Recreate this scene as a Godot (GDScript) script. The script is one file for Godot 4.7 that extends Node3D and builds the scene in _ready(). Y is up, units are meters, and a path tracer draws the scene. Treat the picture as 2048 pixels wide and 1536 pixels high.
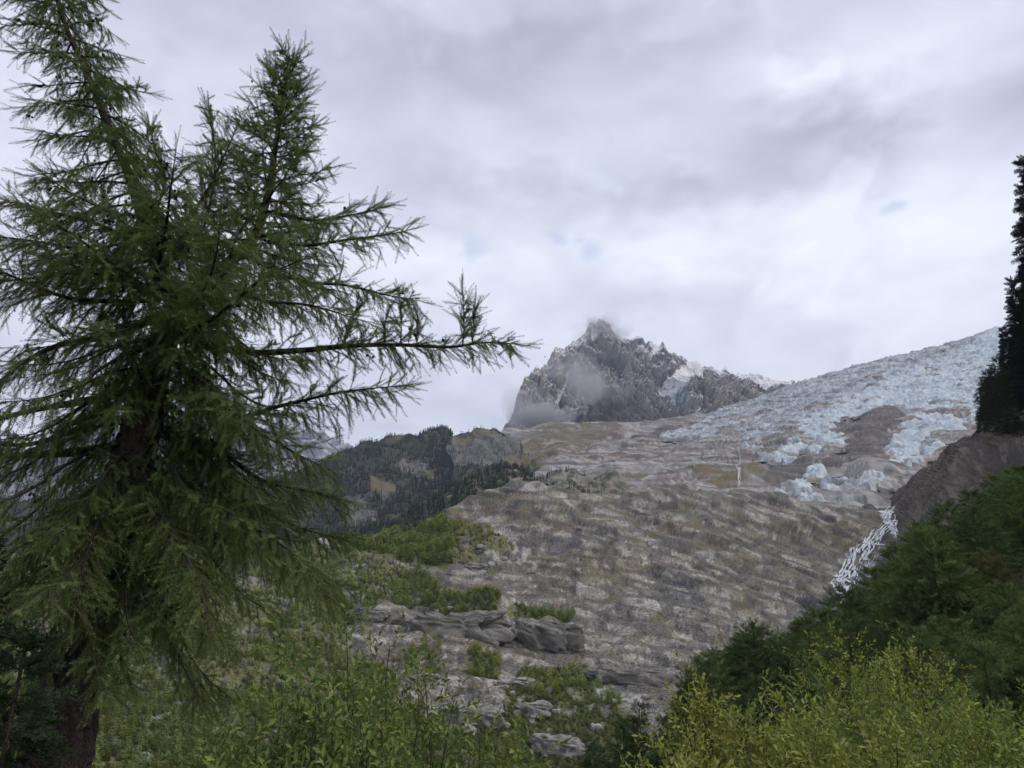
extends Node3D
const ROCK_SLOPE := [[-91.7,-26,-60,-78.1,-26.7,-64.8,-64.5,-27.3,-69.2,-58.9,-30.6,-91.4,-52.3,-33.8,-112.9,-46.9,-37.9,-141,-42.1,-41.4,-165,-35.6,-44,-182.4,-26.6,-45.2,-190.8,-18.5,-46.3,-198,-9.8,-47.4,-205.2,-0.6,-48.1,-210.4,8.8,-48.3,-211.6,18.3,-48.5,-212.8,27.8,-48.7,-214,37.5,-48.8,-215.2,47.2,-49,-216.4,57.1,-49.2,-217.6,67,-49.4,-218.8,77,-49.5,-220,86.7,-49.5,-220,96.4,-49.5,-220,106.1,-49.5,-220,115.8,-49.5,-220,125.5,-49.5,-220,138.4,-49.5,-220,157.8,-49.5,-220], [-91.7,-16,-120,-78.1,-16.7,-124.8,-64.5,-17.3,-129.2,-58.9,-20.6,-151.4,-52.3,-23.8,-172.9,-46.9,-27.9,-201,-42.1,-31.4,-225,-35.6,-34,-242.4,-26.6,-35.2,-250.8,-18.5,-36.3,-258,-9.8,-37.4,-265.2,-0.6,-38.1,-270.4,8.8,-38.3,-271.6,18.3,-38.5,-272.8,27.8,-38.7,-274,37.5,-38.8,-275.2,47.2,-39,-276.4,57.1,-39.2,-277.6,67,-39.4,-278.8,77,-39.5,-280,86.7,-39.5,-280,96.4,-39.5,-280,106.1,-39.5,-280,115.8,-39.5,-280,125.5,-39.5,-280,138.4,-39.5,-280,157.8,-39.5,-280], [-100,-13.4,-129.3,-85.5,-14,-134.9,-70.7,-14.5,-140.1,-64,-16.9,-162.3,-56.4,-19.4,-184.1,-50.2,-22.5,-212.4,-44.8,-25.2,-236.3,-37.8,-27.1,-254.2,-28.4,-27.9,-263.4,-19.7,-28.4,-271.2,-10.5,-28.6,-278.8,-0.7,-28.9,-284.5,9.4,-29.1,-286.4,19.6,-29.2,-288,29.9,-29.4,-289.5,40.3,-29.5,-291,50.8,-29.6,-292.6,61.4,-29.8,-294.1,72.1,-30,-295.7,83,-30.6,-297.5,93.6,-30.7,-298,104.3,-30.9,-298.6,115,-31,-299.2,125.6,-31.2,-299.4,136,-31.7,-299.4,149.4,-32.4,-298.5,169.4,-33.4,-297.2], [-116.1,-11,-148.3,-99.7,-11.4,-155.6,-82.9,-11.8,-162.2,-73.6,-13.4,-184.4,-64.2,-15,-207,-56.4,-17.1,-235.6,-49.8,-18.8,-259.3,-41.9,-20,-278.2,-31.5,-20.5,-289,-22,-20.1,-298.1,-11.7,-19.5,-306.6,-0.7,-19.2,-313.3,10.6,-19.3,-316.4,22,-19.4,-318.9,33.7,-19.5,-321.1,45.4,-19.6,-323.2,57.4,-19.7,-325.4,69.5,-19.7,-327.6,81.8,-20.1,-330.1,94.3,-21.1,-333,106.7,-21.4,-334.7,119.2,-21.8,-336.4,131.9,-22.1,-338.2,144.2,-22.5,-338.8,156,-23.6,-338.8,170.5,-25.2,-336.2,191.5,-27.6,-332.2], [-137.9,-7.6,-174.1,-119.2,-7.8,-183.6,-99.6,-7.9,-192.4,-86.7,-8.5,-214.5,-74.9,-9.2,-238.2,-64.8,-10.2,-267.1,-56.5,-11,-290.6,-47.4,-11.3,-310.8,-35.8,-11.3,-324,-25,-9.9,-334.7,-13.3,-8,-344.4,-0.9,-7,-352.5,12.1,-6.8,-357.4,25.3,-6.8,-361,38.8,-6.8,-364.1,52.4,-6.8,-367.1,66.3,-6.8,-370.1,80.4,-6.7,-373.2,94.9,-7.1,-377,109.7,-8.6,-381.3,124.5,-9.2,-384.6,139.6,-9.7,-388,154.9,-10.2,-391.3,169.5,-10.8,-392.4,183.3,-12.8,-392.4,199,-15.8,-387.4,221.5,-20.2,-379.9], [-165,-2.6,-205.8,-143.3,-2.2,-218,-120.2,-1.9,-229.3,-102.9,-1.5,-251.3,-88,-1.1,-276.4,-75.2,-0.9,-305.8,-64.9,-0.6,-328.9,-54.3,-0,-350.8,-41.1,0.9,-366.7,-28.8,3.6,-379.5,-15.3,7.1,-390.6,-1,9.2,-400.4,14,9.9,-407.5,29.4,10.1,-412.6,45.1,10.2,-416.7,61.1,10.5,-420.8,77.3,10.7,-424.9,93.9,11.1,-429,111.1,10.7,-434.5,128.7,8.6,-440.5,146.5,7.9,-445.8,164.8,7.2,-451.1,183.4,6.7,-456.4,200.8,5.9,-458.1,217.1,2.6,-458.1,234.4,-2.5,-450.2,258.5,-9.9,-438.3], [-196.9,4.8,-242.6,-171.7,5.9,-258,-144.5,7,-272.2,-122,8.6,-294.2,-103.6,10.2,-320.8,-87.4,11.8,-350.8,-74.7,13,-373.5,-62.3,14.9,-397.4,-47.4,16.9,-416.5,-33.2,21.6,-431.7,-17.7,27.2,-444.5,-1.1,30.7,-456.2,16.3,32.1,-465.8,34.3,32.7,-472.6,52.6,33.2,-478,71.3,33.8,-483.3,90.4,34.4,-488.7,110,35.1,-494,130.3,34.9,-501.2,151.2,32,-509.4,172.6,31.3,-517,194.6,30.7,-524.5,217.1,30.3,-532.1,237.9,29.1,-534.6,257,24.2,-534.6,276,16,-523.3,302.1,4.5,-506.3], [-233.5,15.1,-284.1,-204.3,17.3,-303.2,-172.5,19.5,-320.7,-144,22.3,-342.6,-121.4,25.4,-370.9,-101.4,28.5,-401.5,-85.9,30.8,-423.8,-71.6,34.3,-449.8,-54.5,37.9,-472.6,-38.3,45,-490.5,-20.5,53.3,-505.2,-1.3,58.8,-519.1,18.9,61.3,-531.6,39.8,62.4,-540.3,61.2,63.4,-547.1,83,64.5,-553.8,105.4,65.6,-560.6,128.4,66.9,-567.3,152.4,67,-576.6,177,63.3,-587.1,202.6,62.7,-597.2,228.9,62.2,-607.3,255.9,62,-617.4,280.6,60.4,-620.8,302.9,53.4,-620.8,323.8,41.2,-605.6,352,24.1,-582.9], [-274.6,28.9,-330,-241,32.7,-353.1,-203.9,36.3,-374.2,-168.7,40.5,-396,-141.4,45.4,-426.3,-117.1,50.2,-457.6,-98.5,53.6,-479.4,-81.9,58.9,-507.9,-62.6,64.6,-534.6,-44,74.9,-555.5,-23.6,86.7,-572.3,-1.5,94.7,-588.7,21.9,98.6,-604.4,46.1,100.6,-615.1,70.9,102.3,-623.4,96.3,104,-631.7,122.5,105.9,-640,149.2,107.9,-648.4,177.4,108.5,-659.9,206.3,103.9,-673,236.5,103.5,-686,267.6,103.4,-698.9,299.8,103.6,-711.8,328.7,101.5,-716.1,354.6,91.8,-716.1,377.7,74.2,-696.7,408,49.7,-667.7], [-320.3,46.8,-380,-281.7,52.5,-407.4,-238.9,58.1,-432.6,-196.1,63.9,-454.3,-163.7,70.9,-486.7,-134.7,77.6,-518.7,-112.5,82.2,-540,-93.5,89.7,-571.1,-71.6,98.1,-602.2,-50.4,112.3,-626.4,-27,128.5,-645.5,-1.7,139.6,-664.5,25.1,145.5,-683.6,53.1,148.7,-696.7,81.7,151.2,-706.7,111.2,153.9,-716.7,141.4,156.7,-726.7,172.5,159.7,-736.7,205.3,161,-750.7,238.9,155.2,-766.7,274.3,155.3,-782.7,310.8,155.6,-798.7,348.6,156.5,-814.7,382.5,153.9,-820,412.2,140.7,-820,437.5,116.3,-796,470.1,82.5,-760], [-320.3,40.8,-420,-281.7,46.5,-447.4,-238.9,52.1,-472.6,-196.1,57.9,-494.3,-163.7,64.9,-526.7,-134.7,71.6,-558.7,-112.5,76.2,-580,-93.5,83.7,-611.1,-71.6,92.1,-642.2,-50.4,106.3,-666.4,-27,122.5,-685.5,-1.7,133.6,-704.5,25.1,139.5,-723.6,53.1,142.7,-736.7,81.7,145.2,-746.7,111.2,147.9,-756.7,141.4,150.7,-766.7,172.5,153.7,-776.7,205.3,155,-790.7,238.9,149.2,-806.7,274.3,149.3,-822.7,310.8,149.6,-838.7,348.6,150.5,-854.7,382.5,147.9,-860,412.2,134.7,-860,437.5,110.3,-836,470.1,76.5,-800], [-320.3,-19.2,-540,-281.7,-13.5,-567.4,-238.9,-7.9,-592.6,-196.1,-2.1,-614.3,-163.7,4.9,-646.7,-134.7,11.6,-678.7,-112.5,16.2,-700,-93.5,23.7,-731.1,-71.6,32.1,-762.2,-50.4,46.3,-786.4,-27,62.5,-805.5,-1.7,73.6,-824.5,25.1,79.5,-843.6,53.1,82.7,-856.7,81.7,85.2,-866.7,111.2,87.9,-876.7,141.4,90.7,-886.7,172.5,93.7,-896.7,205.3,95,-910.7,238.9,89.2,-926.7,274.3,89.3,-942.7,310.8,89.6,-958.7,348.6,90.5,-974.7,382.5,87.9,-980,412.2,74.7,-980,437.5,50.3,-956,470.1,16.5,-920]]
const SLOPE_GREEN := [[0.0016,0.833,0.2308,0.821,0.3022,0.8209,0.3397,0.8098,0.359,0.7629,0.3462,0.6875,0.3022,0.7061,0.2802,0.6212,0.226,0.5828,0.226,0.4563,0.2747,0.4635,0.2857,0.3659,0.3462,0.2725,0.4103,0.2829,0.4167,0.3305,0.4359,0.4128,0.5256,0.4109,0.5321,0.3397,0.5641,0.3038,0.6218,0.2088,0.6218,0.1027,0.0016,0.1064], [0.3205,0.8133,0.4103,0.7174,0.4295,0.688,0.3718,0.7014,0.3269,0.7784], [0.3077,0.6277,0.3846,0.5953,0.4103,0.565,0.4038,0.5401,0.3141,0.5934], [0.4295,0.5543,0.5064,0.5392,0.5,0.5108,0.4295,0.516], [0.3333,0.7346,0.3846,0.6814,0.4103,0.643,0.3462,0.6875], [0.3718,0.4647,0.4103,0.4389,0.4103,0.3909,0.3718,0.4024]]
const SLOPE_RUSSET := [[0.4359,0.5607,0.4936,0.575,0.5641,0.5345,0.609,0.4803,0.5897,0.4548,0.5192,0.5235], [0.7885,0.7279,0.8205,0.7134,0.8526,0.6608,0.8269,0.6643], [0.3718,0.7949,0.5385,0.7424,0.6987,0.7326,0.6923,0.694,0.5385,0.7068,0.3782,0.7471]]
const SLOPE_DARK := [[0.5962,0.6519,0.6282,0.6329,0.6859,0.5041,0.6474,0.5027,0.609,0.5865], [0.5224,0.405,0.5705,0.4161,0.6218,0.3562,0.5769,0.3451], [0.4615,0.6967,0.5385,0.7305,0.5513,0.7064,0.4872,0.6724], [0.7949,0.6113,0.8333,0.6025,0.8462,0.5162,0.8077,0.5504]]
const SLOPE_SCREE := [[0.4006,0.5815,0.4295,0.5686,0.4487,0.5128,0.4231,0.5096], [0.3846,0.4108,0.4423,0.3944,0.4359,0.3055,0.3846,0.337], [0.4936,0.4112,0.5256,0.4109,0.6026,0.3034,0.6218,0.2442,0.5641,0.3038], [0.3846,0.7184,0.4615,0.6789,0.4679,0.655,0.3974,0.6741]]
const UPPER_SLOPE := [[-259.7,401.3,-2450,-142.9,388.9,-2350,-49.8,378,-2264.3,18.5,300.2,-1783.3,63.1,250.5,-1475.8,101.6,231.3,-1352.1,132.2,211.7,-1228.4,154.7,191.9,-1104.7,176.7,179.2,-1024,195.6,168.3,-954,210.1,157.1,-884,234.6,153.3,-868.9,262.2,151.4,-867.6,289.7,149.6,-866.3,317.1,147.7,-864.9,344.3,145.8,-863.6,371.5,144,-862.3,398.5,142.1,-860.9,423.7,130.7,-859.6,450.6,129.8,-858.3,477.3,128.9,-856.9,503.9,127.9,-855.6,530.4,127,-854.3,567.4,125.7,-852.4,614.6,124,-850], [-260.9,427,-2452.2,-144.2,417.4,-2361.9,-50.5,408.7,-2284.5,19,330.6,-1828.7,66,280.5,-1536.4,107.2,261.4,-1419.8,140.8,241.6,-1303.1,166.9,221.4,-1186.4,192.5,208.8,-1110.8,215.3,198,-1045.4,233.9,187.2,-979.9,262.3,184.3,-966.8,293.7,183.5,-966.9,325.2,182.8,-966.9,356.7,182.3,-967,387.2,181.2,-964.9,417.7,180.1,-962.8,447.9,179,-960.7,476.3,168,-958.6,506.3,167.6,-956.4,536.1,167.2,-954.3,565.9,167,-952.2,595.5,166.9,-950.1,636.2,166.4,-946.4,687.9,165.6,-941.6], [-262.2,453.2,-2455.7,-145.8,447.5,-2380.4,-51.4,442.3,-2315.8,19.8,367.2,-1899.1,70.3,318.6,-1630.4,115.6,300.8,-1524.6,154,281.7,-1418.8,185.5,261.9,-1313,216.8,250.2,-1245.2,245.6,240.3,-1187,270.6,230.7,-1128.4,304.9,229.2,-1118.4,342.3,229.8,-1120.7,379.8,230.9,-1122.9,417.6,232.4,-1125.1,453.2,232.2,-1121.8,488.6,232,-1118.5,523.8,231.7,-1115.2,557,221,-1111.9,591.8,221.3,-1108.5,626.3,221.5,-1105.2,660.8,222.3,-1101.9,695.1,223.2,-1098.6,741.4,223.6,-1092,799.9,223.7,-1083.4], [-263.6,479.7,-2459.8,-147.8,479,-2402.5,-52.4,478.1,-2353.3,20.8,408.5,-1983.5,75.5,363.3,-1743,125.7,347.5,-1650.2,169.9,329.9,-1557.5,207.9,311.3,-1464.7,246,301,-1406.4,282,292.7,-1356.7,314.8,284.8,-1306.4,356.2,285.2,-1300.2,400.7,287.9,-1305.1,445.6,291.4,-1309.9,491,295.6,-1314.7,532.7,296.6,-1310,574.2,297.7,-1305.2,615.4,298.6,-1300.4,654.4,288.5,-1295.7,695,289.8,-1290.9,735.3,290.9,-1286.2,775.5,292.9,-1281.4,815.5,295.2,-1276.6,868.5,296.8,-1266.5,935.3,297.9,-1253.5], [-265,506.6,-2464.5,-149.9,511.8,-2427.4,-53.6,516,-2395.6,21.9,454.6,-2078.4,81.4,414.3,-1869.8,137.1,401.4,-1791.7,187.7,386,-1713.6,233.2,369.2,-1635.5,278.9,360.9,-1587.9,323.2,354.6,-1547.9,364.8,349.2,-1506.9,414.4,352.1,-1504.9,466.9,357.5,-1512.7,520.2,364.1,-1520.4,574.3,371.9,-1528.2,623,374.7,-1521.8,671.4,377.5,-1515.4,719.4,380,-1509,765.2,371.2,-1502.6,812.4,373.7,-1496.2,859.3,376,-1489.9,906.1,379.7,-1483.5,952.6,383.8,-1477.1,1013.5,387.1,-1463.1,1089.8,389.6,-1445], [-266.5,533.9,-2469.6,-152.2,545.9,-2454.6,-54.8,556.1,-2441.8,23.1,505.4,-2182.2,87.8,471.6,-2008.3,149.6,462.3,-1946.3,207.4,449.9,-1884.2,261,435.6,-1822.1,315.2,429.9,-1786.1,368.5,426.2,-1756.6,419.8,423.9,-1725.9,478.3,429.9,-1728.5,539.8,438.8,-1739.4,602.4,449.4,-1750.4,666.1,461.7,-1761.3,722.6,466.8,-1753.2,778.7,471.9,-1745,834.3,476.6,-1736.8,887.7,469.9,-1728.7,942.3,474,-1720.5,996.4,477.8,-1712.4,1050.6,483.8,-1704.2,1104.5,490.2,-1696,1174.2,495.6,-1677.7,1261.2,500.1,-1654.2], [-268.1,561.6,-2475.1,-154.6,581.4,-2483.8,-56.2,598.5,-2491.3,24.4,560.9,-2293.5,94.7,535.3,-2157,163.1,530.6,-2112.1,228.6,521.8,-2067.2,291,510.6,-2022.3,354.3,508.1,-1998.8,417.4,507.7,-1980.6,479.2,509.1,-1960.8,547.4,519.1,-1968.3,618.7,532.2,-1982.7,691.4,547.7,-1997.1,765.6,565.6,-2011.5,830.5,573.7,-2001.4,895.1,581.7,-1991.4,959,589.1,-1981.3,1020.7,585.6,-1971.2,1083.4,591.8,-1961.1,1145.6,597.6,-1951.1,1207.9,606.3,-1941,1269.9,615.7,-1930.9,1349.3,623.8,-1908,1448.1,630.7,-1878.6], [-269.7,589.7,-2480.9,-157.1,618.1,-2514.8,-57.6,643.1,-2543.8,25.7,621.4,-2411.5,102.1,605.7,-2314.5,177.5,606.4,-2287.9,251.2,602,-2261.2,323,594.6,-2234.5,396.1,595.8,-2224.3,469.6,599.2,-2218.1,542.6,605.2,-2209.9,621.3,619.8,-2222.7,703,638,-2240.7,786.6,659.4,-2258.7,872.1,684.2,-2276.8,946.2,696,-2264.7,1019.8,707.6,-2252.6,1092.8,718.5,-2240.5,1163.6,719.3,-2228.4,1235.2,728,-2216.3,1306,736.2,-2204.2,1377.1,748.4,-2192.1,1448,761.5,-2180,1538,772.9,-2152.3,1649.6,783,-2116.6], [-271.3,618.1,-2487,-159.8,656.3,-2547.3,-59.1,690,-2599,27.2,686.8,-2535.6,109.9,682.8,-2480.2,192.8,689.9,-2472.7,275.1,690.7,-2465.2,356.8,687.7,-2457.7,440.4,693.3,-2461.4,524.9,701.1,-2467.8,609.8,712.4,-2471.8,699.6,732.5,-2490.1,792.4,756.7,-2511.9,887.6,785.2,-2533.8,985.3,818.1,-2555.6,1069.2,834.3,-2541.4,1152.6,850.4,-2527.2,1235.3,865.4,-2513,1316,871.9,-2498.8,1396.9,883.8,-2484.5,1477.2,894.9,-2470.3,1557.8,911.3,-2456.1,1638.3,928.9,-2441.9,1739.8,944.4,-2409,1865.4,958.3,-2366.8], [-273,647,-2493.4,-162.5,695.8,-2581.3,-60.7,739.2,-2656.7,28.7,757.5,-2665.2,118.1,767,-2653.3,208.8,781.3,-2665.9,300.3,788.1,-2678.4,392.5,790.3,-2690.9,486.9,800.9,-2709.1,583.1,813.8,-2728.7,680.6,831.1,-2745.5,782.1,857.6,-2769.5,886.7,888.9,-2795.3,994.1,925.6,-2821.2,1104.7,967.9,-2847,1199.1,989.5,-2830.6,1292.9,1010.9,-2814.2,1386,1030.9,-2797.7,1477.4,1044.5,-2781.3,1568.5,1060.1,-2764.8,1658.7,1074.9,-2748.4,1749.6,1096.2,-2732,1840.4,1119.1,-2715.5,1954.3,1139.7,-2677.3,2095,1158.3,-2628.2], [-274.7,676.3,-2500,-165.4,736.8,-2616.7,-62.3,791,-2716.7,30.3,833.4,-2800,126.7,858.3,-2833.3,225.6,880.9,-2866.7,326.7,894.6,-2900,429.8,902.5,-2933.3,535.7,918.8,-2966.7,644.1,937.4,-3000,754.7,961.6,-3030,868.6,995.5,-3060,985.6,1034.8,-3090,1106,1081,-3120,1230.3,1134.3,-3150,1335.7,1162.1,-3131.2,1440.6,1189.8,-3112.5,1544.7,1215.7,-3093.8,1647.6,1238.1,-3075,1749.5,1258.2,-3056.2,1850.4,1277.1,-3037.5,1952.3,1304.3,-3018.8,2054,1333.5,-3000,2181.3,1360,-2956.2,2338.3,1384.3,-2900], [-274.7,656.3,-2650,-165.4,716.8,-2766.7,-62.3,771,-2866.7,30.3,813.4,-2950,126.7,838.3,-2983.3,225.6,860.9,-3016.7,326.7,874.6,-3050,429.8,882.5,-3083.3,535.7,898.8,-3116.7,644.1,917.4,-3150,754.7,941.6,-3180,868.6,975.5,-3210,985.6,1014.8,-3240,1106,1061,-3270,1230.3,1114.3,-3300,1335.7,1142.1,-3281.2,1440.6,1169.8,-3262.5,1544.7,1195.7,-3243.8,1647.6,1218.1,-3225,1749.5,1238.2,-3206.2,1850.4,1257.1,-3187.5,1952.3,1284.3,-3168.8,2054,1313.5,-3150,2181.3,1340,-3106.2,2338.3,1364.3,-3050], [-274.7,406.3,-3050,-165.4,466.8,-3166.7,-62.3,521,-3266.7,30.3,563.4,-3350,126.7,588.3,-3383.3,225.6,610.9,-3416.7,326.7,624.6,-3450,429.8,632.5,-3483.3,535.7,648.8,-3516.7,644.1,667.4,-3550,754.7,691.6,-3580,868.6,725.5,-3610,985.6,764.8,-3640,1106,811,-3670,1230.3,864.3,-3700,1335.7,892.1,-3681.2,1440.6,919.8,-3662.5,1544.7,945.7,-3643.8,1647.6,968.1,-3625,1749.5,988.2,-3606.2,1850.4,1007.1,-3587.5,1952.3,1034.3,-3568.8,2054,1063.5,-3550,2181.3,1090,-3506.2,2338.3,1114.3,-3450]]
const ICE := [[0.9769,0.7826,0.9167,0.8215,0.8417,0.7717,0.7833,0.7603,0.725,0.7105,0.675,0.6781,0.625,0.6328,0.5917,0.5989,0.5792,0.518,0.5542,0.4594,0.55,0.3976,0.575,0.3534,0.6083,0.3992,0.6667,0.4314,0.675,0.4675,0.6483,0.5127,0.6458,0.5579,0.6667,0.5911,0.7083,0.5954,0.75,0.5921,0.7683,0.5615,0.765,0.5222,0.7542,0.4852,0.7333,0.4009,0.7333,0.3419,0.7083,0.2775,0.675,0.2701,0.6667,0.2451,0.725,0.2529,0.7667,0.2504,0.7833,0.2703,0.7708,0.3061,0.7917,0.3353,0.8167,0.3629,0.85,0.418,0.8833,0.4975,0.9769,0.6], [0.5833,0.2591,0.6208,0.3376,0.6333,0.3061,0.6417,0.2765,0.6083,0.269,0.5833,0.2681], [0.5458,0.1959,0.5917,0.2367,0.625,0.1952,0.6583,0.1736,0.6333,0.1526,0.5917,0.1655,0.5583,0.1437]]
const DIRTY_ICE := [[0.9769,0.8191,0.9167,0.8373,0.7833,0.836,0.675,0.836,0.5833,0.8393,0.525,0.8378,0.4583,0.822,0.425,0.7603,0.3417,0.6884,0.4083,0.6495,0.475,0.6374,0.5083,0.5415,0.5583,0.536,0.5917,0.5989,0.675,0.6649,0.7833,0.7491,0.9226,0.7926], [0.4917,0.5524,0.5583,0.4727,0.5542,0.3797,0.5083,0.472], [0.625,0.2516,0.725,0.2649,0.7417,0.2194,0.6917,0.1387,0.625,0.1528], [0.5583,0.1563,0.675,0.178,0.7167,0.1109,0.5917,0.0943]]
const ALP_GRASS := [[0.125,0.751,0.1667,0.7976,0.225,0.8211,0.2833,0.8106,0.3,0.7452,0.2417,0.6502,0.1917,0.5621,0.1583,0.537,0.1333,0.5512,0.1167,0.4089,0.1,0.5068], [0.2417,0.4035,0.3333,0.4124,0.3333,0.3292,0.2583,0.2994], [0.1333,0.5081,0.1833,0.5658,0.1833,0.4825,0.1417,0.4179], [0.4,0.3496,0.5083,0.4026,0.5417,0.304,0.4583,0.2547]]
const UPPER_DARK := [[0.6458,0.5634,0.7083,0.5903,0.7583,0.5839,0.765,0.5448,0.75,0.505,0.6917,0.4813,0.65,0.5173], [0.55,0.3655,0.5917,0.3762,0.6333,0.3479,0.5917,0.2575,0.5583,0.2038,0.5333,0.2902], [0.675,0.4544,0.75,0.4821,0.7292,0.3992,0.6583,0.3002,0.6167,0.2959], [0.3,0.6738,0.3667,0.7746,0.4667,0.7377,0.425,0.6803,0.3667,0.692], [0.7083,0.2144,0.7833,0.2591,0.7583,0.1833,0.7333,0.1297,0.7083,0.1261]]
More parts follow.
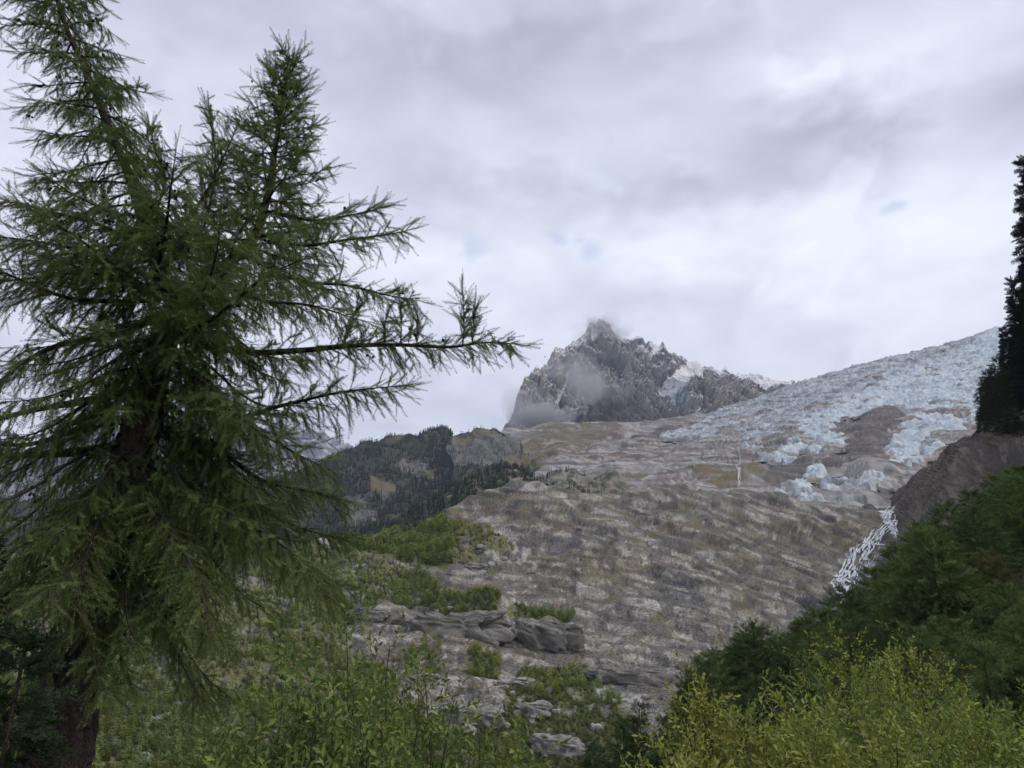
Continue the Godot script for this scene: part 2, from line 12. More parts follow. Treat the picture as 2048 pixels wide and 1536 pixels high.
const PEAK := [[-130,751,-3050,-118,757,-3050,-106,762,-3050,-93,768,-3050,-81,773,-3050,-69,779,-3050,-57,784,-3050,-45,790,-3050,-33,795,-3050,-20,801,-3050,-8,806,-3050,4,812,-3050,16,817,-3050,29,823,-3050,41,825,-3050,53,826,-3050,65,827,-3050,78,828,-3050,90,829,-3050,102,830,-3050,115,832,-3050,127,833,-3050,139,834,-3050,151,835,-3050,164,837,-3054,177,839,-3060,189,842,-3066,202,845,-3072,215,847,-3078,228,850,-3084,241,853,-3090,254,855,-3096,267,858,-3102,280,861,-3108,293,864,-3114,306,866,-3120,319,869,-3126,332,872,-3132,346,874,-3138,359,877,-3144,373,880,-3150,386,883,-3159,400,887,-3168,414,891,-3177,429,894,-3186,443,898,-3195,456,900,-3199,469,900,-3196,481,901,-3194,494,901,-3191,506,901,-3188,519,902,-3186,531,902,-3183,544,902,-3181,556,903,-3178,569,903,-3176,581,903,-3173,594,904,-3171,606,904,-3168,618,904,-3165,631,905,-3163,643,905,-3160,655,905,-3158,668,906,-3155,680,906,-3153,692,906,-3150,705,908,-3150,718,910,-3150,731,912,-3150,744,914,-3150,756,915,-3150,769,917,-3150,782,919,-3150,795,921,-3150,808,922,-3150,821,924,-3150,834,926,-3150,847,928,-3150,860,929,-3150,873,931,-3150,886,933,-3150,899,935,-3150,912,937,-3150,924,938,-3150,937,940,-3150,950,942,-3150,963,944,-3150,976,945,-3150,989,947,-3150,1002,949,-3150,1015,951,-3150,1028,953,-3150,1041,954,-3150,1054,956,-3150,1067,958,-3150,1080,960,-3150,1093,961,-3150,1106,963,-3150,1119,965,-3150,1132,967,-3150,1145,969,-3150,1158,970,-3150,1171,972,-3150,1184,974,-3150,1198,976,-3150,1211,978,-3150,1224,979,-3150,1237,981,-3150,1250,983,-3150,1263,985,-3150,1276,986,-3150,1289,988,-3150,1302,990,-3150,1315,992,-3150,1328,994,-3150,1341,995,-3150], [-133,780,-3123,-121,786,-3123,-108,792,-3123,-96,798,-3123,-83,804,-3123,-71,811,-3123,-58,818,-3123,-46,825,-3123,-33,832,-3123,-21,840,-3123,-8,848,-3124,4,856,-3124,17,864,-3124,29,872,-3125,42,877,-3126,55,880,-3127,67,884,-3128,80,888,-3129,93,891,-3130,105,895,-3131,118,897,-3133,131,901,-3135,144,904,-3136,157,906,-3138,170,910,-3143,183,915,-3151,196,919,-3158,209,923,-3166,223,928,-3173,236,932,-3181,250,937,-3189,263,941,-3197,277,946,-3205,291,950,-3213,305,955,-3221,319,959,-3228,333,963,-3236,347,967,-3243,361,971,-3250,375,974,-3257,389,977,-3263,403,981,-3272,417,984,-3280,432,987,-3287,446,989,-3295,460,992,-3302,474,993,-3304,487,992,-3300,500,991,-3297,513,990,-3293,525,989,-3289,538,989,-3286,551,988,-3282,564,987,-3279,576,987,-3275,589,986,-3272,602,986,-3268,614,985,-3264,627,984,-3261,640,983,-3258,652,983,-3254,665,982,-3251,677,981,-3248,690,981,-3245,702,980,-3242,715,979,-3239,728,980,-3238,741,981,-3238,754,981,-3237,767,982,-3237,781,983,-3236,794,983,-3236,807,984,-3235,820,985,-3234,833,986,-3234,846,987,-3233,859,987,-3233,872,988,-3232,885,989,-3231,898,990,-3231,911,991,-3230,924,992,-3229,937,993,-3229,950,994,-3228,964,995,-3227,977,996,-3227,990,998,-3226,1003,999,-3225,1016,1000,-3225,1029,1001,-3224,1042,1003,-3223,1055,1004,-3223,1068,1005,-3222,1081,1006,-3221,1094,1007,-3221,1107,1008,-3220,1120,1009,-3219,1133,1010,-3218,1146,1011,-3218,1159,1012,-3217,1172,1013,-3216,1185,1013,-3216,1198,1014,-3215,1211,1015,-3214,1224,1016,-3214,1237,1016,-3213,1250,1017,-3212,1263,1018,-3212,1276,1019,-3211,1289,1019,-3210,1302,1020,-3210,1315,1021,-3209,1328,1022,-3209,1341,1023,-3208,1354,1024,-3208,1367,1025,-3207], [-137,810,-3202,-124,816,-3202,-111,823,-3202,-98,830,-3202,-86,837,-3202,-73,845,-3202,-60,854,-3202,-47,863,-3202,-34,872,-3202,-21,882,-3202,-9,892,-3202,4,902,-3203,17,913,-3204,30,923,-3205,43,931,-3207,56,938,-3209,69,945,-3211,83,951,-3213,96,957,-3216,109,963,-3219,122,968,-3222,135,973,-3225,149,978,-3228,162,983,-3232,176,989,-3239,189,995,-3247,203,1001,-3256,217,1008,-3266,231,1014,-3275,245,1020,-3285,260,1027,-3295,274,1033,-3305,288,1040,-3315,303,1046,-3325,318,1053,-3335,332,1059,-3344,347,1065,-3354,362,1070,-3362,376,1075,-3370,391,1079,-3378,406,1082,-3384,421,1086,-3392,435,1088,-3399,450,1090,-3405,465,1092,-3411,479,1093,-3416,493,1092,-3416,506,1090,-3411,520,1088,-3407,533,1086,-3402,546,1084,-3397,559,1082,-3393,572,1080,-3388,585,1079,-3384,598,1077,-3379,611,1075,-3374,624,1074,-3370,637,1072,-3365,650,1070,-3361,663,1068,-3356,675,1066,-3352,688,1064,-3348,701,1062,-3344,714,1060,-3340,727,1059,-3337,740,1057,-3334,753,1056,-3332,766,1056,-3331,780,1055,-3330,793,1055,-3329,806,1055,-3328,820,1054,-3327,833,1054,-3326,846,1054,-3325,859,1053,-3324,873,1053,-3322,886,1053,-3321,899,1053,-3320,912,1053,-3318,926,1053,-3317,939,1053,-3316,952,1053,-3314,965,1053,-3313,978,1053,-3311,991,1054,-3310,1005,1054,-3309,1018,1055,-3307,1031,1056,-3306,1044,1056,-3304,1057,1057,-3303,1071,1058,-3302,1084,1058,-3300,1097,1059,-3299,1110,1059,-3297,1123,1059,-3296,1136,1060,-3295,1149,1060,-3293,1162,1060,-3292,1175,1060,-3290,1188,1060,-3289,1201,1059,-3288,1214,1059,-3286,1227,1059,-3285,1240,1058,-3283,1253,1058,-3282,1266,1058,-3281,1279,1057,-3279,1291,1057,-3278,1304,1056,-3276,1317,1056,-3275,1330,1056,-3274,1343,1055,-3272,1356,1055,-3271,1369,1055,-3270,1382,1055,-3269,1395,1056,-3268], [-140,842,-3282,-127,848,-3282,-114,855,-3282,-101,863,-3282,-88,871,-3282,-75,881,-3282,-62,891,-3282,-48,902,-3282,-35,913,-3282,-22,925,-3283,-9,938,-3283,4,951,-3284,18,964,-3285,31,977,-3287,45,988,-3290,58,998,-3293,72,1008,-3296,85,1017,-3300,99,1026,-3304,112,1035,-3308,126,1042,-3313,140,1050,-3318,154,1057,-3323,168,1064,-3329,182,1072,-3337,196,1081,-3347,211,1089,-3358,225,1097,-3369,240,1105,-3380,255,1114,-3391,270,1122,-3403,285,1131,-3415,300,1140,-3427,315,1149,-3440,331,1157,-3452,346,1165,-3463,362,1173,-3474,377,1180,-3484,393,1186,-3494,408,1191,-3502,423,1195,-3509,439,1198,-3516,454,1200,-3521,469,1201,-3526,484,1201,-3530,499,1201,-3533,513,1198,-3531,527,1195,-3526,540,1191,-3520,554,1188,-3514,567,1184,-3508,581,1182,-3503,594,1178,-3497,607,1176,-3491,621,1173,-3485,634,1169,-3480,647,1167,-3474,660,1164,-3468,673,1161,-3463,686,1158,-3457,699,1154,-3452,712,1151,-3448,725,1148,-3443,739,1145,-3439,752,1142,-3435,765,1139,-3431,778,1137,-3429,792,1135,-3428,806,1134,-3426,819,1132,-3424,833,1130,-3423,846,1129,-3421,860,1127,-3419,873,1126,-3418,887,1124,-3416,900,1123,-3414,914,1122,-3412,927,1120,-3410,940,1119,-3408,954,1118,-3406,967,1117,-3404,980,1116,-3401,994,1116,-3399,1007,1115,-3397,1020,1115,-3395,1034,1115,-3393,1047,1115,-3391,1060,1115,-3389,1073,1115,-3386,1087,1115,-3384,1100,1115,-3382,1113,1115,-3380,1126,1115,-3378,1140,1114,-3376,1153,1114,-3374,1166,1113,-3371,1179,1112,-3369,1192,1111,-3367,1205,1110,-3365,1218,1109,-3363,1231,1108,-3361,1244,1106,-3359,1257,1105,-3356,1269,1103,-3354,1282,1102,-3352,1295,1100,-3350,1308,1098,-3348,1321,1097,-3346,1333,1095,-3344,1346,1094,-3341,1359,1092,-3339,1372,1091,-3337,1384,1090,-3336,1397,1089,-3334,1410,1088,-3333,1423,1088,-3331], [-144,874,-3364,-130,881,-3364,-117,888,-3364,-104,897,-3364,-90,907,-3364,-77,917,-3364,-63,929,-3364,-50,942,-3364,-36,955,-3364,-23,970,-3365,-9,985,-3366,5,1001,-3367,18,1017,-3369,32,1034,-3371,46,1048,-3374,60,1061,-3378,74,1074,-3383,88,1086,-3388,102,1098,-3393,116,1110,-3399,130,1120,-3406,145,1130,-3412,159,1140,-3419,174,1149,-3427,188,1159,-3437,203,1170,-3448,218,1180,-3460,234,1191,-3473,249,1201,-3486,264,1212,-3500,280,1223,-3514,296,1235,-3528,312,1246,-3542,328,1257,-3557,344,1268,-3571,361,1278,-3584,377,1288,-3597,393,1297,-3609,410,1304,-3619,426,1310,-3628,442,1314,-3635,458,1317,-3641,473,1318,-3646,489,1318,-3649,504,1317,-3651,519,1314,-3652,534,1311,-3649,548,1305,-3642,561,1300,-3635,575,1295,-3628,589,1290,-3621,603,1286,-3614,616,1282,-3607,630,1278,-3601,644,1274,-3594,657,1269,-3587,670,1265,-3580,684,1260,-3573,697,1256,-3567,711,1252,-3560,724,1247,-3555,737,1243,-3549,751,1238,-3544,764,1233,-3539,777,1229,-3534,791,1225,-3530,805,1221,-3528,818,1219,-3525,832,1215,-3523,846,1212,-3521,860,1210,-3519,874,1207,-3517,887,1204,-3514,901,1201,-3512,915,1198,-3509,928,1196,-3507,942,1193,-3504,955,1191,-3501,969,1188,-3499,982,1186,-3496,996,1184,-3493,1009,1183,-3490,1023,1181,-3487,1036,1180,-3484,1050,1179,-3481,1063,1178,-3478,1077,1177,-3476,1090,1176,-3473,1103,1176,-3470,1117,1175,-3467,1130,1175,-3464,1143,1174,-3461,1157,1173,-3458,1170,1172,-3455,1183,1170,-3452,1196,1169,-3449,1209,1167,-3447,1222,1165,-3444,1235,1163,-3441,1248,1160,-3438,1261,1158,-3435,1274,1155,-3432,1287,1153,-3429,1299,1150,-3426,1312,1147,-3423,1325,1144,-3420,1338,1141,-3418,1350,1138,-3415,1363,1135,-3412,1375,1133,-3409,1388,1130,-3406,1401,1128,-3404,1414,1125,-3401,1426,1123,-3399,1439,1122,-3397,1452,1120,-3395], [-147,906,-3447,-134,914,-3447,-120,922,-3447,-106,931,-3447,-92,942,-3447,-79,954,-3447,-65,967,-3447,-51,982,-3447,-37,998,-3447,-23,1015,-3448,-9,1033,-3449,5,1052,-3450,19,1073,-3453,33,1093,-3456,47,1111,-3460,61,1128,-3465,76,1144,-3471,90,1160,-3477,105,1174,-3484,120,1190,-3492,134,1200,-3500,149,1214,-3508,164,1226,-3517,180,1238,-3526,195,1252,-3538,210,1266,-3551,226,1278,-3564,242,1290,-3579,258,1302,-3594,274,1315,-3610,291,1329,-3626,307,1344,-3642,324,1357,-3658,341,1371,-3675,358,1385,-3691,375,1398,-3707,393,1411,-3722,410,1422,-3735,427,1431,-3746,444,1437,-3756,460,1443,-3763,477,1445,-3769,493,1444,-3772,509,1443,-3774,524,1439,-3774,540,1434,-3772,555,1429,-3767,569,1421,-3760,583,1415,-3752,597,1408,-3744,611,1402,-3736,625,1396,-3728,639,1391,-3719,653,1386,-3711,667,1380,-3703,681,1372,-3695,695,1368,-3687,708,1362,-3680,722,1356,-3672,735,1350,-3665,749,1344,-3658,763,1340,-3652,776,1332,-3646,790,1325,-3640,804,1320,-3635,817,1315,-3631,831,1310,-3628,845,1306,-3625,859,1301,-3622,874,1296,-3619,888,1292,-3616,902,1288,-3613,916,1284,-3611,929,1280,-3608,943,1275,-3604,957,1272,-3601,971,1268,-3598,984,1264,-3594,998,1260,-3591,1012,1257,-3587,1025,1254,-3583,1039,1252,-3580,1053,1250,-3576,1066,1247,-3572,1080,1245,-3569,1093,1243,-3565,1107,1242,-3561,1120,1240,-3558,1134,1239,-3554,1147,1238,-3550,1161,1236,-3547,1174,1235,-3543,1187,1233,-3539,1201,1231,-3536,1214,1229,-3532,1227,1226,-3528,1240,1224,-3525,1253,1220,-3521,1266,1217,-3518,1279,1213,-3514,1292,1210,-3510,1305,1206,-3507,1317,1202,-3503,1330,1198,-3499,1343,1194,-3496,1355,1189,-3492,1368,1185,-3488,1380,1181,-3485,1393,1177,-3481,1405,1173,-3477,1418,1169,-3474,1430,1165,-3470,1443,1161,-3467,1456,1159,-3465,1469,1156,-3462,1482,1154,-3460], [-151,934,-3531,-137,943,-3531,-123,953,-3531,-109,964,-3531,-95,975,-3531,-81,988,-3531,-67,1002,-3531,-52,1017,-3531,-38,1036,-3531,-24,1056,-3532,-10,1077,-3533,5,1100,-3535,19,1132,-3538,34,1162,-3542,49,1186,-3547,63,1210,-3553,78,1223,-3559,93,1242,-3567,108,1259,-3576,124,1278,-3585,139,1282,-3594,154,1300,-3605,170,1313,-3615,186,1332,-3627,202,1353,-3640,218,1374,-3654,234,1387,-3670,251,1397,-3686,267,1407,-3703,284,1422,-3720,302,1438,-3739,319,1459,-3757,337,1473,-3776,355,1489,-3795,373,1507,-3813,391,1525,-3831,409,1548,-3847,427,1566,-3862,445,1573,-3874,463,1580,-3885,480,1591,-3893,497,1593,-3897,513,1585,-3900,530,1583,-3900,545,1568,-3898,561,1560,-3894,576,1551,-3887,590,1541,-3879,605,1533,-3869,620,1525,-3860,634,1517,-3851,649,1513,-3842,663,1509,-3833,677,1504,-3823,691,1494,-3814,705,1476,-3805,719,1476,-3796,733,1470,-3787,747,1462,-3778,761,1455,-3770,775,1449,-3762,789,1451,-3755,802,1432,-3749,816,1420,-3743,830,1415,-3737,845,1412,-3732,858,1400,-3728,873,1399,-3725,887,1390,-3721,901,1381,-3718,916,1377,-3715,930,1374,-3711,944,1371,-3708,959,1365,-3704,972,1354,-3700,986,1349,-3696,1000,1344,-3692,1014,1343,-3688,1028,1334,-3684,1041,1329,-3679,1055,1324,-3675,1069,1326,-3670,1083,1326,-3666,1096,1316,-3662,1110,1314,-3657,1123,1308,-3653,1137,1309,-3648,1151,1305,-3644,1165,1304,-3639,1178,1302,-3635,1192,1302,-3631,1205,1300,-3626,1219,1298,-3622,1232,1295,-3617,1245,1291,-3613,1259,1287,-3608,1272,1283,-3604,1285,1278,-3599,1297,1272,-3595,1310,1267,-3591,1323,1263,-3586,1336,1259,-3582,1349,1254,-3577,1361,1248,-3573,1374,1245,-3568,1386,1236,-3564,1398,1230,-3560,1411,1224,-3555,1423,1219,-3551,1435,1213,-3546,1448,1208,-3542,1460,1203,-3538,1473,1198,-3534,1485,1193,-3531,1498,1189,-3528,1511,1185,-3525], [-155,959,-3615,-140,971,-3615,-126,982,-3615,-112,995,-3615,-97,1007,-3615,-83,1020,-3615,-68,1033,-3615,-54,1050,-3615,-39,1072,-3615,-24,1094,-3616,-10,1117,-3618,5,1145,-3620,20,1196,-3623,35,1237,-3628,50,1269,-3634,65,1302,-3641,81,1309,-3649,96,1331,-3658,112,1351,-3668,127,1375,-3679,143,1365,-3690,159,1390,-3702,175,1401,-3715,192,1430,-3728,209,1462,-3743,226,1493,-3758,243,1504,-3776,260,1511,-3794,277,1516,-3813,295,1532,-3832,313,1552,-3853,331,1579,-3873,349,1593,-3894,368,1612,-3915,387,1636,-3936,406,1659,-3955,426,1698,-3974,445,1724,-3990,464,1729,-4004,482,1737,-4015,501,1757,-4023,518,1756,-4027,535,1738,-4028,551,1736,-4027,567,1704,-4023,582,1691,-4016,598,1679,-4008,612,1664,-3998,627,1656,-3988,642,1646,-3978,657,1636,-3967,672,1635,-3957,687,1636,-3947,702,1631,-3936,716,1615,-3926,729,1583,-3916,744,1589,-3905,758,1584,-3895,772,1573,-3886,787,1564,-3876,801,1559,-3868,817,1572,-3860,829,1538,-3852,843,1518,-3846,857,1514,-3840,872,1514,-3835,886,1494,-3830,901,1497,-3826,915,1483,-3822,929,1469,-3818,944,1465,-3814,959,1463,-3810,974,1462,-3806,988,1454,-3801,1001,1436,-3797,1016,1430,-3792,1030,1423,-3787,1044,1425,-3782,1057,1409,-3777,1071,1403,-3772,1085,1395,-3767,1100,1403,-3762,1115,1407,-3757,1127,1387,-3751,1141,1386,-3746,1154,1375,-3741,1169,1380,-3736,1182,1371,-3731,1196,1370,-3725,1210,1369,-3720,1224,1370,-3715,1237,1367,-3710,1251,1366,-3705,1264,1363,-3699,1278,1357,-3694,1291,1350,-3689,1304,1345,-3684,1316,1337,-3678,1329,1330,-3673,1342,1323,-3668,1355,1318,-3663,1367,1313,-3658,1380,1307,-3652,1393,1299,-3647,1406,1300,-3642,1417,1284,-3637,1429,1276,-3632,1442,1269,-3626,1454,1262,-3621,1466,1255,-3616,1478,1248,-3611,1490,1241,-3606,1503,1234,-3602,1515,1228,-3598,1528,1221,-3594,1541,1215,-3591], [-159,987,-3700,-144,1001,-3700,-129,1014,-3700,-114,1028,-3700,-100,1041,-3700,-85,1055,-3700,-70,1068,-3700,-55,1086,-3700,-40,1111,-3700,-25,1136,-3702,-10,1162,-3703,5,1195,-3706,20,1260,-3710,36,1312,-3715,51,1350,-3722,67,1392,-3730,83,1395,-3739,99,1422,-3750,115,1444,-3761,131,1472,-3773,147,1453,-3786,164,1484,-3800,181,1494,-3815,198,1532,-3830,216,1573,-3846,234,1613,-3864,251,1624,-3883,269,1629,-3902,287,1631,-3923,305,1648,-3945,324,1671,-3967,343,1706,-3990,362,1719,-4013,382,1742,-4037,402,1771,-4059,422,1799,-4081,443,1851,-4102,463,1887,-4119,482,1889,-4134,502,1897,-4146,521,1926,-4155,539,1923,-4158,556,1895,-4158,573,1893,-4154,588,1848,-4149,604,1829,-4140,620,1814,-4130,635,1794,-4119,650,1786,-4108,665,1774,-4096,680,1762,-4085,696,1763,-4073,712,1767,-4062,727,1761,-4050,741,1740,-4038,754,1697,-4027,770,1707,-4016,784,1702,-4005,799,1689,-3994,813,1678,-3983,828,1673,-3974,844,1695,-3965,856,1648,-3957,870,1621,-3950,885,1617,-3943,900,1620,-3938,914,1592,-3932,930,1598,-3927,944,1579,-3923,958,1561,-3918,973,1556,-3914,988,1556,-3909,1004,1556,-3904,1018,1546,-3899,1031,1521,-3894,1046,1513,-3889,1060,1505,-3883,1075,1509,-3878,1088,1488,-3872,1102,1480,-3866,1115,1469,-3860,1131,1483,-3854,1146,1489,-3848,1158,1461,-3842,1172,1460,-3836,1185,1445,-3830,1200,1452,-3824,1213,1440,-3818,1227,1439,-3812,1241,1438,-3806,1256,1440,-3800,1269,1437,-3794,1283,1436,-3788,1297,1431,-3782,1310,1423,-3776,1323,1415,-3770,1336,1408,-3764,1348,1398,-3758,1361,1388,-3752,1374,1380,-3746,1387,1375,-3740,1399,1369,-3734,1412,1362,-3728,1424,1352,-3722,1438,1355,-3716,1449,1333,-3710,1461,1324,-3704,1473,1315,-3698,1485,1306,-3692,1497,1297,-3686,1509,1288,-3680,1521,1280,-3675,1533,1272,-3670,1545,1263,-3665,1558,1255,-3661,1570,1248,-3658], [-159,897,-3820,-144,911,-3820,-129,924,-3820,-114,938,-3820,-100,951,-3820,-85,965,-3820,-70,978,-3820,-55,996,-3820,-40,1021,-3820,-25,1046,-3822,-10,1072,-3823,5,1105,-3826,20,1170,-3830,36,1222,-3835,51,1260,-3842,67,1302,-3850,83,1305,-3859,99,1332,-3870,115,1354,-3881,131,1382,-3893,147,1363,-3906,164,1394,-3920,181,1404,-3935,198,1442,-3950,216,1483,-3966,234,1523,-3984,251,1534,-4003,269,1539,-4022,287,1541,-4043,305,1558,-4065,324,1581,-4087,343,1616,-4110,362,1629,-4133,382,1652,-4157,402,1681,-4179,422,1709,-4201,443,1761,-4222,463,1797,-4239,482,1799,-4254,502,1807,-4266,521,1836,-4275,539,1833,-4278,556,1805,-4278,573,1803,-4274,588,1758,-4269,604,1739,-4260,620,1724,-4250,635,1704,-4239,650,1696,-4228,665,1684,-4216,680,1672,-4205,696,1673,-4193,712,1677,-4182,727,1671,-4170,741,1650,-4158,754,1607,-4147,770,1617,-4136,784,1612,-4125,799,1599,-4114,813,1588,-4103,828,1583,-4094,844,1605,-4085,856,1558,-4077,870,1531,-4070,885,1527,-4063,900,1530,-4058,914,1502,-4052,930,1508,-4047,944,1489,-4043,958,1471,-4038,973,1466,-4034,988,1466,-4029,1004,1466,-4024,1018,1456,-4019,1031,1431,-4014,1046,1423,-4009,1060,1415,-4003,1075,1419,-3998,1088,1398,-3992,1102,1390,-3986,1115,1379,-3980,1131,1393,-3974,1146,1399,-3968,1158,1371,-3962,1172,1370,-3956,1185,1355,-3950,1200,1362,-3944,1213,1350,-3938,1227,1349,-3932,1241,1348,-3926,1256,1350,-3920,1269,1347,-3914,1283,1346,-3908,1297,1341,-3902,1310,1333,-3896,1323,1325,-3890,1336,1318,-3884,1348,1308,-3878,1361,1298,-3872,1374,1290,-3866,1387,1285,-3860,1399,1279,-3854,1412,1272,-3848,1424,1262,-3842,1438,1265,-3836,1449,1243,-3830,1461,1234,-3824,1473,1225,-3818,1485,1216,-3812,1497,1207,-3806,1509,1198,-3800,1521,1190,-3795,1533,1182,-3790,1545,1173,-3785,1558,1165,-3781,1570,1158,-3778], [-159,197,-4320,-144,211,-4320,-129,224,-4320,-114,238,-4320,-100,251,-4320,-85,265,-4320,-70,278,-4320,-55,296,-4320,-40,321,-4320,-25,346,-4322,-10,372,-4323,5,405,-4326,20,470,-4330,36,522,-4335,51,560,-4342,67,602,-4350,83,605,-4359,99,632,-4370,115,654,-4381,131,682,-4393,147,663,-4406,164,694,-4420,181,704,-4435,198,742,-4450,216,783,-4466,234,823,-4484,251,834,-4503,269,839,-4522,287,841,-4543,305,858,-4565,324,881,-4587,343,916,-4610,362,929,-4633,382,952,-4657,402,981,-4679,422,1009,-4701,443,1061,-4722,463,1097,-4739,482,1099,-4754,502,1107,-4766,521,1136,-4775,539,1133,-4778,556,1105,-4778,573,1103,-4774,588,1058,-4769,604,1039,-4760,620,1024,-4750,635,1004,-4739,650,996,-4728,665,984,-4716,680,972,-4705,696,973,-4693,712,977,-4682,727,971,-4670,741,950,-4658,754,907,-4647,770,917,-4636,784,912,-4625,799,899,-4614,813,888,-4603,828,883,-4594,844,905,-4585,856,858,-4577,870,831,-4570,885,827,-4563,900,830,-4558,914,802,-4552,930,808,-4547,944,789,-4543,958,771,-4538,973,766,-4534,988,766,-4529,1004,766,-4524,1018,756,-4519,1031,731,-4514,1046,723,-4509,1060,715,-4503,1075,719,-4498,1088,698,-4492,1102,690,-4486,1115,679,-4480,1131,693,-4474,1146,699,-4468,1158,671,-4462,1172,670,-4456,1185,655,-4450,1200,662,-4444,1213,650,-4438,1227,649,-4432,1241,648,-4426,1256,650,-4420,1269,647,-4414,1283,646,-4408,1297,641,-4402,1310,633,-4396,1323,625,-4390,1336,618,-4384,1348,608,-4378,1361,598,-4372,1374,590,-4366,1387,585,-4360,1399,579,-4354,1412,572,-4348,1424,562,-4342,1438,565,-4336,1449,543,-4330,1461,534,-4324,1473,525,-4318,1485,516,-4312,1497,507,-4306,1509,498,-4300,1521,490,-4295,1533,482,-4290,1545,473,-4285,1558,465,-4281,1570,458,-4278]]
const PEAK_SNOW := [[0.5101,0.4302,0.5507,0.5402,0.5797,0.6751,0.6058,0.8084,0.6464,0.802,0.6493,0.6919,0.6174,0.5867,0.6,0.4861,0.5681,0.389,0.5362,0.4113], [0.7826,0.794,0.8696,0.7979,0.9058,0.7641,0.8696,0.5479,0.8116,0.6031], [0.4855,0.6908,0.5101,0.7656,0.5246,0.7738,0.5188,0.7315,0.4928,0.6508], [0.2145,0.4135,0.229,0.4601,0.2536,0.5596,0.2609,0.5399,0.2348,0.4219,0.2203,0.3872], [0.6957,0.8068,0.7826,0.7788,0.8551,0.7649,0.8261,0.5402,0.7681,0.6871,0.7101,0.7273], [0.3188,0.7347,0.3478,0.721,0.3551,0.7116,0.3261,0.6976], [0.2609,0.768,0.3043,0.7587,0.3072,0.7258,0.2754,0.7305]]
const PEAK_ICE := [[0.5478,0.4051,0.5884,0.4385,0.5797,0.3466,0.5681,0.3099,0.5565,0.3348]]
const SPUR := [[184.2,810.3,-2850,241.8,811.4,-2850,299.4,812.5,-2850,357,813.5,-2850,401.2,814.4,-2850,433.8,815,-2850,491.5,816,-2850,549.2,817.1,-2850,626.1,818.5,-2850,722.2,820.3,-2850], [186.7,827.9,-2886.4,245.5,835.5,-2890,304.7,847.1,-2893.6,364.4,862.9,-2897.2,410.3,873,-2900,443,865.9,-2898,500.7,855.9,-2894.4,558.3,848.4,-2890.8,634.9,841.3,-2886,730.3,834.9,-2880], [189.2,845.7,-2922.9,249.3,860,-2930.1,310.1,882.6,-2937.3,371.9,913.8,-2944.5,419.5,933.6,-2950,452.3,918.5,-2945.9,509.9,896.9,-2938.7,567.4,880.4,-2931.5,643.7,864.4,-2921.9,738.4,849.7,-2909.9], [191.7,863.7,-2959.3,253.1,884.8,-2970.1,315.5,918.8,-2980.9,379.4,966.1,-2991.7,428.8,996.3,-3000,461.6,972.6,-2993.9,519.3,938.8,-2983.1,576.6,913.1,-2972.3,652.6,887.9,-2957.9,746.6,864.7,-2939.9], [194.3,881.9,-2995.8,256.9,910.1,-3010.2,321,955.9,-3024.6,387,1019.9,-3039,438.1,1061,-3050,471,1028.3,-3041.8,528.6,981.8,-3027.4,585.8,946.4,-3013,661.4,911.8,-2993.8,754.7,879.7,-2969.8], [196.8,900.3,-3032.2,260.6,935.8,-3050.2,326.4,993.7,-3068.2,394.6,1075.3,-3086.2,447.6,1127.7,-3100,480.5,1085.6,-3089.8,538.1,1025.8,-3071.8,595.1,980.3,-3053.8,670.3,936,-3029.8,762.8,894.9,-2999.8], [196.8,860.3,-3092.2,260.6,895.8,-3110.2,326.4,953.7,-3128.2,394.6,1035.3,-3146.2,447.6,1087.7,-3160,480.5,1045.6,-3149.8,538.1,985.8,-3131.8,595.1,940.3,-3113.8,670.3,896,-3089.8,762.8,854.9,-3059.8], [196.8,660.3,-3242.2,260.6,695.8,-3260.2,326.4,753.7,-3278.2,394.6,835.3,-3296.2,447.6,887.7,-3310,480.5,845.6,-3299.8,538.1,785.8,-3281.8,595.1,740.3,-3263.8,670.3,696,-3239.8,762.8,654.9,-3209.8]]
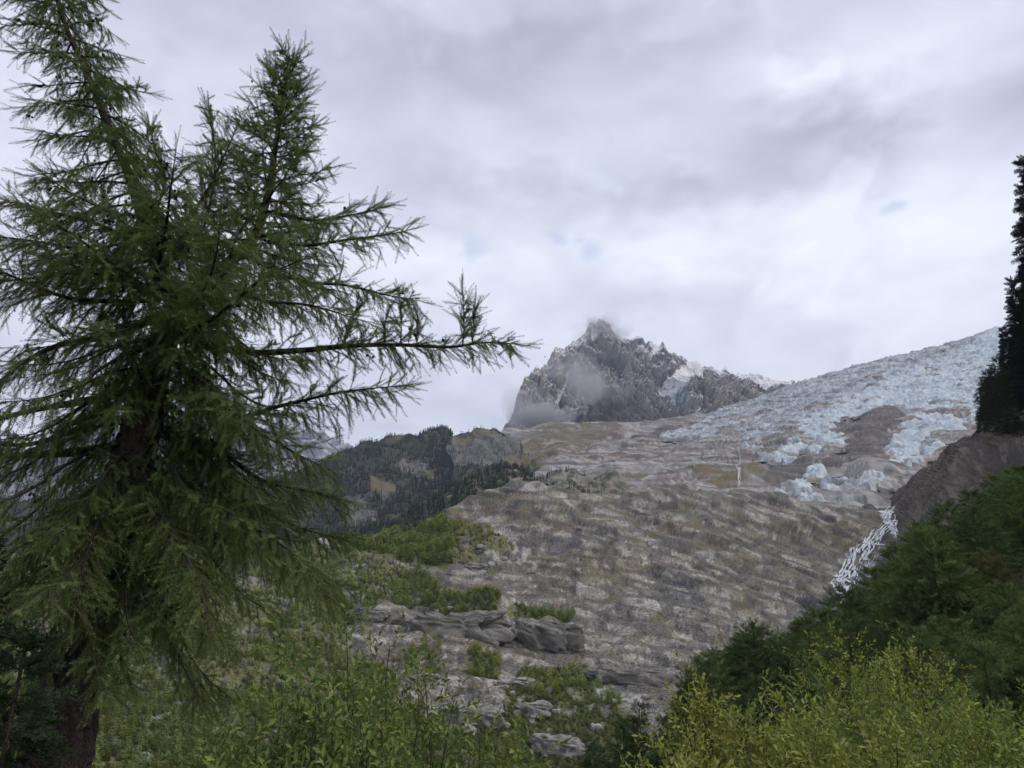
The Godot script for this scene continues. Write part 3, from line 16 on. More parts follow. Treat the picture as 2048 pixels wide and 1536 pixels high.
const WOODED_HILL := [[-1493.9,156.9,-1550,-1104.7,168.6,-1550,-811.5,177.5,-1550,-635,182.8,-1550,-536.7,185.8,-1550,-459.1,197.9,-1550,-381,210.1,-1550,-331.9,217.7,-1550,-282.7,225.4,-1550,-233.3,233.1,-1550,-183.9,243.3,-1550,-154.1,249.8,-1550,-136.2,253.8,-1550,-128.3,255.5,-1550,-119.3,257.5,-1550,-94.4,262.9,-1550,-64.3,269.5,-1550,-34.2,276.1,-1550,-14.1,280.5,-1550,0,283.6,-1550,16.1,287.2,-1550,36.4,291.6,-1550,61.7,297.1,-1550,97.3,304.9,-1550], [-1534.5,181.4,-1584.7,-1142.2,194,-1595.3,-843,203,-1603.3,-661.6,209.3,-1608.1,-560.3,213.9,-1610.7,-484.2,231.4,-1626.5,-405.9,248.8,-1642.3,-355.9,260.7,-1652.2,-305,271.9,-1661.4,-253.1,281.6,-1670.6,-200.5,294.2,-1679.7,-168.7,303.1,-1685.2,-149.4,307.9,-1688.5,-140.6,308.3,-1688.4,-130.7,309,-1687.7,-103.2,314.7,-1685.7,-70.3,321.5,-1683.3,-37.3,327.3,-1680.9,-15.3,329.4,-1675.8,0,328.8,-1669.7,17.4,326.2,-1662.8,38.9,325,-1654.1,65.6,325.4,-1643.3,102.3,325.6,-1628.1], [-1570.9,206.4,-1614.8,-1175.6,219.9,-1634.6,-870.9,229,-1649.5,-685.2,236.2,-1658.4,-581.2,242.6,-1663.3,-506.5,265.8,-1692.8,-428,288.8,-1722.2,-377.3,305.2,-1740.6,-324.7,320.2,-1757.9,-270.6,331.9,-1775,-215.3,346.9,-1792,-181.6,358.3,-1802.3,-161,364,-1808.4,-151.5,362.8,-1808.2,-140.7,361.9,-1806.9,-111.1,367.8,-1803.2,-75.5,374.8,-1798.8,-40.1,379.5,-1794.4,-16.4,378.9,-1784.8,0,374.2,-1773.5,18.5,364.8,-1760.5,41.2,357.4,-1744.3,68.9,352.3,-1724.1,106.6,344.6,-1695.7], [-1606.2,232.3,-1643.3,-1207.8,246.7,-1671.9,-897.9,255.9,-1693.3,-708,264.3,-1706.1,-601.4,272.5,-1713.3,-528,301.8,-1755.7,-449.4,330.9,-1798.1,-397.9,352.4,-1824.6,-343.8,371.5,-1849.5,-287.5,385.4,-1874.1,-229.6,402.9,-1898.6,-194,417,-1913.4,-172.3,423.8,-1922.2,-162,420.7,-1921.9,-150.4,418.1,-1920,-118.6,424,-1914.7,-80.6,431.2,-1908.3,-42.7,434.6,-1902,-17.5,431,-1888.2,0,421.6,-1871.9,19.5,404.6,-1853.2,43.3,390.4,-1829.9,72.1,379.4,-1800.7,110.8,363.4,-1759.9], [-1640.8,258.9,-1670.9,-1239.4,274.5,-1707.9,-924.3,283.9,-1735.6,-730.3,293.4,-1752.3,-621.2,303.6,-1761.5,-549.1,339.6,-1816.4,-470.4,375.4,-1871.4,-418.1,402.3,-1905.7,-362.6,426,-1938,-304.2,442.4,-1969.8,-243.6,462.6,-2001.6,-206.2,479.8,-2020.7,-183.3,487.6,-2032.2,-172.4,482.3,-2031.8,-159.9,477.7,-2029.3,-126.1,483.6,-2022.5,-85.6,491,-2014.2,-45.3,492.8,-2006,-18.5,485.8,-1988.1,0,471.3,-1967,20.5,446,-1942.8,45.4,424.3,-1912.6,75.3,407,-1874.8,114.8,382.2,-1821.9], [-1675.2,286.4,-1697.7,-1270.7,303.3,-1743,-950.4,312.9,-1776.9,-752.3,323.6,-1797.2,-640.7,336,-1808.6,-570,379.3,-1875.7,-491.1,422.3,-1942.9,-438.2,455.2,-1984.8,-381.2,483.9,-2024.3,-320.6,502.9,-2063.2,-257.4,526.1,-2102.1,-218.4,546.5,-2125.4,-194.3,555.5,-2139.4,-182.6,547.8,-2139,-169.3,541,-2135.9,-133.4,546.9,-2127.6,-90.5,554.3,-2117.5,-47.9,554.4,-2107.4,-19.5,543.6,-2085.6,0,523.5,-2059.7,21.6,488.9,-2030.2,47.4,459.3,-1993.2,78.3,435.2,-1947.1,118.8,401.1,-1882.4], [-1709.3,314.8,-1724.1,-1301.8,333.1,-1777.4,-976.2,343,-1817.4,-774.1,355.1,-1841.3,-660.1,369.8,-1854.7,-590.7,420.8,-1933.8,-511.7,471.6,-2012.9,-458.1,511.1,-2062.4,-399.7,545.2,-2108.9,-337,567.1,-2154.7,-271.3,593.5,-2200.6,-230.4,617.4,-2228,-205.2,627.7,-2244.5,-192.8,617.2,-2244,-178.7,607.9,-2240.4,-140.7,613.8,-2230.5,-95.5,621.3,-2218.7,-50.4,619.4,-2206.8,-20.5,604.5,-2181.1,0,578.2,-2150.6,22.5,533.7,-2115.8,49.5,495.4,-2072.3,81.4,464.1,-2017.9,122.7,420.2,-1941.7], [-1743.3,344.1,-1750,-1332.7,364,-1811.2,-1001.9,374.2,-1857.1,-795.8,387.7,-1884.7,-679.4,404.8,-1900,-611.3,464.1,-1990.9,-532.3,523.4,-2081.8,-478,569.9,-2138.6,-418.2,609.9,-2192.1,-353.4,635,-2244.7,-285,664.8,-2297.4,-242.5,692.5,-2328.9,-216.1,704.1,-2347.9,-202.9,690.7,-2347.3,-188,678.7,-2343.2,-148,684.5,-2331.8,-100.3,692,-2318.2,-53,687.9,-2304.5,-21.5,668.4,-2275,0,635.4,-2240,23.5,580.2,-2200,51.5,532.7,-2150,84.4,493.6,-2087.5,126.5,439.4,-2000], [-1743.3,319.1,-1810,-1332.7,339,-1871.2,-1001.9,349.2,-1917.1,-795.8,362.7,-1944.7,-679.4,379.8,-1960,-611.3,439.1,-2050.9,-532.3,498.4,-2141.8,-478,544.9,-2198.6,-418.2,584.9,-2252.1,-353.4,610,-2304.7,-285,639.8,-2357.4,-242.5,667.5,-2388.9,-216.1,679.1,-2407.9,-202.9,665.7,-2407.3,-188,653.7,-2403.2,-148,659.5,-2391.8,-100.3,667,-2378.2,-53,662.9,-2364.5,-21.5,643.4,-2335,0,610.4,-2300,23.5,555.2,-2260,51.5,507.7,-2210,84.4,468.6,-2147.5,126.5,414.4,-2060], [-1743.3,69.1,-2110,-1332.7,89,-2171.2,-1001.9,99.2,-2217.1,-795.8,112.7,-2244.7,-679.4,129.8,-2260,-611.3,189.1,-2350.9,-532.3,248.4,-2441.8,-478,294.9,-2498.6,-418.2,334.9,-2552.1,-353.4,360,-2604.7,-285,389.8,-2657.4,-242.5,417.5,-2688.9,-216.1,429.1,-2707.9,-202.9,415.7,-2707.3,-188,403.7,-2703.2,-148,409.5,-2691.8,-100.3,417,-2678.2,-53,412.9,-2664.5,-21.5,393.4,-2635,0,360.4,-2600,23.5,305.2,-2560,51.5,257.7,-2510,84.4,218.6,-2447.5,126.5,164.4,-2360]]
const HILL_ROCK := [[0.6087,0.7886,0.7609,0.7867,0.8424,0.7891,0.8804,0.6833,0.8137,0.428,0.6957,0.4625,0.6174,0.5309,0.5326,0.6225], [0.4,0.6253,0.4493,0.5408,0.4638,0.4121,0.4,0.5081], [0.3043,0.3954,0.3478,0.3081,0.3652,0.141,0.3043,0.1513], [0.3652,0.4328,0.4,0.3713,0.3826,0.2851,0.3478,0.3857]]
const HILL_GRASS := [[0.6087,0.7675,0.6957,0.7694,0.7609,0.7778,0.6957,0.6937,0.6348,0.6481], [0.4348,0.4953,0.4783,0.4584,0.4754,0.3834,0.4464,0.4266], [0.3522,0.4606,0.3957,0.4132,0.387,0.3603,0.3478,0.4051], [0.3913,0.7869,0.4493,0.7742,0.4493,0.7431,0.3957,0.753], [0.7826,0.5067,0.913,0.8067,0.913,0.6767,0.7826,0.4138]]
const WOODED_RIDGE := [[-222.1,68.5,-760,-192.7,82.8,-792.9,-168.3,94.3,-817.6,-141.8,106.4,-842.4,-123,114.8,-858.8,-98.2,125.6,-879.4,-71.8,137,-900,-43.6,150.5,-912.2,-14.4,164.4,-924.4,9.7,166.9,-934.1,22,168.2,-939,34.3,169.4,-943.9,46.9,170.7,-948.8,65.9,172.6,-956.1,78.7,173.9,-961,91.7,175.2,-965.9,104.8,176.4,-970.7,126,178.5,-978.5,138.1,179.7,-982.9,155.1,181.3,-989,186.1,184.2,-1000], [-237.4,79.8,-810,-206.4,95.1,-846.7,-180.4,107.3,-874.2,-152.2,120.2,-901.8,-132.1,130,-920.1,-105.6,144.5,-943.1,-77.4,158.8,-966,-46.9,173.8,-976.2,-15.4,187.7,-986.5,10.4,189.9,-994.7,23.4,188.9,-998.8,36.6,189.8,-1002.9,49.9,192.5,-1007,70.1,195,-1013.1,83.7,196.3,-1017.2,97.3,195.5,-1021.3,111,195.9,-1025.4,133.4,199.9,-1032,146,199,-1035.7,163.5,197,-1040.8,195.7,197.5,-1050], [-252.8,92.1,-860,-220.1,108.2,-900.5,-192.6,121.3,-930.8,-162.7,135,-961.2,-141.3,146.2,-981.4,-113.2,164.8,-1006.7,-83.1,182.3,-1032,-50.2,198.9,-1040.3,-16.5,212.6,-1048.6,11.1,214.5,-1055.2,24.9,211,-1058.5,38.9,211.4,-1061.9,53,215.7,-1065.2,74.3,218.8,-1070.1,88.6,220.3,-1073.5,102.9,217.1,-1076.8,117.3,216.5,-1080.1,140.8,222.6,-1085.4,153.9,219.4,-1088.4,172,213.4,-1092.5,205.3,211.1,-1100], [-268.3,105.2,-910,-233.9,122.3,-954.2,-204.9,136.1,-987.4,-173.1,150.6,-1020.6,-150.6,163.4,-1042.7,-120.8,186.6,-1070.4,-88.7,207.6,-1098,-53.6,225.9,-1104.3,-17.5,239.3,-1110.7,11.7,240.8,-1115.8,26.4,234.4,-1118.3,41.2,234.2,-1120.8,56.1,240.3,-1123.4,78.6,244.1,-1127.2,93.7,245.7,-1129.7,108.6,239.9,-1132.2,123.7,238.1,-1134.8,148.4,246.6,-1138.8,161.9,240.9,-1141.1,180.5,230.4,-1144.3,214.9,225.2,-1150], [-283.9,119.3,-960,-247.7,137.3,-1008,-217.2,151.8,-1044,-183.7,167.2,-1080,-159.8,181.6,-1104,-128.4,209.8,-1134,-94.5,234.6,-1164,-56.9,254.7,-1168.4,-18.6,267.6,-1172.8,12.4,268.6,-1176.3,27.9,259,-1178,43.5,258.3,-1179.8,59.3,266.3,-1181.6,82.9,270.9,-1184.2,98.8,272.7,-1186,114.3,264,-1187.7,130,260.9,-1189.5,155.9,271.9,-1192.3,169.9,263.4,-1193.9,189.1,248.1,-1196,224.5,239.6,-1200], [-299.6,134.3,-1010,-261.7,153.2,-1061.8,-229.6,168.5,-1100.6,-194.3,184.6,-1139.4,-169.2,200.8,-1165.3,-136.2,234.4,-1197.6,-100.3,263.5,-1230,-60.3,285.5,-1232.4,-19.7,297.7,-1234.9,13.1,298.2,-1236.8,29.5,285,-1237.8,45.8,283.6,-1238.8,62.4,293.9,-1239.8,87.3,299.2,-1241.2,103.9,301.2,-1242.2,120.1,289.3,-1243.2,136.5,284.8,-1244.1,163.6,298.6,-1245.7,178,287.1,-1246.6,197.7,266.5,-1247.8,234.2,254.5,-1250], [-299.6,122.3,-1050,-261.7,141.2,-1101.8,-229.6,156.5,-1140.6,-194.3,172.6,-1179.4,-169.2,188.8,-1205.3,-136.2,222.4,-1237.6,-100.3,251.5,-1270,-60.3,273.5,-1272.4,-19.7,285.7,-1274.9,13.1,286.2,-1276.8,29.5,273,-1277.8,45.8,271.6,-1278.8,62.4,281.9,-1279.8,87.3,287.2,-1281.2,103.9,289.2,-1282.2,120.1,277.3,-1283.2,136.5,272.8,-1284.1,163.6,286.6,-1285.7,178,275.1,-1286.6,197.7,254.5,-1287.8,234.2,242.5,-1290], [-299.6,-27.7,-1250,-261.7,-8.8,-1301.8,-229.6,6.5,-1340.6,-194.3,22.6,-1379.4,-169.2,38.8,-1405.3,-136.2,72.4,-1437.6,-100.3,101.5,-1470,-60.3,123.5,-1472.4,-19.7,135.7,-1474.9,13.1,136.2,-1476.8,29.5,123,-1477.8,45.8,121.6,-1478.8,62.4,131.9,-1479.8,87.3,137.2,-1481.2,103.9,139.2,-1482.2,120.1,127.3,-1483.2,136.5,122.8,-1484.1,163.6,136.6,-1485.7,178,125.1,-1486.6,197.7,104.5,-1487.8,234.2,92.5,-1490]]
const FAR_RANGE := [[-6510.4,950.9,-5200,-5162.1,966.3,-5200,-4318.1,976,-5200,-3675.8,983.3,-5200,-3269.9,988,-5200,-2931.5,991.8,-5200,-2592.8,995.7,-5200,-2355.7,998.4,-5200,-2050.7,1001.9,-5200,-1779.4,1005,-5200,-1508,1008.1,-5200,-1304.5,1010.5,-5200,-1100.8,1012.8,-5200,-897.1,1015.1,-5200,-557.4,1019,-5200], [-7007,1220.1,-5525,-5538.9,1186.5,-5525,-4635.1,1203.6,-5525,-3936.4,1172.7,-5525,-3496.5,1153.5,-5525,-3140.2,1187,-5525,-2780.8,1210.4,-5525,-2522.1,1185,-5525,-2192.3,1164.8,-5525,-1904.9,1190.3,-5525,-1615.4,1203.9,-5525,-1395.9,1190.1,-5525,-1176,1164.4,-5525,-957.2,1147.9,-5525,-594.3,1137.3,-5525], [-7516.6,1519.8,-5850,-5923.2,1428.9,-5850,-4958.7,1454.5,-5850,-4201.1,1379.4,-5850,-3726.1,1332.8,-5850,-3352.5,1400.1,-5850,-2972.3,1446.1,-5850,-2691,1388.1,-5850,-2335.7,1340.8,-5850,-2032.3,1392,-5850,-1724.5,1417.6,-5850,-1488.7,1385.2,-5850,-1251.9,1327.4,-5850,-1017.9,1289.5,-5850,-631.3,1262.4,-5850], [-8039.8,1851.2,-6175,-6315.2,1694.2,-6175,-5289.2,1729.4,-6175,-4470.1,1603.6,-6175,-3958.6,1525.9,-6175,-3568.3,1631.8,-6175,-3167.4,1703.4,-6175,-2862.6,1608.3,-6175,-2480.9,1530.2,-6175,-2161.6,1610.4,-6175,-1835.5,1649.6,-6175,-1582.9,1596.2,-6175,-1328.8,1502,-6175,-1079.1,1440,-6175,-668.7,1394.5,-6175], [-8577.1,2215.7,-6500,-6715.1,1983,-6500,-5626.6,2029.1,-6500,-4743.4,1846,-6500,-4194.2,1733.2,-6500,-3787.7,1882.3,-6500,-3366.4,1983,-6500,-3036.8,1846,-6500,-2627.9,1733.2,-6500,-2292.9,1846,-6500,-1948.3,1900.6,-6500,-1678.4,1823.3,-6500,-1406.4,1688.4,-6500,-1140.8,1599.6,-6500,-706.3,1533.4,-6500], [-8577.1,1815.7,-7000,-6715.1,1583,-7000,-5626.6,1629.1,-7000,-4743.4,1446,-7000,-4194.2,1333.2,-7000,-3787.7,1482.3,-7000,-3366.4,1583,-7000,-3036.8,1446,-7000,-2627.9,1333.2,-7000,-2292.9,1446,-7000,-1948.3,1500.6,-7000,-1678.4,1423.3,-7000,-1406.4,1288.4,-7000,-1140.8,1199.6,-7000,-706.3,1133.4,-7000]]
const RIGHT_CLIFF := [[433.1,139.3,-1000,357.6,101.5,-760,246.3,58.7,-480,165.8,37.9,-290,116.3,27.6,-180,91.2,21.3,-120,83.5,18.1,-90], [482.6,173,-1050,401.3,132.2,-800,284.4,86.5,-520,192.4,58,-320,133.1,42.1,-200,103.2,32.6,-135,93.1,27.3,-100], [513.2,195.3,-1080,442.5,166,-840,321.7,126.1,-560,218,86.5,-350,149.4,59.5,-220,115,45.3,-150,103.1,36.8,-110], [537.4,213,-1110,471.1,195,-870,357.4,159.5,-600,242,112.2,-380,168.5,79,-245,137.8,63,-180,126.7,51.6,-135], [554.9,224.3,-1130,487,211.4,-890,376.6,173.9,-630,256.7,126.6,-405,175.5,96.7,-262,146.4,79.4,-200,140,65.1,-150], [590.5,231,-1180,531.5,226.9,-950,424.5,192.7,-690,293.8,142.1,-450,228.4,124.8,-320,207.9,111.5,-260,199,93.9,-200], [660.8,213.6,-1250,593.5,203.9,-1000,485.6,186.1,-740,350.5,136.6,-500,251.4,109.3,-330,202.3,85.2,-240,208.3,74.8,-190]]
const RIGHT_BANK := [[2.7,-1.9,-16,4,-1.7,-15,5.3,-1.3,-14,6.4,-0.9,-13,7.7,-0.4,-12,9.4,0.1,-11], [5.8,-2.7,-30,7.4,-2.3,-28,9.5,-1.3,-26,11.7,-0.2,-24,14.3,1.1,-22,18.1,2,-20], [9.5,-4.1,-46,13.1,-2.6,-45,16.9,-0.5,-43,21,1.9,-41,25.7,5,-38,32.5,7.5,-34], [14.4,-5.2,-62,19.8,-2.2,-62,26.3,1.6,-62,32.1,5.5,-60,39.5,10.3,-57,49.5,15.2,-50], [20.5,-5.7,-78,27.8,-1.1,-80,37.3,4.5,-82,46.6,10.4,-82,55.8,16.4,-78,71.3,24,-70], [26.8,-8,-92,36.6,-3.2,-96,47.8,2.7,-98,58.7,9.1,-98,70.5,15.4,-95,92,24.1,-90]]
const LARCH_TRUNK := [-4.81,-0.06,-8.9,-4.82,0.47,-9,-4.8,1.69,-9,-4.7,2.82,-9,-4.58,3.79,-9,-4.51,4.44,-9,-4.49,5,-9,-4.4,5.71,-9,-4.35,6.1,-9]
const LARCH_LEFT := [-4.35,6.1,-9,-4.57,6.39,-9,-4.76,6.84,-8.95,-4.93,7.27,-8.9,-5.31,8.14,-8.9,-5.67,8.8,-8.9,-6.11,9.68,-8.9,-6.62,10.6,-8.9,-7.12,11.78,-8.9,-7.61,13.15,-8.9,-8.09,14.64,-8.9]
const LARCH_RIGHT := [-4.35,6.1,-9,-4.02,6.54,-9.15,-3.73,7,-9.3,-3.58,7.38,-9.4,-3.51,8.14,-9.5,-3.5,8.83,-9.5,-3.48,9.69,-9.5,-3.47,10.21,-9.5,-3.46,10.62,-9.5]
const LARCH_LIMBS := [[[-4.41,5.99,-9,-4.89,5.52,-8.7,-5.35,5.25,-8.4,-5.56,4.88,-8.1,-5.76,4.39,-7.9],0.06,0.5,0.3],
	[[-4.5,4.95,-9,-5.27,4.8,-9.1,-6.05,4.69,-9.2,-6.83,4.5,-9.3,-7.51,4.43,-9.4],0.065,0.45,0.55],
	[[-4.52,4.54,-9,-5.03,4.38,-8.8,-5.57,4.09,-8.6,-6.24,4.08,-8.4],0.07,0.5,0.6],
	[[-4.6,4.18,-9,-5.27,4.1,-9,-6.16,4.05,-9,-6.82,4.05,-9],0.085,0.45,0.6],
	[[-4.32,5.63,-9,-3.47,5.45,-9.1,-2.71,5.47,-9.1,-2.05,5.49,-9,-1.4,5.46,-8.9,-0.77,5.39,-8.8,-0.33,5.41,-8.7,0.04,5.35,-8.6],0.05,0.42],
	[[-4.38,4.93,-9,-3.48,4.51,-8.9,-2.76,4.59,-8.7,-2.01,4.69,-8.5,-1.36,4.73,-8.4],0.045,0.55],
	[[-4.42,4.44,-9,-3.67,4.21,-9.2,-3.13,3.86,-9.4,-2.52,3.72,-9.5,-2.1,3.64,-9.6],0.05,0.6],
	[[-4.51,4.1,-9,-3.64,3.52,-8.6,-2.78,3.09,-8.2,-2.16,2.7,-8,-1.83,2.3,-7.9],0.028,0.6],
	[[-4.56,3.94,-9,-3.69,3.14,-8.2,-3.09,2.52,-7.7,-2.77,1.99,-7.4],0.026,0.6],
	[[-4.6,3.76,-9,-4.39,3.14,-8.2,-4.19,2.61,-7.7,-4.09,2.18,-7.5],0.024,0.55],
	[[-4.63,3.88,-9,-4.81,3.4,-8.4,-4.86,2.9,-8,-4.91,2.53,-7.8],0.024,0.55],
	[[-3.58,7.38,-9.4,-2.89,7.06,-9.2,-2.23,7.02,-9,-1.68,7.04,-8.9,-1.41,7.1,-8.9],0.03,0.4],
	[[-3.53,7.74,-9.4,-2.91,7.7,-9.6,-2.36,7.85,-9.7,-1.91,8.04,-9.8],0.028,0.38],
	[[-3.73,7,-9.3,-2.87,6.48,-9.1,-2.18,6.35,-9,-1.63,6.16,-8.9,-1.24,6.08,-8.9],0.032,0.45],
	[[-4,6.51,-9.1,-3.12,5.94,-8.6,-2.41,5.72,-8.3,-1.78,5.48,-8.2],0.035,0.5],
	[[-4.47,5.16,-9,-3.63,4.81,-8.4,-2.84,4.14,-8,-2.35,3.83,-7.9,-2.02,3.67,-7.9],0.028,0.6],
	[[-4.5,4.57,-9,-3.77,3.98,-9.4,-2.92,3.41,-9.7,-2.13,3.19,-9.9],0.04,0.6],
	[[-4.61,4.13,-9,-3.67,3.52,-9.3,-2.82,3.01,-9.5,-2.08,2.6,-9.6],0.04,0.6],
	[[-4.41,5.57,-9,-3.4,5.34,-7.9,-2.67,5.53,-7.3,-2.18,5.6,-7],0.035,0.5],
	[[-4.6,6.21,-9,-4.58,6.03,-8,-4.68,6.02,-7.3,-4.96,6.14,-7],0.035,0.55],
	[[-4.67,6.42,-9,-4.18,6.56,-8.1,-3.95,6.85,-7.6,-3.86,7.19,-7.4],0.03,0.5],
	[[-4.56,6.13,-9,-5.1,5.74,-8.2,-5.43,5.69,-7.6,-5.7,5.77,-7.3],0.04,0.6],
	[[-4.35,5.85,-9,-3.44,5.95,-8.1,-3.16,6.25,-7.7,-2.95,6.46,-7.5],0.03,0.5],
	[[-4.75,6.81,-8.9,-5.23,6.94,-8.5,-5.77,6.97,-8.2,-6.14,6.98,-8],0.03,0.5],
	[[-4.75,6.81,-8.9,-4.11,7.23,-8.6,-3.83,7.85,-8.5,-3.65,8.32,-8.4],0.028,0.42],
	[[-4.87,7.11,-8.9,-4.66,7.75,-8.8,-4.88,8.31,-8.8,-5.01,8.68,-8.8],0.024,0.4],
	[[-4.67,6.42,-9,-5.22,6.49,-8.4,-5.64,6.36,-7.9,-6.01,6.26,-7.6],0.03,0.55],
	[[-4.78,6.72,-9,-5.55,6.43,-8.8,-6.14,6.16,-8.5,-6.52,5.99,-8.3],0.03,0.55],
	[[-4.49,6.13,-9,-4.67,5.95,-8.1,-4.98,5.88,-7.5,-5.16,6.02,-7.2],0.028,0.5],
	[[-4.75,6.81,-8.9,-4.95,6.96,-8.3,-5.31,7.05,-8,-5.66,7.27,-7.9],0.026,0.5],
	[[-4.37,5.92,-9,-3.6,5.7,-8,-3.27,5.88,-7.5,-3.19,6.2,-7.3],0.026,0.5],
	[[-4.69,6.57,-9,-4.13,7.04,-8.9,-4.12,8.21,-9,-4.34,9.19,-9],0.026,0.36]]
const LARCH_LEADERS := [[[-0.61,5.42,-8.8,-0.6,5.76,-8.8,-0.63,6.12,-8.8],0.009,0.22],[[-0.49,5.42,-8.8,-0.48,5.69,-8.8,-0.47,5.88,-8.8],0.007,0.16],[[-1.4,5.46,-8.9,-1.4,5.73,-8.9,-1.43,6.04,-8.9],0.008,0.2],[[-1.2,5.46,-8.9,-1.19,5.66,-8.9,-1.2,5.8,-8.9],0.006,0.14],[[-1.61,5.5,-9,-1.63,5.78,-9,-1.6,5.92,-9],0.006,0.15],[[-2.17,5.43,-9,-2.07,5.71,-9,-2.02,5.99,-9],0.006,0.15]]
const MAIN_FALL := [[[0.8962,0.8197,0.9051,0.8115,0.9071,0.7923,0.9000,0.7689,0.8962,0.7507,0.8859,0.7316,0.8731,0.7085,0.8628,0.6836,0.8558,0.6611,0.8487,0.6416,0.8468,0.6214,0.8487,0.5965],10.85],[[0.9051,0.8244,0.9013,0.8007,0.9026,0.7837,0.9090,0.7679,0.9179,0.7578,0.9231,0.7468],7.75],[[0.8974,0.7567,0.9051,0.7469,0.9115,0.7388,0.9179,0.7342],6.2],[[0.8923,0.7428,0.8910,0.7266,0.8962,0.7174],4.65],[[0.8833,0.7285,0.8814,0.7128,0.8782,0.6970],4.65],[[0.8878,0.7054,0.8814,0.6787,0.8769,0.6563,0.8731,0.6328,0.8692,0.6195],3.41],[[0.8814,0.7002,0.8731,0.6706,0.8667,0.6442,0.8622,0.6207,0.8590,0.6025],3.875],[[0.8910,0.7038,0.8878,0.6737,0.8814,0.6408],2.48],[[0.8628,0.7187,0.8603,0.7031,0.8577,0.6851],3.875],[[0.8423,0.6534,0.8462,0.6413,0.8436,0.6160,0.8526,0.5981],6.2],[[0.9240,0.8129,0.9269,0.7995,0.9231,0.7759,0.9167,0.7566],3.1],[[0.9327,0.8316,0.9399,0.8339,0.9471,0.8362],2.48]]
const STREAMS := [[[[0.4608,0.5065,0.4633,0.4675,0.4608,0.4237],1.3],[[0.4683,0.5130,0.4733,0.4620,0.4783,0.4155,0.4850,0.3692,0.4867,0.3326],1.6]],[[[0.4858,0.5023,0.4917,0.4596,0.4900,0.4032,0.4850,0.3547],2.4],[[0.4850,0.3547,0.4867,0.3218,0.4917,0.3096],2.6],[[0.4917,0.3096,0.4900,0.2671,0.4892,0.2314],4]],[[[0.4217,0.5218,0.4183,0.4752,0.4125,0.4214,0.4167,0.3795,0.4175,0.3389],1.5]],[[[0.3850,0.2858,0.3842,0.2451],2]],[[[0.4083,0.6333,0.4133,0.6145,0.4183,0.6198],2]]]
const STANDS := [[[0.2308,0.8210,0.3022,0.8209,0.3333,0.8182,0.3462,0.7886,0.3526,0.7320,0.3494,0.6841,0.3205,0.7019,0.2802,0.7383,0.2527,0.7727,0.2260,0.7936],150,7.5,0.25,"shoulder"],
	[[0.2967,0.8223,0.3462,0.8068,0.3846,0.7553,0.4167,0.7139,0.3846,0.7208,0.3333,0.7744],46,4.5,0.9,"crest"],
	[[0.2692,0.6854,0.3022,0.6924,0.3333,0.6483,0.3269,0.6089,0.2802,0.6212],40,6,0.3,"hollow"],
	[[0.3141,0.6204,0.3782,0.5911,0.4103,0.5614,0.4038,0.5401,0.3205,0.5904],52,4.2,0.35,"band"],
	[[0.4308,0.5517,0.4808,0.5443,0.5064,0.5273,0.5000,0.5108,0.4327,0.5169],48,4,0.2,"ledge"],
	[[0.4423,0.4123,0.5128,0.4086,0.5224,0.3611,0.4615,0.3285,0.4391,0.3470],52,4,0.4,"foot"],
	[[0.2802,0.4904,0.3333,0.4891,0.3333,0.4094,0.2857,0.4071],22,4.5,0.3,"foot of the dark band"],
	[[0.3686,0.4596,0.4103,0.4389,0.4103,0.3909,0.3718,0.3999],16,4.5,0.4,"foot of the dark band"],
	[[0.2418,0.4543,0.2857,0.4346,0.3846,0.2878,0.4103,0.2829,0.4744,0.3046,0.6026,0.1854,0.6218,0.1027,0.2308,0.1049],110,2.6,0.45,"valley floor"],
	[[0.1731,0.8032,0.2308,0.7929,0.2637,0.6727,0.2527,0.5918,0.2019,0.5995,0.1731,0.6037],50,5,0.15,"left slope"],
	[[0.1282,0.6125,0.2260,0.5828,0.2308,0.1471,0.1282,0.1199],60,3.6,0.3,"left slope"],
	[[0.0321,0.8060,0.1731,0.7889,0.1923,0.5156,0.1859,0.1477,0.0321,0.1213],190,4.5,0.2,"left slope"],
	[[0.2308,0.5963,0.2857,0.4621,0.3462,0.2465,0.2418,0.1189,0.1859,0.1193],70,2.8,0.4,"valley floor"],
	[[0.3333,0.7346,0.3846,0.6814,0.4103,0.6454,0.3462,0.6875],12,3,0.7,"crest"],
	[[0.5256,0.3990,0.5641,0.3452,0.5641,0.3038,0.5321,0.3279],14,3.5,0.15,"gully"]]
const OUTCROPS := [[[0.3538,0.5105],56,19,"long dark outcrop band across the slope"],[[0.4731,0.4685],30,20,"rounded pale outcrop at the right end of the dark band"],[[0.3718,0.2952],25,11,"pale cracked outcrop low on the slope"],[[0.4487,0.2989],16,8,"pointed grey outcrop in the low scrub"],[[0.4808,0.2191],20,9,"double grey outcrop near the slope foot"],[[0.4295,0.3656],17,8,"grey broken outcrop below the scree"],[[0.3141,0.3989],20,8,"tawny outcrop under the long dark band"],[[0.3814,0.6648],20,9,"low grey hump below the crest"],[[0.5705,0.3806],34,11,"dark slanting outcrop above the scrub"],[[0.2527,0.5849],16,8,"pale outcrop left of the dark band"]]
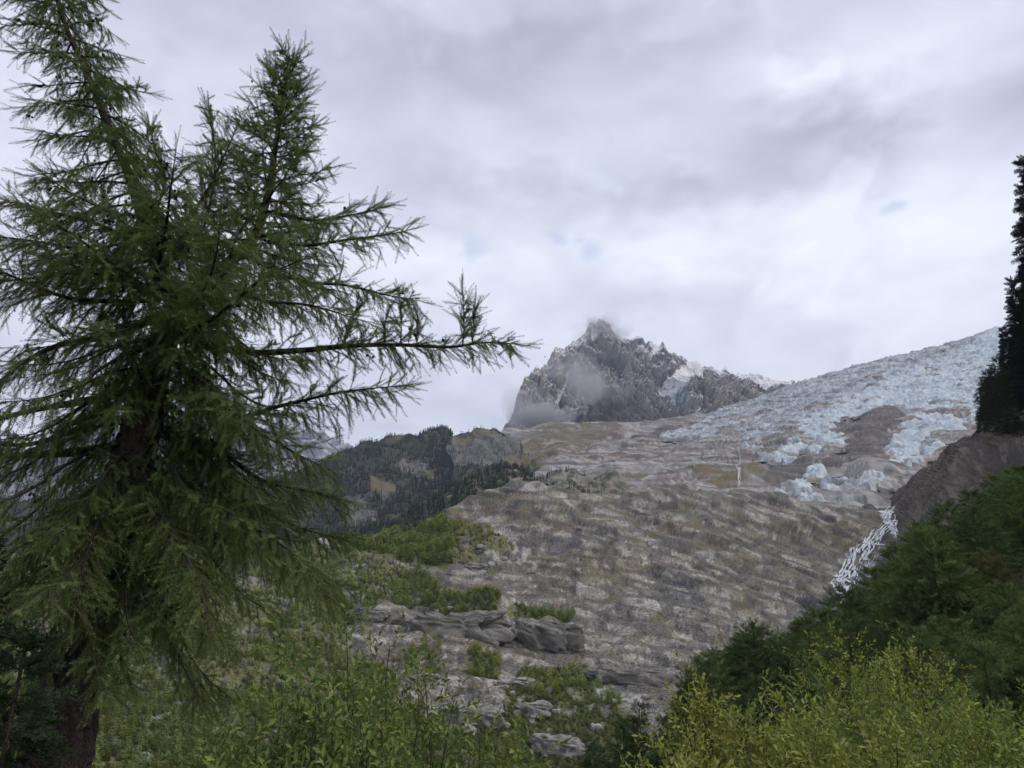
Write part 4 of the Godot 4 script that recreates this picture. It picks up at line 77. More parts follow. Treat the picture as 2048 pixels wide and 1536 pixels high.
const BOULDERS := [[[0.3282,0.5896],2.6,"small white boulder on the left edge of the dark band"],[[0.3462,0.5811],3.4,"white boulder on the crest of the dark band"],[[0.4686,0.5232],2.6,"round white boulder among saplings on the ledge"],[[0.4763,0.3461],3,"bright white boulder in the scrub"],[[0.4821,0.3164],3.4,"flat white boulder low in the scrub"],[[0.5340,0.2686],4.2,"pale split boulder by the gully foot"],[[0.4244,0.3325],2.6,"small pale boulder above the pointed outcrop"],[[0.5423,0.4249],3,"pale boulder on the slabs right of the rounded outcrop"],[[0.4487,0.6138],5,"large pale block in the middle of the slope"],[[0.3718,0.2691],4.5,"white flat boulder under the pale cracked outcrop"],[[0.4936,0.2333],3.2,"grey boulder beside the double outcrop"],[[0.5962,0.3342],3,"pale boulder at the scree foot"],[[0.6026,0.6907],4,"light block on the upper slabs"],[[0.3846,0.7061],4,"light block in the crest scrub"],[[0.4167,0.6804],3.5,"light block right of the crest scrub"]]
const PYLONS := [[0.4035,0.7825,0.4252,0.7864,0.4580,0.7728,0.6426,0.7829]]
const CABIN := [[152.5,1335.5,-3300]]
const THICKET := [[14.6,1.7,-46.0,0], [17.3,3.4,-50.0,0], [20.7,5.0,-54.0,0], [24.3,6.8,-58.0,1], [28.2,8.7,-62.0,0], [32.4,11.0,-66.0,0], [37.0,13.6,-70.0,0], [40.8,15.8,-72.0,0], [44.6,17.4,-74.0,0], [47.3,18.9,-74.0,0], [48.6,19.4,-72.0,0], [49.8,19.9,-70.0,1], [12.3,-0.2,-37.4,1], [14.8,0.9,-41.5,0], [17.8,2.0,-45.3,0], [22.3,3.2,-51.9,0], [28.4,7.0,-57.2,0], [34.8,8.8,-64.3,0], [41.0,13.0,-67.6,0], [41.6,13.6,-65.1,0], [44.1,15.0,-64.4,0], [43.4,13.9,-61.1,1], [10.0,-0.8,-31.5,1], [12.3,-0.3,-35.5,1], [14.1,1.0,-37.9,1], [17.9,1.8,-41.1,1], [22.3,2.0,-47.9,1], [29.5,5.2,-54.6,0], [30.5,7.1,-55.5,2], [34.0,8.1,-58.5,2], [37.3,9.5,-58.2,0], [36.1,8.9,-55.5,0], [11.2,-0.9,-30.0,1], [14.6,-0.5,-35.4,1], [17.7,1.0,-39.3,2], [20.7,2.2,-42.5,1], [24.7,3.0,-46.5,1], [30.2,4.3,-51.1,0], [32.5,6.5,-53.0,1], [33.3,6.0,-50.1,2], [32.6,6.4,-46.6,2], [11.5,-0.6,-28.5,2], [14.0,-0.2,-30.0,1], [20.7,0.6,-41.1,1], [24.3,2.2,-42.7,1], [26.8,2.2,-45.7,2], [27.8,3.7,-40.4,1]]
const LONE_CONIFERS := [[3.7,-1.9,-40], [3.9,-1.7,-36], [5.8,-1,-44], [6.1,-0.1,-40], [5.1,-0.7,-30], [6.6,-0.5,-36], [7.2,1.4,-34], [7.7,1.5,-33], [7.1,-0.2,-30], [8,0.7,-32], [9.3,0.3,-34], [11.4,0.8,-38], [13.2,2.6,-40]]
const CLIFF_SPRUCES := [[119.1,112.1,-150.0,42], [113.5,96.6,-140.0,40], [121.9,89.9,-168.0,24], [119.2,89.8,-158.0,32], [132.2,87.1,-190.0,17], [127.7,114.3,-150.0,46], [116.2,79.2,-160.0,24]]
const CLIFF_SHRUBS := [[162.0,92.7,-250.0,6.5], [210.4,105.1,-330.0,6], [164.6,88.6,-255.0,6.5], [193.5,102.6,-300.0,7], [163.3,96.7,-248.0,6.5], [131.2,73.5,-200.0,5.5], [134.1,71.5,-205.0,5], [128.0,75.6,-192.0,5.5], [118.2,61.1,-180.0,4.5], [123.6,69.4,-185.0,6], [128.7,78.4,-190.0,6], [130.3,68.1,-195.0,5], [117.1,58.5,-176.0,5], [122.5,70.9,-180.0,6], [122.8,67.0,-180.0,5.5], [116.7,57.8,-172.0,5], [121.4,69.7,-175.0,6], [118.6,64.6,-170.0,6], [115.9,55.8,-168.0,5], [117.0,64.6,-165.0,6]]
const WILLOWS := [[3.86,1.69,-11.00,1.0,0.4,"green willow shrub at lower right, first from the left in the back row"], [4.86,2.01,-12.50,0.9,0.75,"yellow-green willow shrub at lower right, second from the left in the back row"], [4.57,1.57,-10.50,1.0,0.5,"green willow shrub at lower right, third from the left in the back row"], [5.97,2.01,-12.50,0.9,0.9,"yellow-green willow shrub at lower right, fourth from the left in the back row"], [5.58,1.53,-11.00,0.9,0.45,"green willow shrub at lower right, fifth from the left in the back row"], [6.36,1.25,-12.00,0.8,0.35,"green willow shrub at lower right, sixth from the left in the back row"], [6.32,1.13,-10.50,1.1,0.3,"green willow shrub at lower right, seventh from the left in the back row"], [1.44,0.94,-8.00,0.6,0.95,"yellow-green willow shrub at lower right, first from the left in the front row"], [2.19,1.45,-9.50,0.7,0.85,"yellow-green willow shrub at lower right, second from the left in the front row"], [2.31,1.17,-8.50,0.8,0.65,"yellow-green willow shrub at lower right, third from the left in the front row"], [3.06,1.26,-9.50,0.9,0.8,"yellow-green willow shrub at lower right, fourth from the left in the front row"], [2.64,1.05,-7.50,1.0,0.7,"yellow-green willow shrub at lower right, fifth from the left in the front row"], [3.43,1.22,-8.50,1.0,0.4,"green willow shrub at lower right, sixth from the left in the front row"], [3.25,1.03,-7.30,1.0,0.75,"yellow-green willow shrub at lower right, seventh from the left in the front row"], [4.49,1.14,-9.00,1.0,0.55,"yellow-green willow shrub at lower right, eighth from the left in the front row"], [5.31,1.16,-9.50,1.0,0.25,"green willow shrub at lower right, ninth from the left in the front row"], [4.22,0.99,-7.50,1.1,0.4,"green willow shrub at lower right, tenth from the left in the front row"]]
const OLIVE_WILLOWS := [[-1.40,1.94,-7.00,0.6,0.15,"thin olive willow shrub by the larch, first from the left in the back row"], [-1.08,1.86,-7.20,0.6,0.2,"thin olive willow shrub by the larch, second from the left in the back row"], [-0.69,1.31,-7.50,0.7,0.25,"thin olive willow shrub by the larch, third from the left in the back row"], [-0.30,1.16,-8.00,0.7,0.3,"thin olive willow shrub by the larch, fourth from the left in the back row"], [0.08,0.90,-8.00,0.6,0.3,"thin olive willow shrub by the larch, fifth from the left in the back row"], [-1.93,1.21,-5.80,0.5,0.1,"thin olive willow shrub by the larch, first from the left in the front row"], [-1.81,1.39,-6.00,0.5,0.1,"thin olive willow shrub by the larch, second from the left in the front row"], [-1.76,1.86,-6.50,0.5,0.1,"thin olive willow shrub by the larch, third from the left in the front row"], [-1.39,1.46,-6.00,0.5,0.15,"thin olive willow shrub by the larch, fourth from the left in the front row"], [-1.07,1.34,-6.30,0.6,0.2,"thin olive willow shrub by the larch, fifth from the left in the front row"], [-0.72,1.07,-6.60,0.6,0.25,"thin olive willow shrub by the larch, sixth from the left in the front row"]]
const CLOUD_PUFFS := [[499,1774,-3950,110,70,150,0.003,"grey cloud cap hiding the summit of the peak",14], [570,1737,-3950,120,70,150,0.0015,"grey cloud cap hiding the summit of the peak",12], [425,1725,-3950,110,70,150,0.0008,"grey cloud cap hiding the summit of the peak",9], [307,1155,-3150,120,170,120,0.0022,"torn mist drifting across the left face of the peak",12], [350,1040,-3080,150,110,120,0.0026,"torn mist drifting across the left face of the peak",12], [137,957,-3050,230,90,140,0.0036,"torn mist drifting across the left face of the peak",14], [59,1017,-3100,130,150,160,0.0009,"torn mist drifting across the left face of the peak",14], [232,1271,-3300,120,110,120,0.0013,"torn mist drifting across the left face of the peak",8], [402,1066,-3060,60,60,60,0.003,"torn mist drifting across the left face of the peak",4]]
var n_cell: FastNoiseLite
var n_crack: FastNoiseLite
var n_rib: FastNoiseLite
var n_rib2: FastNoiseLite
var n_bend: FastNoiseLite
var n_wob: FastNoiseLite
var n_hump: FastNoiseLite
var n_hump2: FastNoiseLite
var n_brk: FastNoiseLite
var n_brk2: FastNoiseLite
var n_crag: FastNoiseLite
var n_fine: FastNoiseLite
var n_fine2: FastNoiseLite
var n_patch: FastNoiseLite
var n_patch2: FastNoiseLite
var n_streak: FastNoiseLite
var n_edge: FastNoiseLite
var n_hump_u: FastNoiseLite
var n_hump_u2: FastNoiseLite
var n_gully: FastNoiseLite
var n_butt: FastNoiseLite
var n_butt2: FastNoiseLite
var n_butt3: FastNoiseLite
var n_serac: FastNoiseLite
var n_crev: FastNoiseLite
var n_russet: Array
var n_dark: Array
var n_scree: Array
var n_green: Array
var n_alp: Array
var n_udark: Array
var n_psnow: Array
var n_pice: Array
var n_hrock: Array
var n_hgrass: Array
var n_ice: Array
var n_dirty: Array
var rng := RandomNumberGenerator.new()

var taken := {}
var sheets := {}

func noise(freq: float, octaves := 3, kind := FastNoiseLite.TYPE_SIMPLEX, fractal := FastNoiseLite.FRACTAL_FBM, sd := 1) -> FastNoiseLite:
	var n := FastNoiseLite.new()
	n.noise_type = kind
	n.frequency = freq
	n.seed = sd
	n.fractal_type = fractal if octaves > 1 else FastNoiseLite.FRACTAL_NONE
	n.fractal_octaves = octaves
	n.domain_warp_enabled = false
	return n

func numbered(called: String) -> String:
	var k: int = taken.get(called, 0)
	taken[called] = k + 1
	return called if k == 0 else "%s_%03d" % [called, k]

func tag(o: Node, label := "", category := "", group := "", kind := "") -> Node:
	if label: o.set_meta("label", label)
	if category: o.set_meta("category", category)
	if group: o.set_meta("group", group)
	if kind: o.set_meta("kind", kind)
	return o

func thing(called: String, where := Vector3.ZERO) -> Node3D:
	var o := Node3D.new()
	o.name = numbered(called)
	o.position = where
	add_child(o)
	return o

func part(called: String, mesh: Mesh, mat: Material, parent: Node) -> MeshInstance3D:
	var o := MeshInstance3D.new()
	o.name = numbered(called) if parent == self else called
	o.mesh = mesh
	o.material_override = mat
	parent.add_child(o, true)
	return o

func matte(rough := 0.92, spec := 0.25, color := Color.WHITE, vertex := true) -> StandardMaterial3D:
	var m := StandardMaterial3D.new()
	m.albedo_color = color.linear_to_srgb()
	m.vertex_color_use_as_albedo = vertex
	m.roughness = rough
	m.metallic_specular = spec
	m.cull_mode = BaseMaterial3D.CULL_DISABLED
	return m

func grainy(m: StandardMaterial3D, scale: Vector3, strength: float, sd: int, mottle := 0.0) -> StandardMaterial3D:
	var t := NoiseTexture2D.new()
	t.width = 1024
	t.height = 1024
	t.seamless = true
	t.as_normal_map = true
	t.bump_strength = 10.0
	t.noise = noise(0.02, 5, FastNoiseLite.TYPE_SIMPLEX, FastNoiseLite.FRACTAL_RIDGED, sd)
	m.normal_enabled = true
	m.normal_texture = t
	m.normal_scale = strength
	m.uv1_triplanar = true
	m.uv1_world_triplanar = true
	m.uv1_scale = scale
	if mottle > 0.0:
		var a := NoiseTexture2D.new()
		a.width = 1024
		a.height = 1024
		a.seamless = true
		a.noise = noise(0.03, 5, FastNoiseLite.TYPE_SIMPLEX, FastNoiseLite.FRACTAL_FBM, sd + 20)
		a.color_ramp = Gradient.new()
		a.color_ramp.offsets = PackedFloat32Array([0.25, 0.75])
		a.color_ramp.colors = PackedColorArray([Color(1.0 - mottle, 1.0 - mottle, 1.0 - mottle), Color.WHITE])
		m.albedo_texture = a
	return m

# ---------------------------------------------------------------- sheets of land
func lattice(table: Array) -> Array:
	var rows := []
	for r in table:
		var a := PackedVector3Array()
		for i in range(0, r.size(), 3):
			a.append(Vector3(r[i], r[i + 1], r[i + 2]))
		rows.append(a)
	return rows

func surface_points(table: Array, nu: int, nv: int) -> PackedVector3Array:
	var rows := lattice(table)
	var nr := rows.size()
	var nc: int = rows[0].size()
	var pts := PackedVector3Array()
	pts.resize(nu * nv)
	var line := PackedVector3Array()
	line.resize(nc)
	for j in nv:
		var t := float(j) / (nv - 1) * (nr - 1)
		var k := mini(int(t), nr - 2)
		var w := t - k
		var a: PackedVector3Array = rows[maxi(k - 1, 0)]
		var b: PackedVector3Array = rows[k]
		var c: PackedVector3Array = rows[k + 1]
		var d: PackedVector3Array = rows[mini(k + 2, nr - 1)]
		for i in nc:
			line[i] = b[i].cubic_interpolate(c[i], a[i], d[i], w)
		for i in nu:
			var s := float(i) / (nu - 1) * (nc - 1)
			var q := mini(int(s), nc - 2)
			pts[j * nu + i] = line[q].cubic_interpolate(line[q + 1], line[maxi(q - 1, 0)], line[mini(q + 2, nc - 1)], s - q)
	return pts

func grid_normals(p: PackedVector3Array, nu: int, nv: int) -> PackedVector3Array:
	var n := PackedVector3Array()
	n.resize(nu * nv)
	for j in nv:
		var j0 := maxi(j - 1, 0) * nu
		var j1 := mini(j + 1, nv - 1) * nu
		for i in nu:
			var du := p[j * nu + mini(i + 1, nu - 1)] - p[j * nu + maxi(i - 1, 0)]
			n[j * nu + i] = du.cross(p[j1 + i] - p[j0 + i]).normalized()
	return n

func grid_mesh(p: PackedVector3Array, n: PackedVector3Array, c: PackedColorArray, nu: int, nv: int, keep := PackedByteArray()) -> ArrayMesh:
	var idx := PackedInt32Array()
	idx.resize((nu - 1) * (nv - 1) * 6)
	var at := 0
	for j in nv - 1:
		for i in nu - 1:
			var a := j * nu + i
			if keep.size() and keep[a] + keep[a + 1] + keep[a + nu] + keep[a + nu + 1] == 0:
				continue
			idx[at] = a
			idx[at + 1] = a + nu
			idx[at + 2] = a + 1
			idx[at + 3] = a + 1
			idx[at + 4] = a + nu
			idx[at + 5] = a + nu + 1
			at += 6
	idx.resize(at)
	var arr := []
	arr.resize(Mesh.ARRAY_MAX)
	if keep.size():
		var used := PackedInt32Array()
		used.resize(p.size())
		used.fill(-1)
		var p2 := PackedVector3Array()
		var n2 := PackedVector3Array()
		var c2 := PackedColorArray()
		for k in at:
			var v := idx[k]
			if used[v] < 0:
				used[v] = p2.size()
				p2.append(p[v])
				n2.append(n[v])
				c2.append(c[v])
			idx[k] = used[v]
		p = p2
		n = n2
		c = c2
	arr[Mesh.ARRAY_VERTEX] = p
	arr[Mesh.ARRAY_NORMAL] = n
	arr[Mesh.ARRAY_COLOR] = c
	arr[Mesh.ARRAY_INDEX] = idx
	var m := ArrayMesh.new()
	m.add_surface_from_arrays(Mesh.PRIMITIVE_TRIANGLES, arr)
	return m

# shape(p, n, u, v) gives the height above the smooth sheet; paint(p, n, u, v, h) the base colour
func land(called: String, table: Array, nu: int, nv: int, shape: Callable, paint: Callable, way := Vector3.ZERO, bright := 1.0) -> ArrayMesh:
	var p := surface_points(table, nu, nv)
	var n := grid_normals(p, nu, nv)
	var h := PackedFloat32Array()
	h.resize(nu * nv)
	var base := p.duplicate()
	for j in nv:
		var v := float(j) / (nv - 1)
		for i in nu:
			var k := j * nu + i
			var d: float = shape.call(p[k], n[k], float(i) / (nu - 1), v)
			h[k] = d
			p[k] += (way if way else n[k]) * d
	n = grid_normals(p, nu, nv)
	var c := PackedColorArray()
	c.resize(nu * nv)
	for j in nv:
		var v := float(j) / (nv - 1)
		for i in nu:
			var k := j * nu + i
			var col: Color = paint.call(base[k], n[k], float(i) / (nu - 1), v, h[k])
			c[k] = Color(minf(col.r * bright, 0.93), minf(col.g * bright, 0.93), minf(col.b * bright, 0.93))
	sheets[called] = {"p": p, "n": n, "nu": nu, "nv": nv}
	return grid_mesh(p, n, c, nu, nv)

func spot(called: String, u: float, v: float) -> Vector3:
	var s: Dictionary = sheets[called]
	var x: float = clampf(u, 0, 1) * (s.nu - 1)
	var y: float = clampf(v, 0, 1) * (s.nv - 1)
	var i := mini(int(x), s.nu - 2)
	var j := mini(int(y), s.nv - 2)
	var p: PackedVector3Array = s.p
	var k: int = j * s.nu + i
	return p[k].lerp(p[k + 1], x - i).lerp(p[k + s.nu].lerp(p[k + s.nu + 1], x - i), y - j)

func outlines(table: Array) -> Array:
	var all := []
	for f in table:
		var a := PackedVector2Array()
		var box := Rect2(f[0], f[1], 0, 0)
		for i in range(0, f.size(), 2):
			a.append(Vector2(f[i], f[i + 1]))
			box = box.expand(Vector2(f[i], f[i + 1]))
		all.append([box, a])
	return all

func inside(all: Array, q: Vector2) -> bool:
	for o in all:
		if o[0].has_point(q) and Geometry2D.is_point_in_polygon(q, o[1]):
			return true
	return false

func mixc(a: Color, b: Color, t: float) -> Color:
	return a.lerp(b, clampf(t, 0.0, 1.0))

func saw(x: float) -> float:
	var f := x - floorf(x)
	return smoothstep(0.0, 1.0, f / 0.58) if f < 0.58 else smoothstep(0.0, 1.0, (1.0 - f) / 0.42)

# ---------------------------------------------------------------- rock
func strata_of(p: Vector3) -> float:
	var x := maxf(p.x, 0.0)
	return p.y + 0.08 * p.x + 0.0007 * x * x + 1.4 * n_bend.get_noise_3dv(p) + 0.3 * n_wob.get_noise_2d(p.x * 0.35, p.z * 0.35)

func slope_hump(p: Vector3) -> float:
	return 15.0 * (absf(n_hump.get_noise_3dv(p)) - 0.22) + 7.5 * (absf(n_hump2.get_noise_3dv(p)) - 0.2)

func slope_shape(p: Vector3, n: Vector3, _u: float, v: float) -> float:
	var far := clampf(-p.z / 420.0, 0.35, 1.9)
	var h := slope_hump(p)
	var low := minf(far, 1.3)
	var s := strata_of(p + n * h * low) / far
	var a := (p.x - p.z * 0.1) / far
	var broken := n_brk.get_noise_2d(a * 0.3, s)
	var zone := clampf(0.45 + 2.4 * n_patch.get_noise_3dv(p * 1.7 + Vector3(0, 0, 900)), 0.0, 1.0)
	var warp := 2.6 * n_brk.get_noise_2d(7.0, s * 1.1)
	h = h * low / far + zone * (1.2 + 1.8 * broken) * saw((s + warp) / 9.0) + (1.6 - 0.8 * zone) * saw(s / 24.0 + 0.5 * n_patch2.get_noise_2d(a * 0.1, s * 0.25))
	h += (0.35 + 0.75 * zone) * n_rib.get_noise_2d(a * 0.07, s * 0.6)
	if v > 0.86: h *= clampf((1.0 - v) / 0.14, 0.3, 1.0)
	return h * far

func slope_paint(p: Vector3, n: Vector3, u: float, v: float, h: float) -> Color:
	var far := clampf(-p.z / 420.0, 0.35, 1.9)
	var s := strata_of(p + Vector3(0, slope_hump(p) * minf(far, 1.3), 0)) / far
	var a := (p.x - p.z * 0.1) / far
	var big := n_patch.get_noise_3dv(p)
	var mid := n_patch2.get_noise_3dv(p)
	var zone := clampf(0.45 + 2.4 * n_patch.get_noise_3dv(p * 1.7 + Vector3(0, 0, 900)), 0.15, 1.0)
	var streak := zone * n_streak.get_noise_2d(a * 0.06, s * 0.5)
	var fine := n_fine2.get_noise_3d(p.x * 0.75 / far, p.y * 1.1 / far, p.z * 0.8 / far)
	var cell := n_cell.get_noise_2d(a * 0.14, s * 0.75)
	var crack := n_crack.get_noise_2d(a * 0.16, s * 0.7)
	var bits := n_cell.get_noise_2d(a * 0.26 + 70.0, s * 1.0)
	var c := Color(0.295, 0.275, 0.24)
	c = mixc(c, Color(0.20, 0.165, 0.122), 0.3 + 1.5 * big + 0.7 * mid)
	c = mixc(c, Color(0.47, 0.455, 0.42), clampf(0.0 + 0.8 * streak + 0.14 * cell + 0.35 * bits + 1.1 * fine + 0.5 * mid, 0, 0.8))
	c = mixc(c, Color(0.09, 0.086, 0.083), clampf(-0.16 - 0.8 * streak - 0.14 * cell - 0.35 * bits - 1.0 * mid - 0.9 * fine, 0, 0.75))
	if crack < -0.7: c = mixc(c, Color(0.07, 0.066, 0.062), 0.6)
	var q := Vector2(u, v) + 0.018 * Vector2(n_edge.get_noise_3dv(p), n_edge.get_noise_3dv(p + Vector3(500, 0, 0)))
	if inside(n_russet, q): c = mixc(c, Color(0.18, 0.128, 0.092), 0.15 + 1.4 * mid + 0.6 * fine)
	if inside(n_dark, q): c = mixc(c, Color(0.085, 0.088, 0.095), 0.45 + 1.2 * streak)
	if inside(n_scree, q): c = mixc(c, Color(0.40, 0.385, 0.36), 0.5 + 1.2 * fine)
	if inside(n_green, q): c = mixc(c, Color(0.095, 0.125, 0.04).lerp(Color(0.15, 0.15, 0.062), clampf(0.5 + 2.0 * mid, 0, 1)), clampf(0.5 + 2.2 * mid + 2.0 * fine + (0.45 if u + 0.15 * mid < 0.36 else 0.1), 0, 0.92))
	else: c = mixc(c, Color(0.15, 0.138, 0.07), clampf(-0.5 + 2.0 * mid + 1.4 * fine, 0, 0.7))
	return c

func upper_hump(p: Vector3) -> float:
	return 36.0 * (absf(n_hump_u.get_noise_3dv(p)) - 0.2) + 20.0 * (absf(n_hump_u2.get_noise_3dv(p)) - 0.2)

func upper_shape(p: Vector3, _n: Vector3, _u: float, v: float) -> float:
	var h := upper_hump(p)
	var s := strata_of(p * 0.25 + Vector3(0, h * 0.25, 0))
	var a := (p.x - p.z * 0.1) * 0.25
	var broken := n_brk.get_noise_2d(a * 0.4, s)
	h += (2.0 + 3.6 * broken) * saw(s / 7.0) + 2.6 * n_rib.get_noise_2d(a * 0.06, s * 0.6)
	if v > 0.72: h *= clampf((1.0 - v) / 0.28, 0.15, 1.0)
	return h

func upper_paint(p: Vector3, n: Vector3, u: float, v: float, h: float) -> Color:
	var s := strata_of(p * 0.25 + Vector3(0, upper_hump(p) * 0.25, 0))
	var a := (p.x - p.z * 0.1) * 0.25
	var big := n_patch.get_noise_3dv(p * 0.4)
	var mid := n_patch2.get_noise_3dv(p * 0.4)
	var streak := n_streak.get_noise_2d(a * 0.05, s * 0.5)
	var fine := n_fine2.get_noise_3d(p.x * 0.2, p.y * 0.25, p.z * 0.16)
	var cell := n_cell.get_noise_2d(a * 0.12, s * 0.75)
	var bits := n_cell.get_noise_2d(a * 0.2 + 70.0, s * 1.0)
	var c := Color(0.27, 0.252, 0.228)
	c = mixc(c, Color(0.21, 0.165, 0.122), 0.2 + 1.7 * big + 0.7 * mid)
	c = mixc(c, Color(0.44, 0.43, 0.41), clampf(-0.08 + 1.0 * streak + 0.4 * cell + 0.6 * bits + 0.8 * fine, 0, 0.85))
	c = mixc(c, Color(0.09, 0.09, 0.092), clampf(-0.14 - 1.0 * streak - 0.4 * cell - 0.6 * bits - 0.7 * mid - 0.5 * fine, 0, 0.8))
	var q := Vector2(u, v) + 0.016 * Vector2(n_edge.get_noise_3dv(p * 0.4), n_edge.get_noise_3dv(p * 0.4 + Vector3(500, 0, 0)))
	if inside(n_alp, q): c = mixc(c, Color(0.175, 0.13, 0.07).lerp(Color(0.15, 0.125, 0.055), clampf(0.5 + big, 0, 1)), clampf(0.75 + 1.5 * mid + fine, 0.1, 0.95))
	if inside(n_udark, q): c = mixc(c, Color(0.095, 0.082, 0.075), 0.65 + 0.6 * streak)
	return c

func cliff_shape(p: Vector3, _n: Vector3, _u: float, _v: float) -> float:
	var far := clampf(-p.z / 300.0, 0.25, 2.0)
	var q := p / far
	return far * (4.5 * (absf(n_hump2.get_noise_3dv(q * Vector3(1, 0.6, 1))) - 0.2) + 1.6 * n_gully.get_noise_3d(q.x, q.y * 0.3, q.z) + 2.0 * n_crag.get_noise_3dv(q) + 0.4 * n_crag.get_noise_3dv(q * 3.0) + 0.5 * n_fine.get_noise_3dv(q))

func cliff_paint(p: Vector3, n: Vector3, u: float, v: float, h: float) -> Color:
	var far := clampf(-p.z / 300.0, 0.25, 2.0)
	var q := p / far
	var mid := n_patch2.get_noise_3dv(q)
	var big := n_patch.get_noise_3dv(q)
	var c := Color(0.165, 0.128, 0.092)
	c = mixc(c, Color(0.09, 0.078, 0.07), 0.4 + 1.6 * mid)
	c = mixc(c, Color(0.24, 0.205, 0.17), clampf(-0.1 + 1.6 * n_streak.get_noise_3d(q.x * 0.6, q.y * 0.25, q.z * 0.6) + big + 0.8 * n_fine2.get_noise_3dv(q), 0, 0.8))
	c = mixc(c, Color(0.17, 0.13, 0.07), clampf(-0.3 + 2.0 * big + 0.5 * mid, 0, 0.6))
	return c

# ---------------------------------------------------------------- the peak
func peak_shape(p: Vector3, _n: Vector3, u: float, v: float) -> float:
	var w := p + 50.0 * Vector3(n_bend.get_noise_3dv(p * 0.25), n_bend.get_noise_3dv(p * 0.25 + Vector3(0, 900, 0)), 0)
	var h := 95.0 * n_butt.get_noise_2d(w.x, w.y * 0.4) + 62.0 * n_butt2.get_noise_2d(w.x + 0.35 * w.y, w.y * 0.35) + 26.0 * n_butt3.get_noise_2d(w.x - 0.3 * w.y, w.y * 0.5) + 9.0 * n_crag.get_noise_2d(w.x * 1.6, w.y * 1.2)
	if inside(n_psnow, Vector2(u, v)): h = 95.0 * n_butt.get_noise_2d(w.x, w.y * 0.4) + 10.0
	return h * (0.12 + 0.88 * clampf((0.8 - v) / 0.22, 0.0, 1.0))

func peak_paint(p: Vector3, n: Vector3, u: float, v: float, h: float) -> Color:
	var big := n_patch.get_noise_3dv(p * 0.15)
	var fine := n_fine2.get_noise_3dv(p * 0.2)
	var mid := n_patch2.get_noise_3dv(p * 0.2)
	var c := Color(0.31, 0.295, 0.275)
	c = mixc(c, Color(0.40, 0.345, 0.275), 0.3 + 1.6 * big)
	c = mixc(c, Color(0.14, 0.135, 0.13), -0.05 + 1.7 * mid + 1.2 * fine)
	var q := Vector2(u, v) + 0.012 * Vector2(n_edge.get_noise_3dv(p * 0.2), n_edge.get_noise_3dv(p * 0.2 + Vector3(500, 0, 0)))
	var snow := (n.y - 0.52) * 3.2 + 1.2 * mid + 1.3 * fine + 0.1
	if inside(n_psnow, q): return Color(0.8, 0.82, 0.84) if 0.8 + 1.3 * fine + 0.6 * mid > 0.35 else c
	if inside(n_pice, q): return Color(0.55, 0.63, 0.68)
	return mixc(c, Color(0.80, 0.82, 0.84), snow * 1.9)

func hill_shape(p: Vector3, _n: Vector3, _u: float, v: float) -> float:
	var h := 40.0 * (absf(n_hump_u.get_noise_3dv(p)) - 0.2) + 14.0 * n_butt2.get_noise_3dv(p) + 7.0 * n_crag.get_noise_3dv(p * 0.3)
	return h * clampf((1.0 - v) / 0.25, 0.12, 1.0)

func hill_paint(p: Vector3, n: Vector3, u: float, v: float, h: float) -> Color:
	var mid := n_patch2.get_noise_3dv(p * 0.4)
	var fine := n_fine2.get_noise_3dv(p * 0.4)
	var c := Color(0.042, 0.052, 0.032).lerp(Color(0.075, 0.072, 0.05), clampf(0.4 + 2.0 * mid, 0, 1))
	var q := Vector2(u, v) + 0.015 * Vector2(n_edge.get_noise_3dv(p * 0.4), n_edge.get_noise_3dv(p * 0.4 + Vector3(500, 0, 0)))
	if inside(n_hrock, q): c = mixc(Color(0.15, 0.145, 0.135), Color(0.09, 0.095, 0.07), 0.4 + 2.0 * mid + fine)
	if inside(n_hgrass, q): c = mixc(Color(0.14, 0.115, 0.05), Color(0.16, 0.14, 0.10), 0.3 + fine)
	return c

func ridge_shape(p: Vector3, _n: Vector3, _u: float, v: float) -> float:
	var h := 14.0 * (absf(n_hump2.get_noise_3dv(p)) - 0.2) + 4.5 * n_crag.get_noise_3dv(p * 0.5)
	return h * clampf((1.0 - v) / 0.3, 0.2, 1.0)

func ridge_paint(p: Vector3, n: Vector3, u: float, v: float, h: float) -> Color:
	var mid := n_patch2.get_noise_3dv(p)
	var c := Color(0.065, 0.08, 0.04).lerp(Color(0.10, 0.095, 0.06), clampf(0.4 + 2.0 * mid, 0, 1))
	if u + 0.3 * mid > 0.47: c = mixc(c, Color(0.22, 0.20, 0.175), clampf(0.75 + 2.0 * mid, 0.2, 1))
	return c

func far_shape(p: Vector3, _n: Vector3, _u: float, _v: float) -> float:
	return 90.0 * n_butt.get_noise_3dv(p * 0.5) + 40.0 * n_butt2.get_noise_3dv(p * 0.5)

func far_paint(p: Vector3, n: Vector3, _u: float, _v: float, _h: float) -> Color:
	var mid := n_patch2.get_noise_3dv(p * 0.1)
	return mixc(Color(0.17, 0.17, 0.18), Color(0.6, 0.62, 0.65), (n.y - 0.7) * 2.0 + 1.4 * mid + 0.1)

